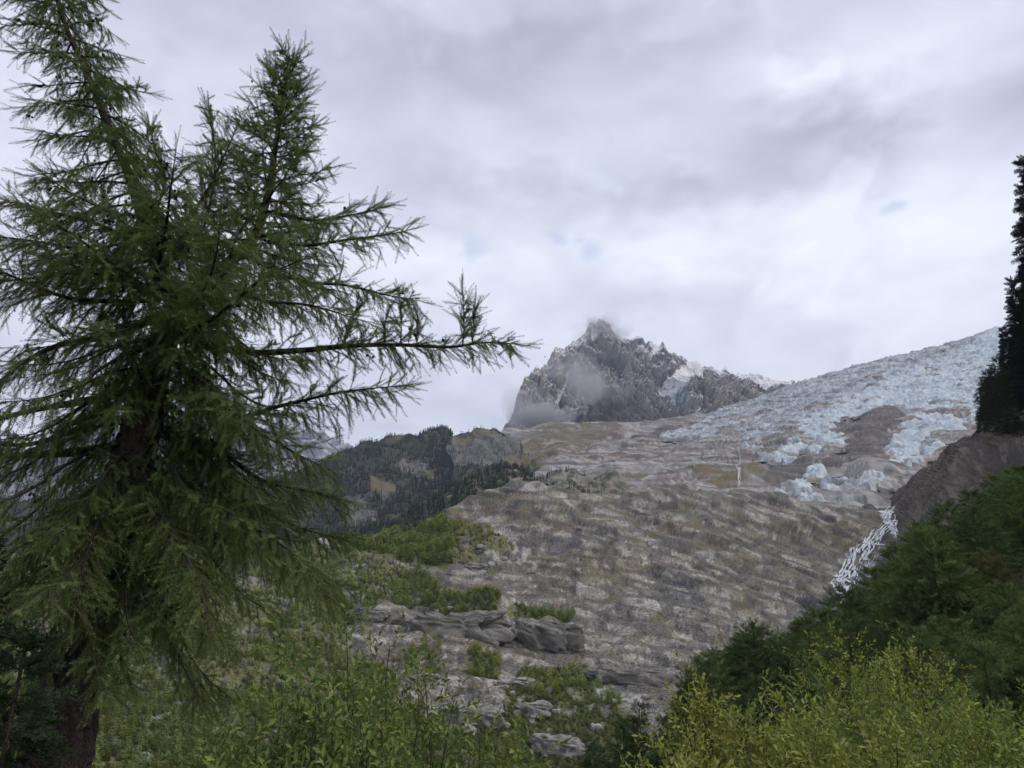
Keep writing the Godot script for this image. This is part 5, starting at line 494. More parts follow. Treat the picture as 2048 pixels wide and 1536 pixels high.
# ---------------------------------------------------------------- the glacier lies on the upper slope
func glacier() -> ArrayMesh:
	var nu := 900
	var nv := 400
	var first := int(nu * 0.3)
	var p := surface_points(UPPER_SLOPE, nu, nv)
	var n := grid_normals(p, nu, nv)
	var kind := PackedByteArray()
	kind.resize(nu * nv)
	var edge := PackedFloat32Array()
	edge.resize(nu * nv)
	for j in nv:
		var v := float(j) / (nv - 1)
		for i in range(first, nu):
			var k := j * nu + i
			var a := p[k]
			var q := Vector2(float(i) / (nu - 1), v) + 0.02 * Vector2(n_edge.get_noise_3dv(a * 0.35), n_edge.get_noise_3dv(a * 0.35 + Vector3(500, 0, 0)))
			if inside(n_ice, q): kind[k] = 2
			elif inside(n_dirty, q): kind[k] = 1
			if kind[k] and v < 0.5 and n_edge.get_noise_3dv(a * 0.22 + Vector3(0, 700, 0)) > 0.16: kind[k] = 0
			if kind[k]: edge[k] = 1.0
	for turn in 2:   # soften the margin along and across
		var next := edge.duplicate()
		for j in range(4, nv - 4):
			for i in range(first, nu - 4):
				var k := j * nu + i
				if turn == 0: next[k] = (edge[k - 4] + edge[k - 3] + edge[k - 2] + edge[k - 1] + edge[k] + edge[k + 1] + edge[k + 2] + edge[k + 3] + edge[k + 4]) / 9.0
				else: next[k] = (edge[k - 3 * nu] + edge[k - 2 * nu] + edge[k - nu] + edge[k] + edge[k + nu] + edge[k + 2 * nu] + edge[k + 3 * nu]) / 7.0
		edge = next
	var keep := PackedByteArray()
	keep.resize(nu * nv)
	for k in nu * nv:
		if edge[k] < 0.02: continue
		keep[k] = 1
		var a := p[k]
		var flow := Vector3(a.x * 0.62, a.y * 1.4, a.z * 1.0)
		var ser := n_serac.get_noise_3dv(flow)
		var rg := n_crev.get_noise_3dv(flow)
		var rg2 := n_crev.get_noise_3dv(flow * 1.7 + Vector3(300, 0, 0))
		var h := 0.0
		if kind[k] == 2: h = 7.0 + 7.0 * ser + 9.0 * rg + 6.0 * rg2 + 2.0 * n_fine.get_noise_3dv(a * 0.15)
		else: h = 8.0 + 4.0 * ser + 9.0 * rg + 5.5 * rg2 + 2.5 * n_fine.get_noise_3dv(a * 0.25)
		p[k] += (n[k] * 0.6 + Vector3(0, 0.4, 0)) * lerpf(-10.0, h + 3.0 * upper_hump(a) / 36.0, smoothstep(0.05, 0.95, edge[k]))
	n = grid_normals(p, nu, nv)
	var c := PackedColorArray()
	c.resize(nu * nv)
	for k in nu * nv:
		if keep[k] == 0: continue
		var a := p[k]
		var dirt := n_patch2.get_noise_3dv(a * 0.3)
		var grit := n_fine2.get_noise_3dv(a * 0.35)
		var band := n_streak.get_noise_3d(a.x * 0.03, a.y * 0.12, a.z * 0.05)
		if kind[k] == 2: c[k] = mixc(mixc(Color(0.54, 0.645, 0.715), Color(0.78, 0.835, 0.87), 0.5 + 1.5 * band + 0.9 * grit), Color(0.27, 0.268, 0.265), -0.22 + 1.6 * dirt + 0.9 * band)
		else: c[k] = mixc(mixc(Color(0.36, 0.39, 0.41), Color(0.64, 0.685, 0.72), 0.5 + 1.4 * band + 1.3 * grit), Color(0.15, 0.14, 0.135), -0.05 + 1.6 * dirt + 0.5 * grit)
	return grid_mesh(p, n, c, nu, nv, keep)

# ---------------------------------------------------------------- sky
# clouds: [azimuth, elevation, half width, half height (degrees), tilt, brightness change, raggedness]
const CLOUDS := [
	[-6.0, 43.0, 22.0, 4.0, 0.0, -0.15, 0.5], [26.0, 34.6, 6.0, 2.6, 0.15, -0.20, 0.9], [17.0, 32.5, 8.0, 1.8, -0.1, -0.16, 0.7],
	[39.0, 33.5, 4.0, 3.0, 0.0, -0.2, 0.5], [0.0, 33.5, 14.0, 1.8, 0.05, -0.11, 0.6], [30.0, 39.0, 7.0, 3.0, 0.4, 0.17, 0.7], [20.0, 29.5, 16.0, 3.6, 0.0, 0.17, 0.5],
	[-2.0, 27.5, 11.0, 3.0, 0.2, 0.12, 0.5], [9.0, 26.0, 8.0, 2.0, 0.2, -0.10, 0.5], [33.0, 27.0, 14.0, 3.0, 0.0, 0.10, 0.5], [-6.0, 18.0, 9.0, 2.6, 0.1, -0.11, 0.5],
	[-22.0, 30.0, 16.0, 8.0, 0.0, 0.05, 0.5]]
const BLUE_GAPS := [[-3.6, 29.6, 1.5, 1.3], [-2.6, 28.4, 0.9, 0.9], [5.8, 31.0, 1.3, 0.9], [6.6, 29.6, 0.9, 0.8], [4.0, 30.6, 1.0, 0.5], [8.5, 36.8, 1.0, 1.8], [30.0, 29.4, 2.2, 0.35]]

func sky_image() -> Image:
	var w := 2048
	var hh := 1024
	var im := Image.create(w, hh, false, Image.FORMAT_RGBF)
	im.fill(Color(0.30, 0.31, 0.33))
	var n1 := noise(0.8, 3, FastNoiseLite.TYPE_SIMPLEX_SMOOTH, FastNoiseLite.FRACTAL_FBM, 5)
	var n2 := noise(2.4, 5, FastNoiseLite.TYPE_SIMPLEX_SMOOTH, FastNoiseLite.FRACTAL_FBM, 9)
	var n3 := noise(7.0, 4, FastNoiseLite.TYPE_SIMPLEX_SMOOTH, FastNoiseLite.FRACTAL_FBM, 12)
	for y in hh / 2 + 4:
		var el := 90.0 - (y + 0.5) * 180.0 / hh
		var sy := sin(deg_to_rad(el))
		var cy := cos(deg_to_rad(el))
		for x in w:
			var az := wrapf((x + 0.5) / w * 360.0, -180.0, 180.0)
			var d := Vector3(cy * sin(deg_to_rad(az)), sy, -cy * cos(deg_to_rad(az)))
			var q := Vector3(d.x, d.y * 1.9, d.z) * 1.7
			var wa := n2.get_noise_3dv(q)
			var a := n1.get_noise_3dv(q + Vector3(wa, wa, wa) * 0.35)
			var b := n2.get_noise_3dv(q * 1.3 + Vector3(a, 0, a) * 0.5)
			var f := n3.get_noise_3dv(q)
			var lum := 0.71 + 0.09 * a + 0.13 * b + 0.04 * f
			lum += 0.10 * clampf((34.0 - el) / 14.0, -1.0, 1.0)
			var wx := 6.0 * b + 2.0 * f
			var wy := 3.0 * a + 2.5 * f
			for cl in CLOUDS:
				var dx: float = az - cl[0]
				if absf(dx) > 45.0: continue
				dx = dx * cy / 0.85 + wx * cl[6]
				var dy: float = el - cl[1] + dx * cl[4] * 0.3 + wy * cl[6]
				var e: float = (dx / cl[2]) * (dx / cl[2]) + (dy / cl[3]) * (dy / cl[3])
				if e < 4.5: lum += 1.0 * cl[5] * exp(-e * 1.1)
			var blue := 0.0
			for g in BLUE_GAPS:
				var gx: float = (az - g[0]) / g[2]
				var gy: float = (el - g[1]) / g[3]
				if absf(gx) < 3.0 and absf(gy) < 3.0:
					blue = maxf(blue, clampf(exp(-(gx * gx + gy * gy)) * 0.9 + 3.4 * f + 1.2 * b - 0.35, 0, 1) * exp(-(gx * gx + gy * gy) * 0.5))
			blue = clampf(blue + clampf(-0.62 - a - 0.6 * b, 0, 0.5), 0, 1)
			lum = clampf(lum, 0.42, 0.98)
			var c := Color(lum * 0.93, lum * 0.972, lum * lerpf(1.21, 1.09, clampf((lum - 0.45) / 0.45, 0, 1)))
			im.set_pixel(x, y, c.lerp(Color(0.50, 0.58, 0.78), 0.65 * blue))
	return im
func _ready() -> void:
	rng.seed = 7
	var cam := Camera3D.new()
	cam.name = "camera"
	cam.fov = 2.0 * rad_to_deg(atan(768.0 / 1540.0))
	cam.position = Vector3(0, 1.7, 0)
	cam.rotation_degrees = Vector3(20, 0, 0)
	cam.near = 0.1
	cam.far = 20000.0
	add_child(cam)
	var env := Environment.new()
	env.background_mode = Environment.BG_SKY
	var pano := PanoramaSkyMaterial.new()
	pano.panorama = ImageTexture.create_from_image(sky_image())
	env.sky = Sky.new()
	env.sky.sky_material = pano
	env.tonemap_mode = Environment.TONE_MAPPER_LINEAR
	env.tonemap_exposure = 1.2
	env.sdfgi_enabled = true
	env.ssao_enabled = true
	env.ssil_enabled = true
	env.fog_enabled = true
	env.fog_density = 0.000058
	env.fog_light_color = Color(0.80, 0.86, 0.97)
	env.volumetric_fog_enabled = true
	env.volumetric_fog_density = 0.0
	var we := WorldEnvironment.new()
	we.name = "world_environment"
	we.environment = env
	add_child(we)
	var sun := DirectionalLight3D.new()
	sun.name = "sun"
	sun.light_energy = 0.5
	sun.light_angular_distance = 25.0
	sun.light_color = Color(1.0, 0.97, 0.93)
	sun.rotation_degrees = Vector3(-48, 68, 0)
	sun.shadow_enabled = true
	add_child(sun)
	set_noises()
	var t0 := Time.get_ticks_msec()
	build_land()
	build_ground()
	print("land ", Time.get_ticks_msec() - t0)
	build_water()
	build_plants()
	print("plants ", Time.get_ticks_msec() - t0)
	build_slope_things()
	build_lift()
	build_clouds()
	print("all ", Time.get_ticks_msec() - t0)

func set_noises() -> void:
	var R := FastNoiseLite.FRACTAL_RIDGED
	var F := FastNoiseLite.FRACTAL_FBM
	var X := FastNoiseLite.TYPE_SIMPLEX
	n_cell = noise(1.0 / 2.4, 1, FastNoiseLite.TYPE_CELLULAR, F, 33)
	n_cell.cellular_return_type = FastNoiseLite.RETURN_CELL_VALUE
	n_crack = noise(1.0 / 3.6, 1, FastNoiseLite.TYPE_CELLULAR, F, 34)
	n_crack.cellular_return_type = FastNoiseLite.RETURN_DISTANCE2_SUB
	n_rib = noise(1.0 / 3.4, 2, X, R, 31)
	n_rib2 = noise(1.0 / 1.3, 2, X, R, 32)
	n_bend = noise(1.0 / 90.0, 2)
	n_wob = noise(1.0 / 14.0, 2, X, F, 3)
	n_hump = noise(1.0 / 150.0, 2, FastNoiseLite.TYPE_SIMPLEX_SMOOTH, F, 4)
	n_hump2 = noise(1.0 / 52.0, 2, FastNoiseLite.TYPE_SIMPLEX_SMOOTH, F, 5)
	n_brk = noise(1.0 / 22.0, 2, X, F, 6)
	n_brk2 = noise(1.0 / 9.0, 2, X, F, 7)
	n_crag = noise(1.0 / 26.0, 4, X, R, 8)
	n_fine = noise(1.0 / 3.5, 2, X, F, 9)
	n_fine2 = noise(1.0 / 4.5, 2, X, F, 10)
	n_patch = noise(1.0 / 120.0, 3, X, F, 11)
	n_patch2 = noise(1.0 / 24.0, 3, X, F, 12)
	n_streak = noise(0.45, 2, X, F, 13)
	n_edge = noise(1.0 / 20.0, 3, X, F, 14)
	n_hump_u = noise(1.0 / 330.0, 2, FastNoiseLite.TYPE_SIMPLEX_SMOOTH, F, 15)
	n_hump_u2 = noise(1.0 / 120.0, 2, FastNoiseLite.TYPE_SIMPLEX_SMOOTH, F, 16)
	n_gully = noise(1.0 / 18.0, 3, X, R, 17)
	n_butt = noise(1.0 / 420.0, 3, X, R, 18)
	n_butt2 = noise(1.0 / 120.0, 3, X, R, 19)
	n_butt3 = noise(1.0 / 36.0, 3, X, R, 20)
	n_serac = noise(1.0 / 45.0, 2, FastNoiseLite.TYPE_CELLULAR, F, 21)
	n_serac.cellular_return_type = FastNoiseLite.RETURN_CELL_VALUE
	n_crev = noise(1.0 / 60.0, 2, X, R, 22)
	n_russet = outlines(SLOPE_RUSSET)
	n_dark = outlines(SLOPE_DARK)
	n_scree = outlines(SLOPE_SCREE)
	n_green = outlines(SLOPE_GREEN)
	n_alp = outlines(ALP_GRASS)
	n_udark = outlines(UPPER_DARK)
	n_psnow = outlines(PEAK_SNOW)
	n_pice = outlines(PEAK_ICE)
	n_hrock = outlines(HILL_ROCK)
	n_hgrass = outlines(HILL_GRASS)
	n_ice = outlines(ICE)
	n_dirty = outlines(DIRTY_ICE)

func build_land() -> void:
	var rock := grainy(matte(0.9, 0.3), Vector3(0.012, 0.05, 0.02), 1.2, 61, 0.38)
	var crag := grainy(matte(0.9, 0.3), Vector3(0.004, 0.004, 0.004), 1.2, 62, 0.2)
	var cliff := grainy(matte(0.9, 0.3), Vector3(0.03, 0.015, 0.03), 1.2, 63, 0.45)
	var soil := matte(0.95, 0.2)
	var mtn := thing("mountain")
	tag(mtn, "jagged grey rock peak dusted with snow, its summit in cloud", "mountain", "", "structure")
	part("peak", land("peak", PEAK, 580, 220, peak_shape, peak_paint, Vector3(0, 0.3, 0.95), 1.22), crag, mtn)
	part("spur", land("spur", SPUR, 200, 100, func(p, n, u, v): return peak_shape(p * 2.0, n, u, 0.0) * 0.22 * clampf((1.0 - v) / 0.3, 0.15, 1.0), func(p, n, u, v, h): return mixc(Color(0.15, 0.128, 0.108), Color(0.085, 0.076, 0.068), 0.5 + 1.8 * n_patch2.get_noise_3dv(p * 0.35)), Vector3.ZERO, 1.35), rock, mtn)
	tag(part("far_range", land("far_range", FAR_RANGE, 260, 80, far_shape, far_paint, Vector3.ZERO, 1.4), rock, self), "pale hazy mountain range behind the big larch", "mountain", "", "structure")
	tag(part("upper_slope", land("upper_slope", UPPER_SLOPE, 700, 260, upper_shape, upper_paint, Vector3.ZERO, 1.5), rock, self), "smooth grey ice-scoured rock slope below the glacier", "slope", "", "structure")
	var ice := grainy(matte(0.6, 0.35), Vector3(0.012, 0.022, 0.012), 1.3, 64, 0.2)
	tag(part("glacier", glacier(), ice, self), "pale blue broken glacier ice spilling down the valley", "glacier", "", "structure")
	tag(part("wooded_hill", land("wooded_hill", WOODED_HILL, 330, 150, hill_shape, hill_paint), soil, self), "dark wooded hill with a rocky knob, left of the peak", "hill", "", "structure")
	tag(part("wooded_ridge", land("wooded_ridge", WOODED_RIDGE, 330, 110, ridge_shape, ridge_paint), soil, self), "low ridge with conifers in front of the wooded hill", "hill", "", "structure")
	tag(part("rock_slope", land("rock_slope", ROCK_SLOPE, 1150, 400, slope_shape, slope_paint, Vector3.ZERO, 1.5), rock, self), "broad brown and grey layered rock slope in the middle", "slope", "", "structure")
	tag(part("cliff", land("cliff", RIGHT_CLIFF, 300, 300, cliff_shape, cliff_paint, Vector3.ZERO, 1.35), cliff, self), "dark brown earthy cliff at the glacier's right edge", "cliff", "", "structure")
	tag(part("bank", land("bank", RIGHT_BANK, 120, 120, func(p, n, u, v): return 0.7 * n_patch2.get_noise_3dv(p * 2.0), func(p, n, u, v, h): return mixc(Color(0.05, 0.06, 0.025), Color(0.075, 0.06, 0.035), 0.5 + n_fine2.get_noise_3dv(p * 4.0))), soil, self), "steep bank under the dense thicket on the right", "bank", "", "structure")

# ---------------------------------------------------------------- building blocks for plants
class Wood:
	var v := PackedVector3Array()
	var n := PackedVector3Array()
	var c := PackedColorArray()
	var i := PackedInt32Array()
	func tube(pts: PackedVector3Array, rad: PackedFloat32Array, sides: int, col: Color, rough: FastNoiseLite = null, amount := 0.0) -> void:
		var first := v.size()
		var side := Vector3.RIGHT
		for k in pts.size():
			var d := (pts[mini(k + 1, pts.size() - 1)] - pts[maxi(k - 1, 0)]).normalized()
			side = (side - d * side.dot(d))
			if side.length() < 0.05: side = d.cross(Vector3(0.3, 0.5, 0.8))
			side = side.normalized()
			var up := d.cross(side)
			for s in sides:
				var a := TAU * s / sides
				var o := side * cos(a) + up * sin(a)
				var r := rad[k]
				var shade := 1.0
				if rough:
					var f := rough.get_noise_3d(o.x * 5.0 + pts[k].x, pts[k].y * 1.2, o.z * 5.0 + pts[k].z)
					r *= 1.0 + amount * f
					shade = 1.0 + 0.7 * f
				v.append(pts[k] + o * r)
				n.append(o)
				c.append(Color(col.r * shade, col.g * shade, col.b * shade))
		for k in pts.size() - 1:
			for s in sides:
				var a := first + k * sides + s
				var b := first + k * sides + (s + 1) % sides
				i.append_array([a, a + sides, b, b, a + sides, b + sides])
	func mesh() -> ArrayMesh:
		var arr := []
		arr.resize(Mesh.ARRAY_MAX)
		arr[Mesh.ARRAY_VERTEX] = v
		arr[Mesh.ARRAY_NORMAL] = n
		arr[Mesh.ARRAY_COLOR] = c
		arr[Mesh.ARRAY_INDEX] = i
		var m := ArrayMesh.new()
		m.add_surface_from_arrays(Mesh.PRIMITIVE_TRIANGLES, arr)
		return m

class Blades:   # loose flat faces: needles and leaves
	var v := PackedVector3Array()
	var c := PackedColorArray()
	func tri(a: Vector3, b: Vector3, d: Vector3, col: Color) -> void:
		v.append_array([a, b, d])
		c.append_array([col, col, col])
	func needle(o: Vector3, d: Vector3, l: float, w: float, col: Color) -> void:
		var s := d.cross(Vector3(0.31, 0.77, 0.55)).normalized() * w * 0.5
		tri(o - s, o + s, o + d * l, col)
	func leaf(o: Vector3, d: Vector3, up: Vector3, l: float, w: float, col: Color) -> void:
		var s := d.cross(up).normalized() * w * 0.5
		var mid := o + d * l * 0.5
		var dip := up * w * 0.18
		tri(o, mid - s + dip, o + d * l, col)
		tri(o, o + d * l, mid + s + dip, col)
	func mesh() -> ArrayMesh:
		var arr := []
		arr.resize(Mesh.ARRAY_MAX)
		arr[Mesh.ARRAY_VERTEX] = v
		arr[Mesh.ARRAY_COLOR] = c
		var m := ArrayMesh.new()
		m.add_surface_from_arrays(Mesh.PRIMITIVE_TRIANGLES, arr)
		return m

class Sprays:   # copies of one mesh with a tint each
	var b := PackedFloat32Array()
	var count := 0
	func add(o: Vector3, y: Vector3, roll: float, s: float, col: Color) -> void:
		var x := y.cross(Vector3(0.2, 0.1, 0.97) if absf(y.z) < 0.9 else Vector3(1, 0, 0)).normalized()
		x = x.rotated(y, roll)
		var z := x.cross(y)
		b.append_array([x.x * s, y.x * s, z.x * s, o.x, x.y * s, y.y * s, z.y * s, o.y, x.z * s, y.z * s, z.z * s, o.z, col.r, col.g, col.b, 1.0])
		count += 1
	func node(called: String, mesh: Mesh, mat: Material, parent: Node) -> MultiMeshInstance3D:
		var mm := MultiMesh.new()
		mm.transform_format = MultiMesh.TRANSFORM_3D
		mm.use_colors = true
		mm.mesh = mesh
		mm.instance_count = count
		mm.buffer = b
		var o := MultiMeshInstance3D.new()
		o.name = called
		o.multimesh = mm
		o.material_override = mat
		o.set_meta("kind", "stuff")
		parent.add_child(o, true)
		return o

func rr(a: float, b: float) -> float:
	return rng.randf_range(a, b)

func around(d: Vector3, out: float) -> Vector3:   # a direction that leaves d by about «out»
	var s := d.cross(Vector3(0.3, 0.5, 0.81)).normalized().rotated(d, rr(0, TAU))
	return (d + s * out).normalized()

func path(flat: Array, base := Vector3.ZERO, fine := 6) -> PackedVector3Array:
	var p := PackedVector3Array()
	for i in range(0, flat.size(), 3):
		p.append(Vector3(flat[i], flat[i + 1], flat[i + 2]) - base)
	var q := PackedVector3Array()
	for k in p.size() - 1:
		for f in fine:
			q.append(p[k].cubic_interpolate(p[k + 1], p[maxi(k - 1, 0)], p[mini(k + 2, p.size() - 1)], float(f) / fine))
	q.append(p[p.size() - 1])
	return q

func taper(count: int, a: float, b: float) -> PackedFloat32Array:
	var r := PackedFloat32Array()
	for k in count:
		r.append(lerpf(a, b, float(k) / maxi(count - 1, 1)))
	return r

func leafage(back: Color, rough := 0.75) -> StandardMaterial3D:
	var m := matte(rough, 0.3)
	m.backlight_enabled = true
	m.backlight = back.linear_to_srgb()
	return m

# ---------------------------------------------------------------- shared small meshes
func larch_shoot() -> ArrayMesh:   # 0.26 m of twig with tufts of needles
	var b := Blades.new()
	var l := 0.26
	b.needle(Vector3(0, -0.01, 0), Vector3.UP, l + 0.03, 0.006, Color(0.75, 0.45, 0.42))
	b.needle(Vector3(0.001, -0.01, 0.001), Vector3(0.01, 1, 0.01).normalized(), l + 0.02, 0.006, Color(0.75, 0.45, 0.42))
	for k in 11:
		var o := Vector3(0, 0.012 + k * l / 11.0, 0)
		for s in 10:
			var a := rr(0, TAU)
			var e := rr(-0.25, 0.9)
			var d := Vector3(cos(a) * cos(e), sin(e), sin(a) * cos(e))
			var t := rr(0.75, 1.25)
			b.needle(o, d, rr(0.024, 0.04), 0.0042, Color(t, t, t))
	for s in 8:
		var d := Vector3(rr(-0.4, 0.4), 1, rr(-0.4, 0.4)).normalized()
		b.needle(Vector3(0, l, 0), d, 0.034, 0.0048, Color(1.1, 1.1, 1.1))
	return b.mesh()

func spruce_spray(flat := 0.35, sides := 9, w := 0.05) -> ArrayMesh:   # a bough of unit length with side shoots
	var b := Blades.new()
	b.needle(Vector3.ZERO, Vector3.UP, 1.0, 0.035, Color(0.6, 0.4, 0.35))
	for k in sides:
		for s: float in [-1.0, 1.0]:
			var t := 0.12 + 0.8 * k / sides
			var l := (1.0 - t * 0.8) * rr(0.32, 0.46)
			var d := Vector3(s * rr(0.7, 0.9), rr(0.5, 0.8), rr(-flat, flat)).normalized()
			var o := Vector3(0, t, 0)
			b.needle(o, d, l, 0.014, Color(0.6, 0.45, 0.4))
			for m in 6:
				var at := o + d * l * (m + 0.6) / 6.0
				for f in 2:
					var q := rr(0.7, 1.3)
					b.needle(at, (d * 0.8 + Vector3(rr(-0.8, 0.8), rr(-0.3, 0.8), rr(-0.8, 0.8))).normalized(), rr(0.09, 0.15), w * rr(0.6, 1.0), Color(q, q, q))
	for m in 10:
		b.needle(Vector3(0, 0.25 + 0.075 * m, 0), Vector3(rr(-0.8, 0.8), rr(0.3, 1), rr(-0.8, 0.8)).normalized(), 0.13, w, Color(1, 1, 1))
	return b.mesh()

func willow_twig() -> ArrayMesh:   # 0.24 m with narrow leaves
	var b := Blades.new()
	b.needle(Vector3.ZERO, Vector3.UP, 0.24, 0.005, Color(0.5, 0.45, 0.4))
	for k in 9:
		var a := k * 2.4
		var o := Vector3(0, 0.03 + 0.026 * k, 0)
		var d := Vector3(cos(a), rr(0.5, 1.1), sin(a)).normalized()
		var up := (Vector3.UP + Vector3(rr(-0.4, 0.4), 0, rr(-0.4, 0.4))).normalized()
		var t := rr(0.75, 1.3)
		b.leaf(o, d, up, rr(0.055, 0.085), rr(0.022, 0.034), Color(t, t, t * rr(0.8, 1.1)))
	return b.mesh()

func young_tree(kind: int) -> ArrayMesh:   # unit height, seen from hundreds of metres
	var b := Blades.new()
	b.needle(Vector3.ZERO, Vector3.UP, 1.0, 0.035, Color(0.5, 0.4, 0.35))
	b.needle(Vector3(0, 0, 0.01), Vector3(0.02, 1, 0).normalized(), 0.9, 0.03, Color(0.5, 0.4, 0.35))
	var wide := 0.2 if kind == 0 else 0.28 if kind == 1 else 0.42
	for k in 64:
		var h := rr(0.04, 0.98)
		var r := wide * (pow(1.0 - h, 0.75) if kind < 2 else sqrt(maxf(0.05, 1.0 - h * h))) * rr(0.55, 1.15)
		var a := rr(0, TAU)
		var d := Vector3(cos(a), rr(-0.35, 0.5), sin(a)).normalized()
		var t := rr(0.65, 1.3)
		var o := Vector3(0, h, 0) + d * r * 0.15
		b.needle(o, d, r + 0.03, rr(0.05, 0.09), Color(t, t, t * 0.95))
		var e := o + d * r * 0.6
		b.needle(e, (d + Vector3(rr(-1, 1), rr(-0.6, 0.8), rr(-1, 1))).normalized(), r * 0.5 + 0.03, 0.05, Color(t * 1.1, t * 1.1, t))
	return b.mesh()

func far_conifer() -> ArrayMesh:   # unit height, a kilometre away
	var b := Blades.new()
	for k in 34:
		var h := rr(0.05, 0.98)
		var r := 0.22 * (1.0 - h) * rr(0.7, 1.2) + 0.02
		var a := rr(0, TAU)
		var d := Vector3(cos(a), rr(-0.5, 0.1), sin(a)).normalized()
		var t := rr(0.6, 1.25)
		b.needle(Vector3(0, h, 0), d, r, rr(0.09, 0.16), Color(t, t, t))
	b.needle(Vector3.ZERO, Vector3.UP, 1.0, 0.06, Color(0.6, 0.6, 0.6))
	return b.mesh()

# ---------------------------------------------------------------- the big larch
var green_tint := Color(0.155, 0.235, 0.10)
var olive_tint := Color(0.24, 0.275, 0.10)

func needle_color(yellow: float) -> Color:
	var t := rr(0.75, 1.25)
	var c := green_tint.lerp(olive_tint, clampf(yellow + rr(-0.25, 0.25), 0, 1))
	return Color(c.r * t, c.g * t, c.b * t)

func larch_twig(w: Wood, s: Sprays, o: Vector3, d: Vector3, l: float, droop: float, yellow: float) -> void:
	var pts := PackedVector3Array([o])
	var k := maxi(2, int(l / 0.11))
	var p := o
	var f := d
	for i in k:
		f = (f + Vector3(rr(-0.08, 0.08), -droop * 0.28 + rr(-0.05, 0.05), rr(-0.08, 0.08))).normalized()
		p += f * l / k
		pts.append(p)
		s.add(p - f * 0.11, around(f, 0.12), rr(0, TAU), rr(0.8, 1.1), needle_color(yellow))
		if i > 0 and rng.randf() < 0.75:
			s.add(p - f * 0.05, around((f + Vector3(0, -0.3 * droop, 0)).normalized(), rr(0.5, 1.1)), rr(0, TAU), rr(0.55, 1.0), needle_color(yellow))
	w.tube(PackedVector3Array([pts[0], pts[pts.size() / 2], pts[pts.size() - 1]]), PackedFloat32Array([0.004, 0.003, 0.0016]), 3, Color(0.10, 0.075, 0.055))

func larch_branch(parent: Node3D, s: Sprays, pts: PackedVector3Array, r0: float, tw: float, droop: float, yellow: float, gap := 0.045, bare := 0.12) -> void:
	var w := Wood.new()
	w.tube(pts, taper(pts.size(), r0, 0.003), 6 if r0 > 0.02 else 4, Color(0.055, 0.046, 0.04), n_fine, 0.12)
	var total := 0.0
	for k in pts.size() - 1: total += pts[k].distance_to(pts[k + 1])
	var run := 0.0
	var next := total * bare
	var side := 1.0
	for k in pts.size() - 1:
		var step := pts[k].distance_to(pts[k + 1])
		var d := (pts[k + 1] - pts[k]).normalized()
		while next < run + step:
			var o := pts[k] + d * (next - run)
			var t := next / total
			var lat := d.cross(Vector3.UP)
			lat = lat.normalized() if lat.length() > 0.2 else Vector3.RIGHT.rotated(Vector3.UP, rr(0, TAU))
			side = -side
			var dir := (lat * side * rr(0.2, 1.0) + d * rr(0.35, 0.9) + Vector3(0, rr(-1.0, 0.9) - 0.35 * droop, 0)).normalized()
			larch_twig(w, s, o, dir, maxf(0.12, tw * (1.0 - 0.62 * t) * rr(0.55, 1.25)), droop, yellow)
			next += gap * rr(0.6, 1.4)
		run += step
	larch_twig(w, s, pts[pts.size() - 1], (pts[pts.size() - 1] - pts[pts.size() - 2]).normalized(), 0.2, droop * 0.3, yellow)
	part("branch", w.mesh(), bark, parent)

func stem_branches(parent: Node3D, s: Sprays, stem: PackedVector3Array, from: float, to: float, step: float, reach: Callable, lift: Callable, yellow: Callable) -> void:
	var total := 0.0
	for k in stem.size() - 1: total += stem[k].distance_to(stem[k + 1])
	var run := 0.0
	var next := total * from
	var az := rr(0, TAU)
	for k in stem.size() - 1:
		var seg := stem[k].distance_to(stem[k + 1])
		while next < run + seg and next < total * to:
			var t := next / total
			var o := stem[k].lerp(stem[k + 1], (next - run) / seg)
			az += 2.4 + rr(-0.5, 0.5)
			if cos(az) < -0.25 and o.y > 3.2 and o.y < 5.2 and rng.randf() < 0.6:
				next += step
				continue
			var up: float = lift.call(t)
			var l: float = reach.call(t) * rr(0.7, 1.1)
			var d := Vector3(cos(az) * cos(up), sin(up), sin(az) * cos(up))
			var pts := PackedVector3Array([o])
			var n := maxi(3, int(l / 0.13))
			var p := o
			for i in n:
				var q := float(i) / n
				d = (d + Vector3(rr(-0.06, 0.06), (0.10 if q > 0.55 else -0.09) * (1.0 if up < 0.5 else 0.6), rr(-0.06, 0.06))).normalized()
				p += d * l / n
				pts.append(p)
			larch_branch(parent, s, pts, 0.008 + 0.010 * l, 0.16 + 0.17 * l, clampf(0.8 - up, 0.0, 0.9), yellow.call(t))
			next += step * rr(0.7, 1.3)
		run += seg

var bark: StandardMaterial3D
var stone: StandardMaterial3D
var needle_mat: StandardMaterial3D
var shoot_mesh: ArrayMesh

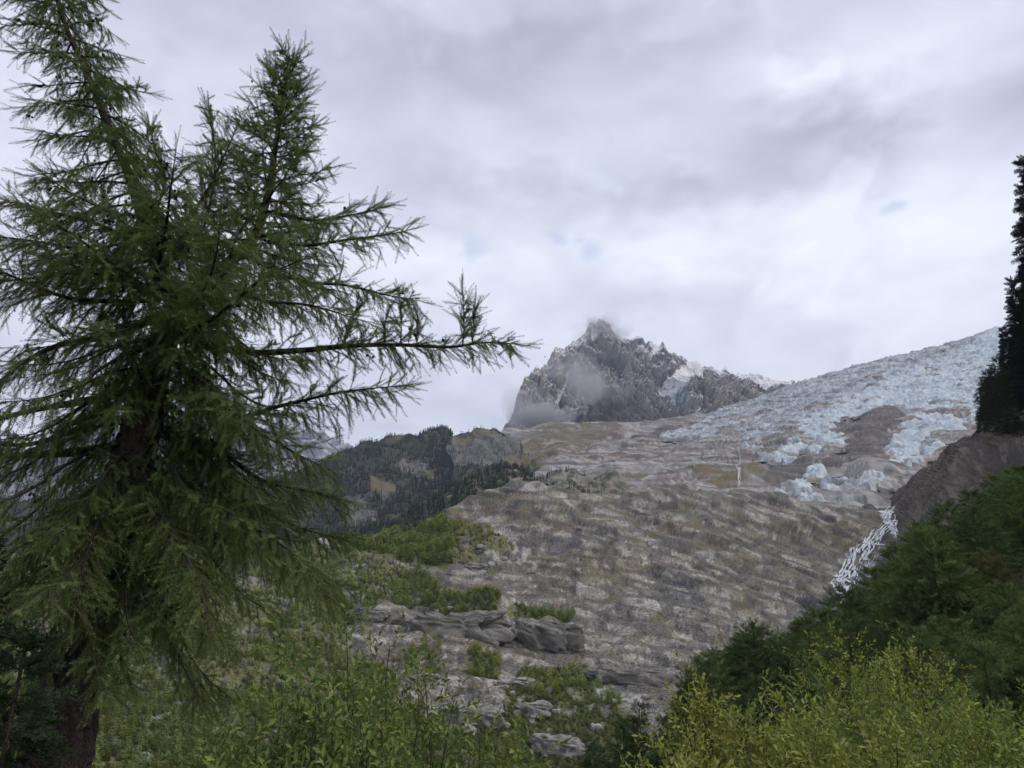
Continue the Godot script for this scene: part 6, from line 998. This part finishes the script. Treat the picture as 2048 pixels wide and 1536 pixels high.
func build_big_larch() -> void:
	var base := Vector3(LARCH_TRUNK[0], LARCH_TRUNK[1], LARCH_TRUNK[2])
	base.y -= 0.5
	var t := thing("larch_tree", base)
	tag(t, "tall old larch with forked top and long hanging branches, filling the left side", "tree")
	var trunk := path(LARCH_TRUNK, base, 10)
	var left := path(LARCH_LEFT, base, 8)
	var right := path(LARCH_RIGHT, base, 8)
	var w := Wood.new()
	w.tube(trunk, taper(trunk.size(), 0.36, 0.12), 40, Color(0.075, 0.058, 0.052), n_bark, 0.2)
	w.tube(left, taper(left.size(), 0.085, 0.01), 14, Color(0.065, 0.052, 0.046), n_bark, 0.12)
	w.tube(right, taper(right.size(), 0.09, 0.006), 14, Color(0.065, 0.052, 0.046), n_bark, 0.12)
	part("trunk", w.mesh(), bark, t)
	var s := Sprays.new()
	for l in LARCH_LIMBS:
		var f := path(l[0], base, 6)
		var yel := 0.25 + 0.3 * float(f[f.size() - 1].y < 3.0)
		var low: bool = f[f.size() - 1].y + base.y < 3.2
		var bare: float = l[3] if l.size() > 3 else 0.12
		larch_branch(t, s, f, l[1], l[2] * 1.3, 0.8 if low else 0.4, yel, 0.024, bare)
	for l in LARCH_LEADERS:
		larch_branch(t, s, path(l[0], base, 4), l[1], l[2], -0.25, 0.1, 0.03, 0.1)
	stem_branches(t, s, right, 0.18, 0.98, 0.042, func(q): return lerpf(1.8, 0.2, pow(q, 0.75)), func(q): return lerpf(-0.1, 0.95, q), func(q): return 0.15)
	stem_branches(t, s, left, 0.03, 0.97, 0.07, func(q): return lerpf(1.7, 0.55, sqrt(q)), func(q): return lerpf(-0.35, 0.1, q), func(q): return 0.12)
	stem_branches(t, s, trunk, 0.42, 0.99, 0.045, func(q): return lerpf(2.7, 2.1, q), func(q): return lerpf(-0.45, -0.1, q), func(q): return 0.4)
	s.node("foliage", shoot_mesh, needle_mat, t)
	print("larch shoots ", s.count)
	# cones sit on the twigs of the left leader and along the long limb
	var cones := Sprays.new()
	var keep := s.count
	for k in 900:
		var j := rng.randi_range(0, keep - 1) * 16
		var p := Vector3(s.b[j + 3], s.b[j + 7], s.b[j + 11])
		if p.y + base.y > 6.2 and p.x + base.x < -3.0 or rng.randf() < 0.22:
			for m in rng.randi_range(1, 3):
				cones.add(p + Vector3(rr(-0.05, 0.05), rr(-0.04, 0.05), rr(-0.05, 0.05)), Vector3(rr(-0.3, 0.3), 1, rr(-0.3, 0.3)).normalized(), rr(0, TAU), rr(0.8, 1.2), Color(0.05, 0.035, 0.028))
	var c := SphereMesh.new()
	c.radius = 0.019
	c.height = 0.046
	c.radial_segments = 7
	c.rings = 4
	tag(cones.node("cone_cluster", c, bark, t), "small dark brown cones along the twigs", "", "", "stuff")

# ---------------------------------------------------------------- conifers made of boughs
func conifer_crown(h: float, r: float, boughs: int, size: float, tint: Color, vary: float, bottom := 0.06, shape := 0.8, sag := 0.25) -> Sprays:
	var s := Sprays.new()
	for k in boughs:
		var y := bottom + (1.0 - bottom) * (1.0 - sqrt(rng.randf())) if rng.randf() < 0.85 else rr(bottom, 1.0)
		var reach := r * pow(1.0 - y, shape) * rr(0.75, 1.12) + 0.12 * size
		var a := rr(0, TAU)
		var up := lerpf(-sag, 0.7, y * y)
		var d := Vector3(cos(a), up, sin(a)).normalized()
		var at := Vector3(0, y * h, 0) + d * maxf(0.0, reach - size * rr(0.7, 1.0)) * (1.0 if rng.randf() < 0.7 else rr(0.2, 1.0))
		var t := rr(1.0 - vary, 1.0 + vary)
		s.add(at, (d + Vector3(rr(-0.35, 0.35), rr(-0.3, 0.2), rr(-0.35, 0.35))).normalized(), rr(0, TAU), size * rr(0.75, 1.2), Color(tint.r * t, tint.g * t, tint.b * t))
	s.add(Vector3(0, h - size * 0.8, 0), Vector3.UP, 0.0, size, tint)
	return s

func conifer(called: String, h: float, r: float, boughs: int, size: float, spray: Mesh, tint: Color, vary := 0.3, bottom := 0.06, shape := 0.8, sag := 0.25) -> Node3D:
	var t := Node3D.new()
	t.name = called
	var w := Wood.new()
	w.tube(PackedVector3Array([Vector3(0, -0.6, 0), Vector3(0, h * 0.5, 0), Vector3(0, h * 0.97, 0)]), PackedFloat32Array([h * 0.014, h * 0.008, 0.01]), 7, Color(0.06, 0.048, 0.04))
	part("trunk", w.mesh(), bark, t)
	conifer_crown(h, r, boughs, size, tint, vary, bottom, shape, sag).node("crown", spray, needle_mat, t)
	return t

func put(source: Node3D, called: String, where: Vector3, turn: float, size: float, label: String, category: String, group := "") -> Node3D:
	var o: Node3D = source.duplicate()
	o.name = numbered(called)
	o.position = where
	o.rotation.y = turn
	o.scale = Vector3.ONE * size
	add_child(o)
	tag(o, label, category, group)
	return o

func willow(called: String, top: Vector3, spread: float, yellow: float, ground: float, label: String, group: String, full: int) -> void:
	var base := Vector3(top.x + rr(-0.2, 0.2), ground, top.z + 0.15)
	var t := thing(called, base)
	tag(t, label, "shrub", group)
	var s := Sprays.new()
	var h := top.y - ground
	var w := Wood.new()
	for k in full:
		var a := rr(0, TAU)
		var rad := spread * sqrt(rng.randf())
		var tip := Vector3(cos(a) * rad, h * (1.0 - 0.35 * rad / spread * rr(0.5, 1.2)), sin(a) * rad)
		if k == 0: tip = Vector3(top.x - base.x, h, 0)
		var foot := Vector3(cos(a), 0, sin(a)) * rr(0.02, 0.2)
		var mid := foot.lerp(tip, 0.5) + Vector3(0, h * 0.12, 0)
		var pts := PackedVector3Array()
		for i in 9:
			var q := i / 8.0
			pts.append(foot.lerp(mid, q).lerp(mid.lerp(tip, q), q) + Vector3(rr(-0.02, 0.02), 0, rr(-0.02, 0.02)))
		w.tube(pts, taper(9, rr(0.009, 0.014), 0.003), 5, Color(0.075, 0.06, 0.045))
		for i in range(3, 9):
			var d := (pts[i] - pts[i - 1]).normalized()
			for m in 2 if full < 9 else 4:
				var o := pts[i].lerp(pts[i - 1], rng.randf())
				var dir := around((d + Vector3(0, 0.2, 0)).normalized(), rr(0.4, 1.3))
				var l := rr(0.1, 0.38)
				w.tube(PackedVector3Array([o, o + dir * l]), PackedFloat32Array([0.003, 0.0015]), 3, Color(0.09, 0.075, 0.05))
				for z in 2:
					var c := Color(0.14, 0.20, 0.066).lerp(Color(0.33, 0.335, 0.09), clampf(yellow + rr(-0.45, 0.35), 0, 1))
					var lit := rr(0.65, 1.3)
					c = Color(c.r * lit, c.g * lit, c.b * lit)
					s.add(o + dir * l * (0.3 + 0.5 * z), around(dir, 0.5), rr(0, TAU), rr(0.75, 1.15), c)
	part("stem", w.mesh(), bark, t)
	s.node("foliage", willow_mesh, leaf_mat, t)

var willow_mesh: ArrayMesh
var leaf_mat: StandardMaterial3D
var n_bark: FastNoiseLite

func ground_y(x: float, z: float) -> float:
	var d := -z
	var y := 0.1
	var zs := [-30.0, 0.0, 6.0, 15.0, 35.0, 80.0, 150.0, 260.0]
	var ys := [0.6, 0.0, -0.6, -1.9, -6.0, -18.0, -33.0, -54.0]
	for k in 7:
		if d >= zs[k] and d <= zs[k + 1]: y = lerpf(ys[k], ys[k + 1], (d - zs[k]) / (zs[k + 1] - zs[k]))
	return y + clampf(-x - 3.0, 0, 200) * 0.02 * clampf(d / 40.0, 0, 3)

func build_plants() -> void:
	var nth := ["first", "second", "third", "fourth", "fifth", "sixth", "seventh", "eighth", "ninth", "tenth", "eleventh", "twelfth", "thirteenth", "fourteenth", "fifteenth", "sixteenth", "seventeenth", "eighteenth", "nineteenth", "twentieth"]
	n_bark = noise(6.0, 3, FastNoiseLite.TYPE_SIMPLEX, FastNoiseLite.FRACTAL_RIDGED, 40)
	bark = matte(0.95, 0.15)
	grainy(bark, Vector3(0.7, 0.22, 0.7), 1.6, 51)
	needle_mat = leafage(Color(0.56, 0.62, 0.32))
	leaf_mat = leafage(Color(0.58, 0.62, 0.26), 0.6)
	shoot_mesh = larch_shoot()
	willow_mesh = willow_twig()
	build_big_larch()
	var sp := spruce_spray()
	var soft := spruce_spray(0.7, 8, 0.035)
	# spruces on the cliff
	var kinds := [conifer("spruce_tree", 30.0, 6.8, 1000, 2.3, sp, Color(0.022, 0.032, 0.022), 0.3, 0.04, 0.75, 0.35), conifer("spruce_tree", 30.0, 6.2, 900, 2.3, sp, Color(0.024, 0.034, 0.024), 0.3, 0.04, 0.8, 0.35)]
	var names := ["tall dark spruce with the highest tip at the right edge", "dark spruce just right of the tallest one, cut by the frame", "short dark spruce at the foot of the tallest one", "dark spruce low on the cliff top, inner of the pair", "small dark spruce nearest the glacier on the cliff", "dark spruce standing outermost on the cliff top", "dark spruce between the tallest and the smallest on the cliff"]
	for k in CLIFF_SPRUCES.size():
		var c: Array = CLIFF_SPRUCES[k]
		put(kinds[k % 2], "spruce_tree", Vector3(c[0], c[1] - c[3], c[2]), k * 1.3, c[3] / 30.0, names[k], "tree", "spruces on the cliff")
	var bush := conifer("cliff_shrub", 6.0, 3.2, 240, 1.2, soft, Color(0.035, 0.05, 0.026), 0.35, 0.0, 0.45, 0.1)
	for k in CLIFF_SHRUBS.size():
		var c: Array = CLIFF_SHRUBS[k]
		put(bush, "cliff_shrub", Vector3(c[0], c[1] - c[3], c[2]), k * 2.1, c[3] / 6.0, "dark green shrub on the cliff edge, " + nth[k] + " from the glacier side", "shrub", "shrubs on the cliff edge")
	# thicket on the right bank
	var tints := [Color(0.135, 0.19, 0.075), Color(0.095, 0.14, 0.06), Color(0.155, 0.155, 0.07)]
	var says := ["bushy green young conifer in the thicket", "dark green conifer deep in the thicket", "brownish conifer in the thicket"]
	var protos := []
	for k in 3:
		for m in 2:
			protos.append(conifer("thicket_conifer", 7.0, 3.2 + 0.4 * m, 900, 0.85, soft, tints[k], 0.45, 0.0, 0.5, 0.1))
	for k in THICKET.size():
		var c: Array = THICKET[k]
		var h := rr(6.0, 8.5)
		put(protos[int(c[3]) * 2 + k % 2], "thicket_conifer", Vector3(c[0], c[1] - h, c[2]), rr(0, TAU), h / 7.0, nth[k] + " conifer along the upper edge of the thicket, counted from the slope foot" if k < 12 else says[int(c[3])] + " on the right bank", "tree", "conifers of the right thicket")
	for k in 150:
		var u := rr(0.03, 1.0)
		var v := rr(0.03, 0.97)
		var h := rr(3.4, 6.4)
		if v < 0.33:
			u = rr(0.62, 1.0)
			h = rr(1.6, 2.8)
		var kind: int = [0, 0, 1, 0, 1, 0, 0, 1, 0, 2][k % 10]
		put(protos[kind * 2 + k % 2], "thicket_conifer", spot("bank", u, v) - Vector3(0, 0.4, 0), rr(0, TAU), h / 7.0, says[kind] + " on the right bank", "tree", "conifers of the right thicket")
	var small := conifer("young_conifer", 6.0, 1.5, 380, 0.6, soft, Color(0.06, 0.095, 0.045), 0.35, 0.0, 0.7, 0.1)
	for k in LONE_CONIFERS.size():
		var c: Array = LONE_CONIFERS[k]
		put(small, "young_conifer", Vector3(c[0], c[1] - 6.0, c[2]), k * 1.7, 1.0, "slender young conifer at the foot of the rock slope, " + nth[k] + " from the left", "tree", "young conifers below the slope")
	# dark spruce boughs at the lower left
	var near := conifer("spruce_tree", 4.2, 1.3, 420, 0.42, sp, Color(0.045, 0.058, 0.036), 0.35, 0.0, 0.6, 0.3)
	put(near, "spruce_tree", Vector3(-5.25, -1.3, -7.2), 0.4, 1.1, "dark spruce partly hidden at the lower left corner", "tree")
	var sap := conifer("spruce_sapling", 1.6, 0.55, 150, 0.26, sp, Color(0.042, 0.062, 0.03), 0.3, 0.0, 0.7, 0.15)
	put(sap, "spruce_sapling", Vector3(-3.05, 0.35, -5.1), 0.4, 1.0, "small spruce sapling before the larch trunk, upper of two", "tree", "spruce saplings by the larch")
	put(sap, "spruce_sapling", Vector3(-2.45, -0.65, -4.6), 2.4, 1.0, "small spruce sapling before the larch trunk, lower of two", "tree", "spruce saplings by the larch")
	for c in WILLOWS:
		willow("willow_shrub", Vector3(c[0], c[1], c[2]), c[3], c[4], minf(ground_y(c[0], c[2]), c[1] - 2.0), c[5], "leafy shrubs at the lower right", 11)
	for c in OLIVE_WILLOWS:
		willow("willow_shrub", Vector3(c[0], c[1], c[2]), c[3], c[4], minf(ground_y(c[0], c[2]), c[1] - 1.6), c[5], "thin willow shrubs at the bottom", 6)
	for n in kinds + protos + [bush, small, near, sap]: n.free()

func build_slope_things() -> void:
	var veg := leafage(Color(0.5, 0.56, 0.2))
	var shapes := [young_tree(0), young_tree(0), young_tree(1), young_tree(1), young_tree(2)]
	var spots := []
	for st in STANDS:
		var poly: Array = outlines([st[0]])[0]
		var box: Rect2 = poly[0]
		var put_in := 0
		var tries := 0
		while put_in < st[1] * 3 and tries < st[1] * 40:
			tries += 1
			var q := Vector2(rr(box.position.x, box.end.x), rr(box.position.y, box.end.y))
			if Geometry2D.is_point_in_polygon(q, poly[1]):
				spots.append([spot("rock_slope", q.x, q.y), st[2] * rr(0.55, 1.25), st[3], st[4]])
				put_in += 1
	spots.sort_custom(func(a, b): return a[1] / -a[0].z > b[1] / -b[0].z)
	var rest := Sprays.new()
	var mats := []
	for k in 6:
		var c := Color(0.20, 0.275, 0.09).lerp(Color(0.38, 0.35, 0.10), k / 5.0)
		var m := leafage(Color(0.5, 0.56, 0.2))
		m.albedo_color = c.linear_to_srgb()
		mats.append(m)
	for k in spots.size():
		var s: Array = spots[k]
		var yellow: float = clampf(s[2] + rr(-0.3, 0.3), 0, 1)
		if k < 300:
			var o := part("young_larch", shapes[k % 4], mats[int(yellow * 5.0)], self)
			o.position = s[0] - Vector3(0, 0.2, 0)
			o.rotation.y = rr(0, TAU)
			o.scale = Vector3.ONE * s[1]
			tag(o, "small young larch growing on the rock slope, in the stand at the " + s[3], "tree", "young larches on the slope: " + s[3])
		else:
			var c := Color(0.20, 0.275, 0.09).lerp(Color(0.38, 0.35, 0.10), yellow)
			rest.add(s[0] - Vector3(0, 0.2, 0), Vector3.UP, rr(0, TAU), s[1], c)
	# low scrub over the green ground
	for k in 90000:
		var q := Vector2(rr(0.0, 0.78), rr(0.05, 0.8))
		if inside(n_green, q) and n_patch2.get_noise_2d(q.x * 900.0, q.y * 500.0) > -0.3 or rng.randf() < 0.018:
			var t := rr(0.7, 1.2)
			var c := Color(0.14, 0.19, 0.065).lerp(Color(0.23, 0.22, 0.085), rng.randf())
			rest.add(spot("rock_slope", q.x, q.y) - Vector3(0, 0.3, 0), Vector3.UP, rr(0, TAU), rr(0.8, 2.3), Color(c.r * t, c.g * t, c.b * t))
	tag(rest.node(numbered("scrub"), shapes[4], veg, self), "low green and olive scrub scattered over the slope", "scrub", "", "stuff")
	# woods on the ridge and on the hill
	var fir := far_conifer()
	var woods := []
	for k in 3400:
		var u := rr(0.0, 0.62)
		var v := rr(0.1, 0.78)
		if u > 0.42 and rng.randf() < (u - 0.42) * 5.0: continue
		woods.append([spot("wooded_ridge", u, v), rr(10.0, 18.0) * (1.0 if u < 0.42 else 0.7), 0])
	for k in 150:
		var g: Array = [[0.62, 0.75, 0.25, 0.75], [0.72, 0.83, 0.1, 0.5], [0.42, 0.6, 0.3, 0.75]][k % 3]
		woods.append([spot("wooded_ridge", rr(g[0], g[1]), rr(g[2], g[3])), rr(7.0, 13.0), 0])
	for k in 24000:
		var q := Vector2(rr(0.0, 0.9), rr(0.0, 0.8))
		if q.x > 0.6 and rng.randf() < 0.75 or inside(n_hrock, q) and rng.randf() < 0.85 or inside(n_hgrass, q): continue
		if n_patch2.get_noise_2d(q.x * 900.0, q.y * 400.0) < -0.34: continue
		woods.append([spot("wooded_hill", q.x, q.y), rr(8.0, 17.0), 1])
	woods.sort_custom(func(a, b): return a[1] / -a[0].z > b[1] / -b[0].z)
	var far := [Sprays.new(), Sprays.new()]
	var fmat := []
	for k in 4:
		var m := matte(0.9, 0.2)
		m.albedo_color = Color(0.055, 0.082, 0.045).lerp(Color(0.095, 0.13, 0.055), k / 3.0).linear_to_srgb()
		fmat.append(m)
	for k in woods.size():
		var s: Array = woods[k]
		if k < 300:
			var o := part("forest_conifer", fir, fmat[k % 4], self)
			o.position = s[0] - Vector3(0, 0.5, 0)
			o.rotation.y = rr(0, TAU)
			o.scale = Vector3.ONE * s[1]
			tag(o, "dark conifer in the forest on the low ridge" if s[2] == 0 else "dark conifer in the forest on the far hill", "tree", "forest on the low ridge" if s[2] == 0 else "forest on the far hill")
		else:
			var c := Color(0.055, 0.082, 0.045).lerp(Color(0.095, 0.13, 0.055), rng.randf())
			if s[2] == 1: c = Color(0.042, 0.06, 0.038).lerp(Color(0.07, 0.088, 0.048), rng.randf())
			far[s[2]].add(s[0] - Vector3(0, 0.5, 0), Vector3.UP, rr(0, TAU), s[1], c)
	var dark := matte(0.9, 0.2)
	tag(far[0].node("ridge_forest", fir, dark, self), "dense green conifer forest covering the low ridge", "forest", "", "stuff")
	tag(far[1].node("hill_forest", fir, dark, self), "blue-green conifer forest covering the far hill", "forest", "", "stuff")
	stone = grainy(matte(0.9, 0.3), Vector3(0.05, 0.12, 0.05), 1.2, 65, 0.45)
	for o in OUTCROPS: outcrop(o)
	for o in BOULDERS: boulder(o)

func lump(seed_at: Vector3, size: Vector3, nu: int, nv: int, ledge: float, paint: Callable, boxy := 0.55, grain := 1.0) -> ArrayMesh:
	var p := PackedVector3Array()
	for j in nv:
		var e := (float(j) / (nv - 1) - 0.5) * PI
		for i in nu:
			var a := -TAU * float(i) / (nu - 1)
			var d := Vector3(cos(e) * cos(a), sin(e), cos(e) * sin(a))
			var q := Vector3(signf(d.x) * pow(absf(d.x), boxy), signf(d.y) * pow(absf(d.y), boxy), signf(d.z) * pow(absf(d.z), boxy)) * 0.9
			var w := q * size
			var f := n_brk.get_noise_3dv(w * grain + seed_at) * 0.35 + n_crag.get_noise_3dv(w * 1.6 * grain + seed_at) * 0.22 + n_cell.get_noise_3dv(w * 0.45 * grain + seed_at) * 0.14
			w *= 1.0 + f
			w += Vector3(d.x, 0.1, d.z) * ledge * (saw((w.y + 0.25 * w.x) / 3.0 + n_wob.get_noise_3dv(w + seed_at)) + 0.7 * n_rib.get_noise_2d(w.x * 0.2 + w.z * 0.2, w.y * 1.4 + 0.3 * w.x))
			p.append(w)
	var n := grid_normals(p, nu, nv)
	var c := PackedColorArray()
	for k in p.size(): c.append(paint.call(p[k] + seed_at, n[k]))
	return grid_mesh(p, n, c, nu, nv)

func rock_color(p: Vector3, pale: float) -> Color:
	var c := Color(0.20, 0.185, 0.165).lerp(Color(0.40, 0.385, 0.355), clampf(pale + 0.9 * n_patch2.get_noise_3dv(p * 3.0), 0, 1))
	c = mixc(c, Color(0.09, 0.085, 0.08), clampf(-0.1 + 1.6 * n_streak.get_noise_3d(p.x * 0.5, p.y * 1.6, p.z * 0.5), 0, 0.7))
	c = mixc(c, Color(0.12, 0.12, 0.055), clampf(-0.5 + 2.2 * n_brk2.get_noise_3dv(p), 0, 0.6))
	return Color(c.r * 1.45, c.g * 1.45, c.b * 1.45)

func outcrop(o: Array) -> void:
	var at := spot("rock_slope", o[0][0], o[0][1])
	var pale: float = 0.2 if "dark" in o[3] else 0.6
	var m := lump(at, Vector3(o[1] * 0.5, o[2] * 0.5, o[2] * 0.6), 110, 60, 0.55, func(p, n): return rock_color(p, pale))
	var r := part("rock_outcrop", m, stone, self)
	r.position = at + Vector3(0, 0, -1.5)
	tag(r, o[3], "outcrop", "outcrops on the slope")

func boulder(o: Array) -> void:
	var at := spot("rock_slope", o[0][0], o[0][1])
	var m := lump(at * 3.0, Vector3(o[1] * 0.55, o[1] * 0.4, o[1] * 0.5), 24, 14, 0.06, func(p, n): return rock_color(p, 0.9).lerp(Color(0.66, 0.64, 0.6), 0.5), 0.6, 4.0)
	var r := part("boulder", m, stone, self)
	r.position = at + Vector3(0, o[1] * 0.2, 0)
	tag(r, o[2], "boulder", "boulders on the slope")

func normal_at(sheet: String, u: float, v: float) -> Vector3:
	var s: Dictionary = sheets[sheet]
	return s.n[int(clampf(v, 0, 1) * (s.nv - 1)) * s.nu + int(clampf(u, 0, 1) * (s.nu - 1))]

func water(called: String, sheet: String, strands: Array, label: String, lift: float) -> void:
	var w := Blades.new()
	var rag := noise(0.35, 3)
	for st in strands:
		var uv := PackedVector2Array()
		for i in range(0, st[0].size(), 2): uv.append(Vector2(st[0][i], st[0][i + 1]))
		var total := uv.size() - 1
		for braid in 11:
			var off := (braid - 5.0) / 5.0
			var prev := []
			for k in total * 14 + 1:
				var t := float(k) / 14.0
				var a := mini(int(t), total - 1)
				var q := uv[a].cubic_interpolate(uv[a + 1], uv[maxi(a - 1, 0)], uv[mini(a + 2, total)], t - a)
				var p := spot(sheet, q.x, q.y)
				var wid: float = st[1] * (0.12 + 0.2 * rag.get_noise_2d(k * 0.28, braid * 31.0) - 0.05 * absf(off))
				var mid := p + Vector3(st[1] * (off * 0.62 + 0.32 * rag.get_noise_2d(k * 0.14 + 90.0, braid * 17.0)), lift, lift * 0.6)
				var now := [mid - Vector3(wid * 0.5, 0, 0), mid + Vector3(wid * 0.5, 0.15 * lift, 0)]
				if prev.size() and wid > st[1] * 0.05:
					var c := Color(0.74, 0.77, 0.80).lerp(Color(0.46, 0.50, 0.53), clampf(0.3 + 1.2 * rag.get_noise_2d(k * 1.7, braid * 7.0), 0, 1))
					w.tri(prev[0], now[0], now[1], c)
					w.tri(prev[0], now[1], prev[1], c)
				prev = now
	var m := matte(0.35, 0.5)
	tag(part(called, w.mesh(), m, self), label, "waterfall", "", "structure")

func build_water() -> void:
	water("waterfall", "rock_slope", MAIN_FALL, "broad white meltwater cascade splitting over rock beside the thicket", 1.6)
	var says := ["thin left thread of the paired white falls on the upper slope", "right and longest of the paired white falls on the upper slope", "lone thin white stream left of the paired falls", "short white trickle at the lip of the rock slope", "tiny white trickle high on the upper slope"]
	for k in STREAMS.size(): water("waterfall", "upper_slope", STREAMS[k], says[k], 2.5)

# ---------------------------------------------------------------- lift, pylons, cabin
func build_lift() -> void:
	var steel := matte(0.6, 0.4, Color(0.16, 0.17, 0.18), false)
	var names := ["lowest of four small lift pylons on the hill crest", "second lift pylon from the left on the hill crest", "third lift pylon, just below the rocky knob", "lift pylon right of the rocky knob"]
	for k in 4:
		var at := spot("wooded_hill", PYLONS[0][k * 2], PYLONS[0][k * 2 + 1])
		var t := thing("lift_pylon", at)
		tag(t, names[k], "pylon", "lift pylons on the hill crest")
		for s: float in [-1.0, 1.0]:
			var w := Wood.new()
			w.tube(PackedVector3Array([Vector3(s * 2.2, -2, 0), Vector3(s * 0.9, 11, 0)]), PackedFloat32Array([0.45, 0.35]), 6, Color.WHITE)
			part("leg", w.mesh(), steel, t)
		for h: float in [4.0, 8.0]:
			var b := Wood.new()
			b.tube(PackedVector3Array([Vector3(-1.8, h, 0), Vector3(1.8, h, 0)]), PackedFloat32Array([0.2, 0.2]), 5, Color.WHITE)
			part("brace", b.mesh(), steel, t)
		var arm := Wood.new()
		arm.tube(PackedVector3Array([Vector3(-4.2, 11.2, 0), Vector3(4.2, 11.2, 0)]), PackedFloat32Array([0.5, 0.5]), 6, Color.WHITE)
		part("crossarm", arm.mesh(), steel, t)
	var c := thing("cable_car", Vector3(CABIN[0][0], CABIN[0][1], CABIN[0][2]))
	tag(c, "tiny dark cable car cabin hanging left of the peak", "cable car")
	var box := BoxMesh.new()
	box.size = Vector3(5.5, 3.4, 3.0)
	part("cabin", box, steel, c)
	var hang := Wood.new()
	hang.tube(PackedVector3Array([Vector3(0, 1.5, 0), Vector3(0, 7.5, 0)]), PackedFloat32Array([0.35, 0.35]), 6, Color.WHITE)
	part("hanger", hang.mesh(), steel, c)
	var car := BoxMesh.new()
	car.size = Vector3(3.4, 0.7, 0.7)
	part("carriage", car, steel, c).position = Vector3(0, 7.6, 0)
	var cab := Wood.new()
	var p0 := spot("wooded_hill", PYLONS[0][6], PYLONS[0][7]) + Vector3(0, 12, 0)
	var p1 := Vector3(CABIN[0][0], CABIN[0][1] + 8.05, CABIN[0][2])
	var p2 := spot("peak", 0.34, 0.78)
	cab.tube(PackedVector3Array([p0, p0.lerp(p1, 0.5) - Vector3(0, 20, 0), p1, p2]), PackedFloat32Array([0.03, 0.03, 0.03, 0.03]), 4, Color.WHITE)
	tag(part("lift_cable", cab.mesh(), steel, self), "thin steel cable from the hill crest up to the peak", "cable")

# ---------------------------------------------------------------- ground and clouds
func build_ground() -> void:
	var rows := []
	for z in [40.0, 12.0, 4.0, -2.0, -6.0, -12.0, -20.0, -35.0, -60.0, -100.0, -150.0, -260.0]:
		var r := []
		for k in 15:
			var f := (k - 7) / 7.0
			var x: float = f * (60.0 + absf(z) * 1.6)
			r.append_array([x, ground_y(x, z), z])
		rows.append(r)
	var m := land("ground", rows, 260, 200, func(p, n, u, v): return 0.35 * n_brk2.get_noise_3dv(p * 0.7) + 0.08 * n_fine.get_noise_3dv(p * 4.0), func(p, n, u, v, h): return mixc(Color(0.055, 0.068, 0.026), Color(0.10, 0.085, 0.05), 0.4 + 1.5 * n_fine2.get_noise_3dv(p * 1.5)))
	tag(part("ground", m, matte(0.95, 0.2), self), "scrubby green meadow ground sloping down from the viewer", "ground", "", "structure")
	var big := PlaneMesh.new()
	big.size = Vector2(24000, 24000)
	var v := part("valley_floor", big, matte(0.95, 0.2, Color(0.06, 0.075, 0.035), false), self)
	v.position = Vector3(0, -90, 0)
	tag(v, "wide green valley floor far below the slopes", "valley floor", "", "structure")

# puffs: x, y, z, width, height, depth, density
func build_clouds() -> void:
	var groups := {}
	for c in CLOUD_PUFFS:
		var t: Node3D = groups.get(c[7])
		if t == null:
			t = thing("cloud", Vector3(c[0], c[1], c[2]))
			tag(t, c[7], "cloud", "", "stuff")
			groups[c[7]] = t
		for k in int(c[8]):
			var f := FogVolume.new()
			f.name = "puff"
			f.shape = RenderingServer.FOG_VOLUME_SHAPE_ELLIPSOID
			var s := rr(0.5, 1.15)
			f.size = Vector3(c[3] * s, c[4] * s * rr(0.7, 1.2), c[5] * s)
			var m := FogMaterial.new()
			m.density = c[6] * rr(0.6, 1.3)
			m.albedo = Color(0.97, 0.97, 0.99)
			f.material = m
			f.position = Vector3(c[0], c[1], c[2]) + Vector3(rr(-0.5, 0.5) * c[3], rr(-0.5, 0.5) * c[4], rr(-0.5, 0.5) * c[5]) - t.position
			f.rotation = Vector3(rr(-0.3, 0.3), rr(0, TAU), rr(-0.4, 0.4))
			t.add_child(f, true)
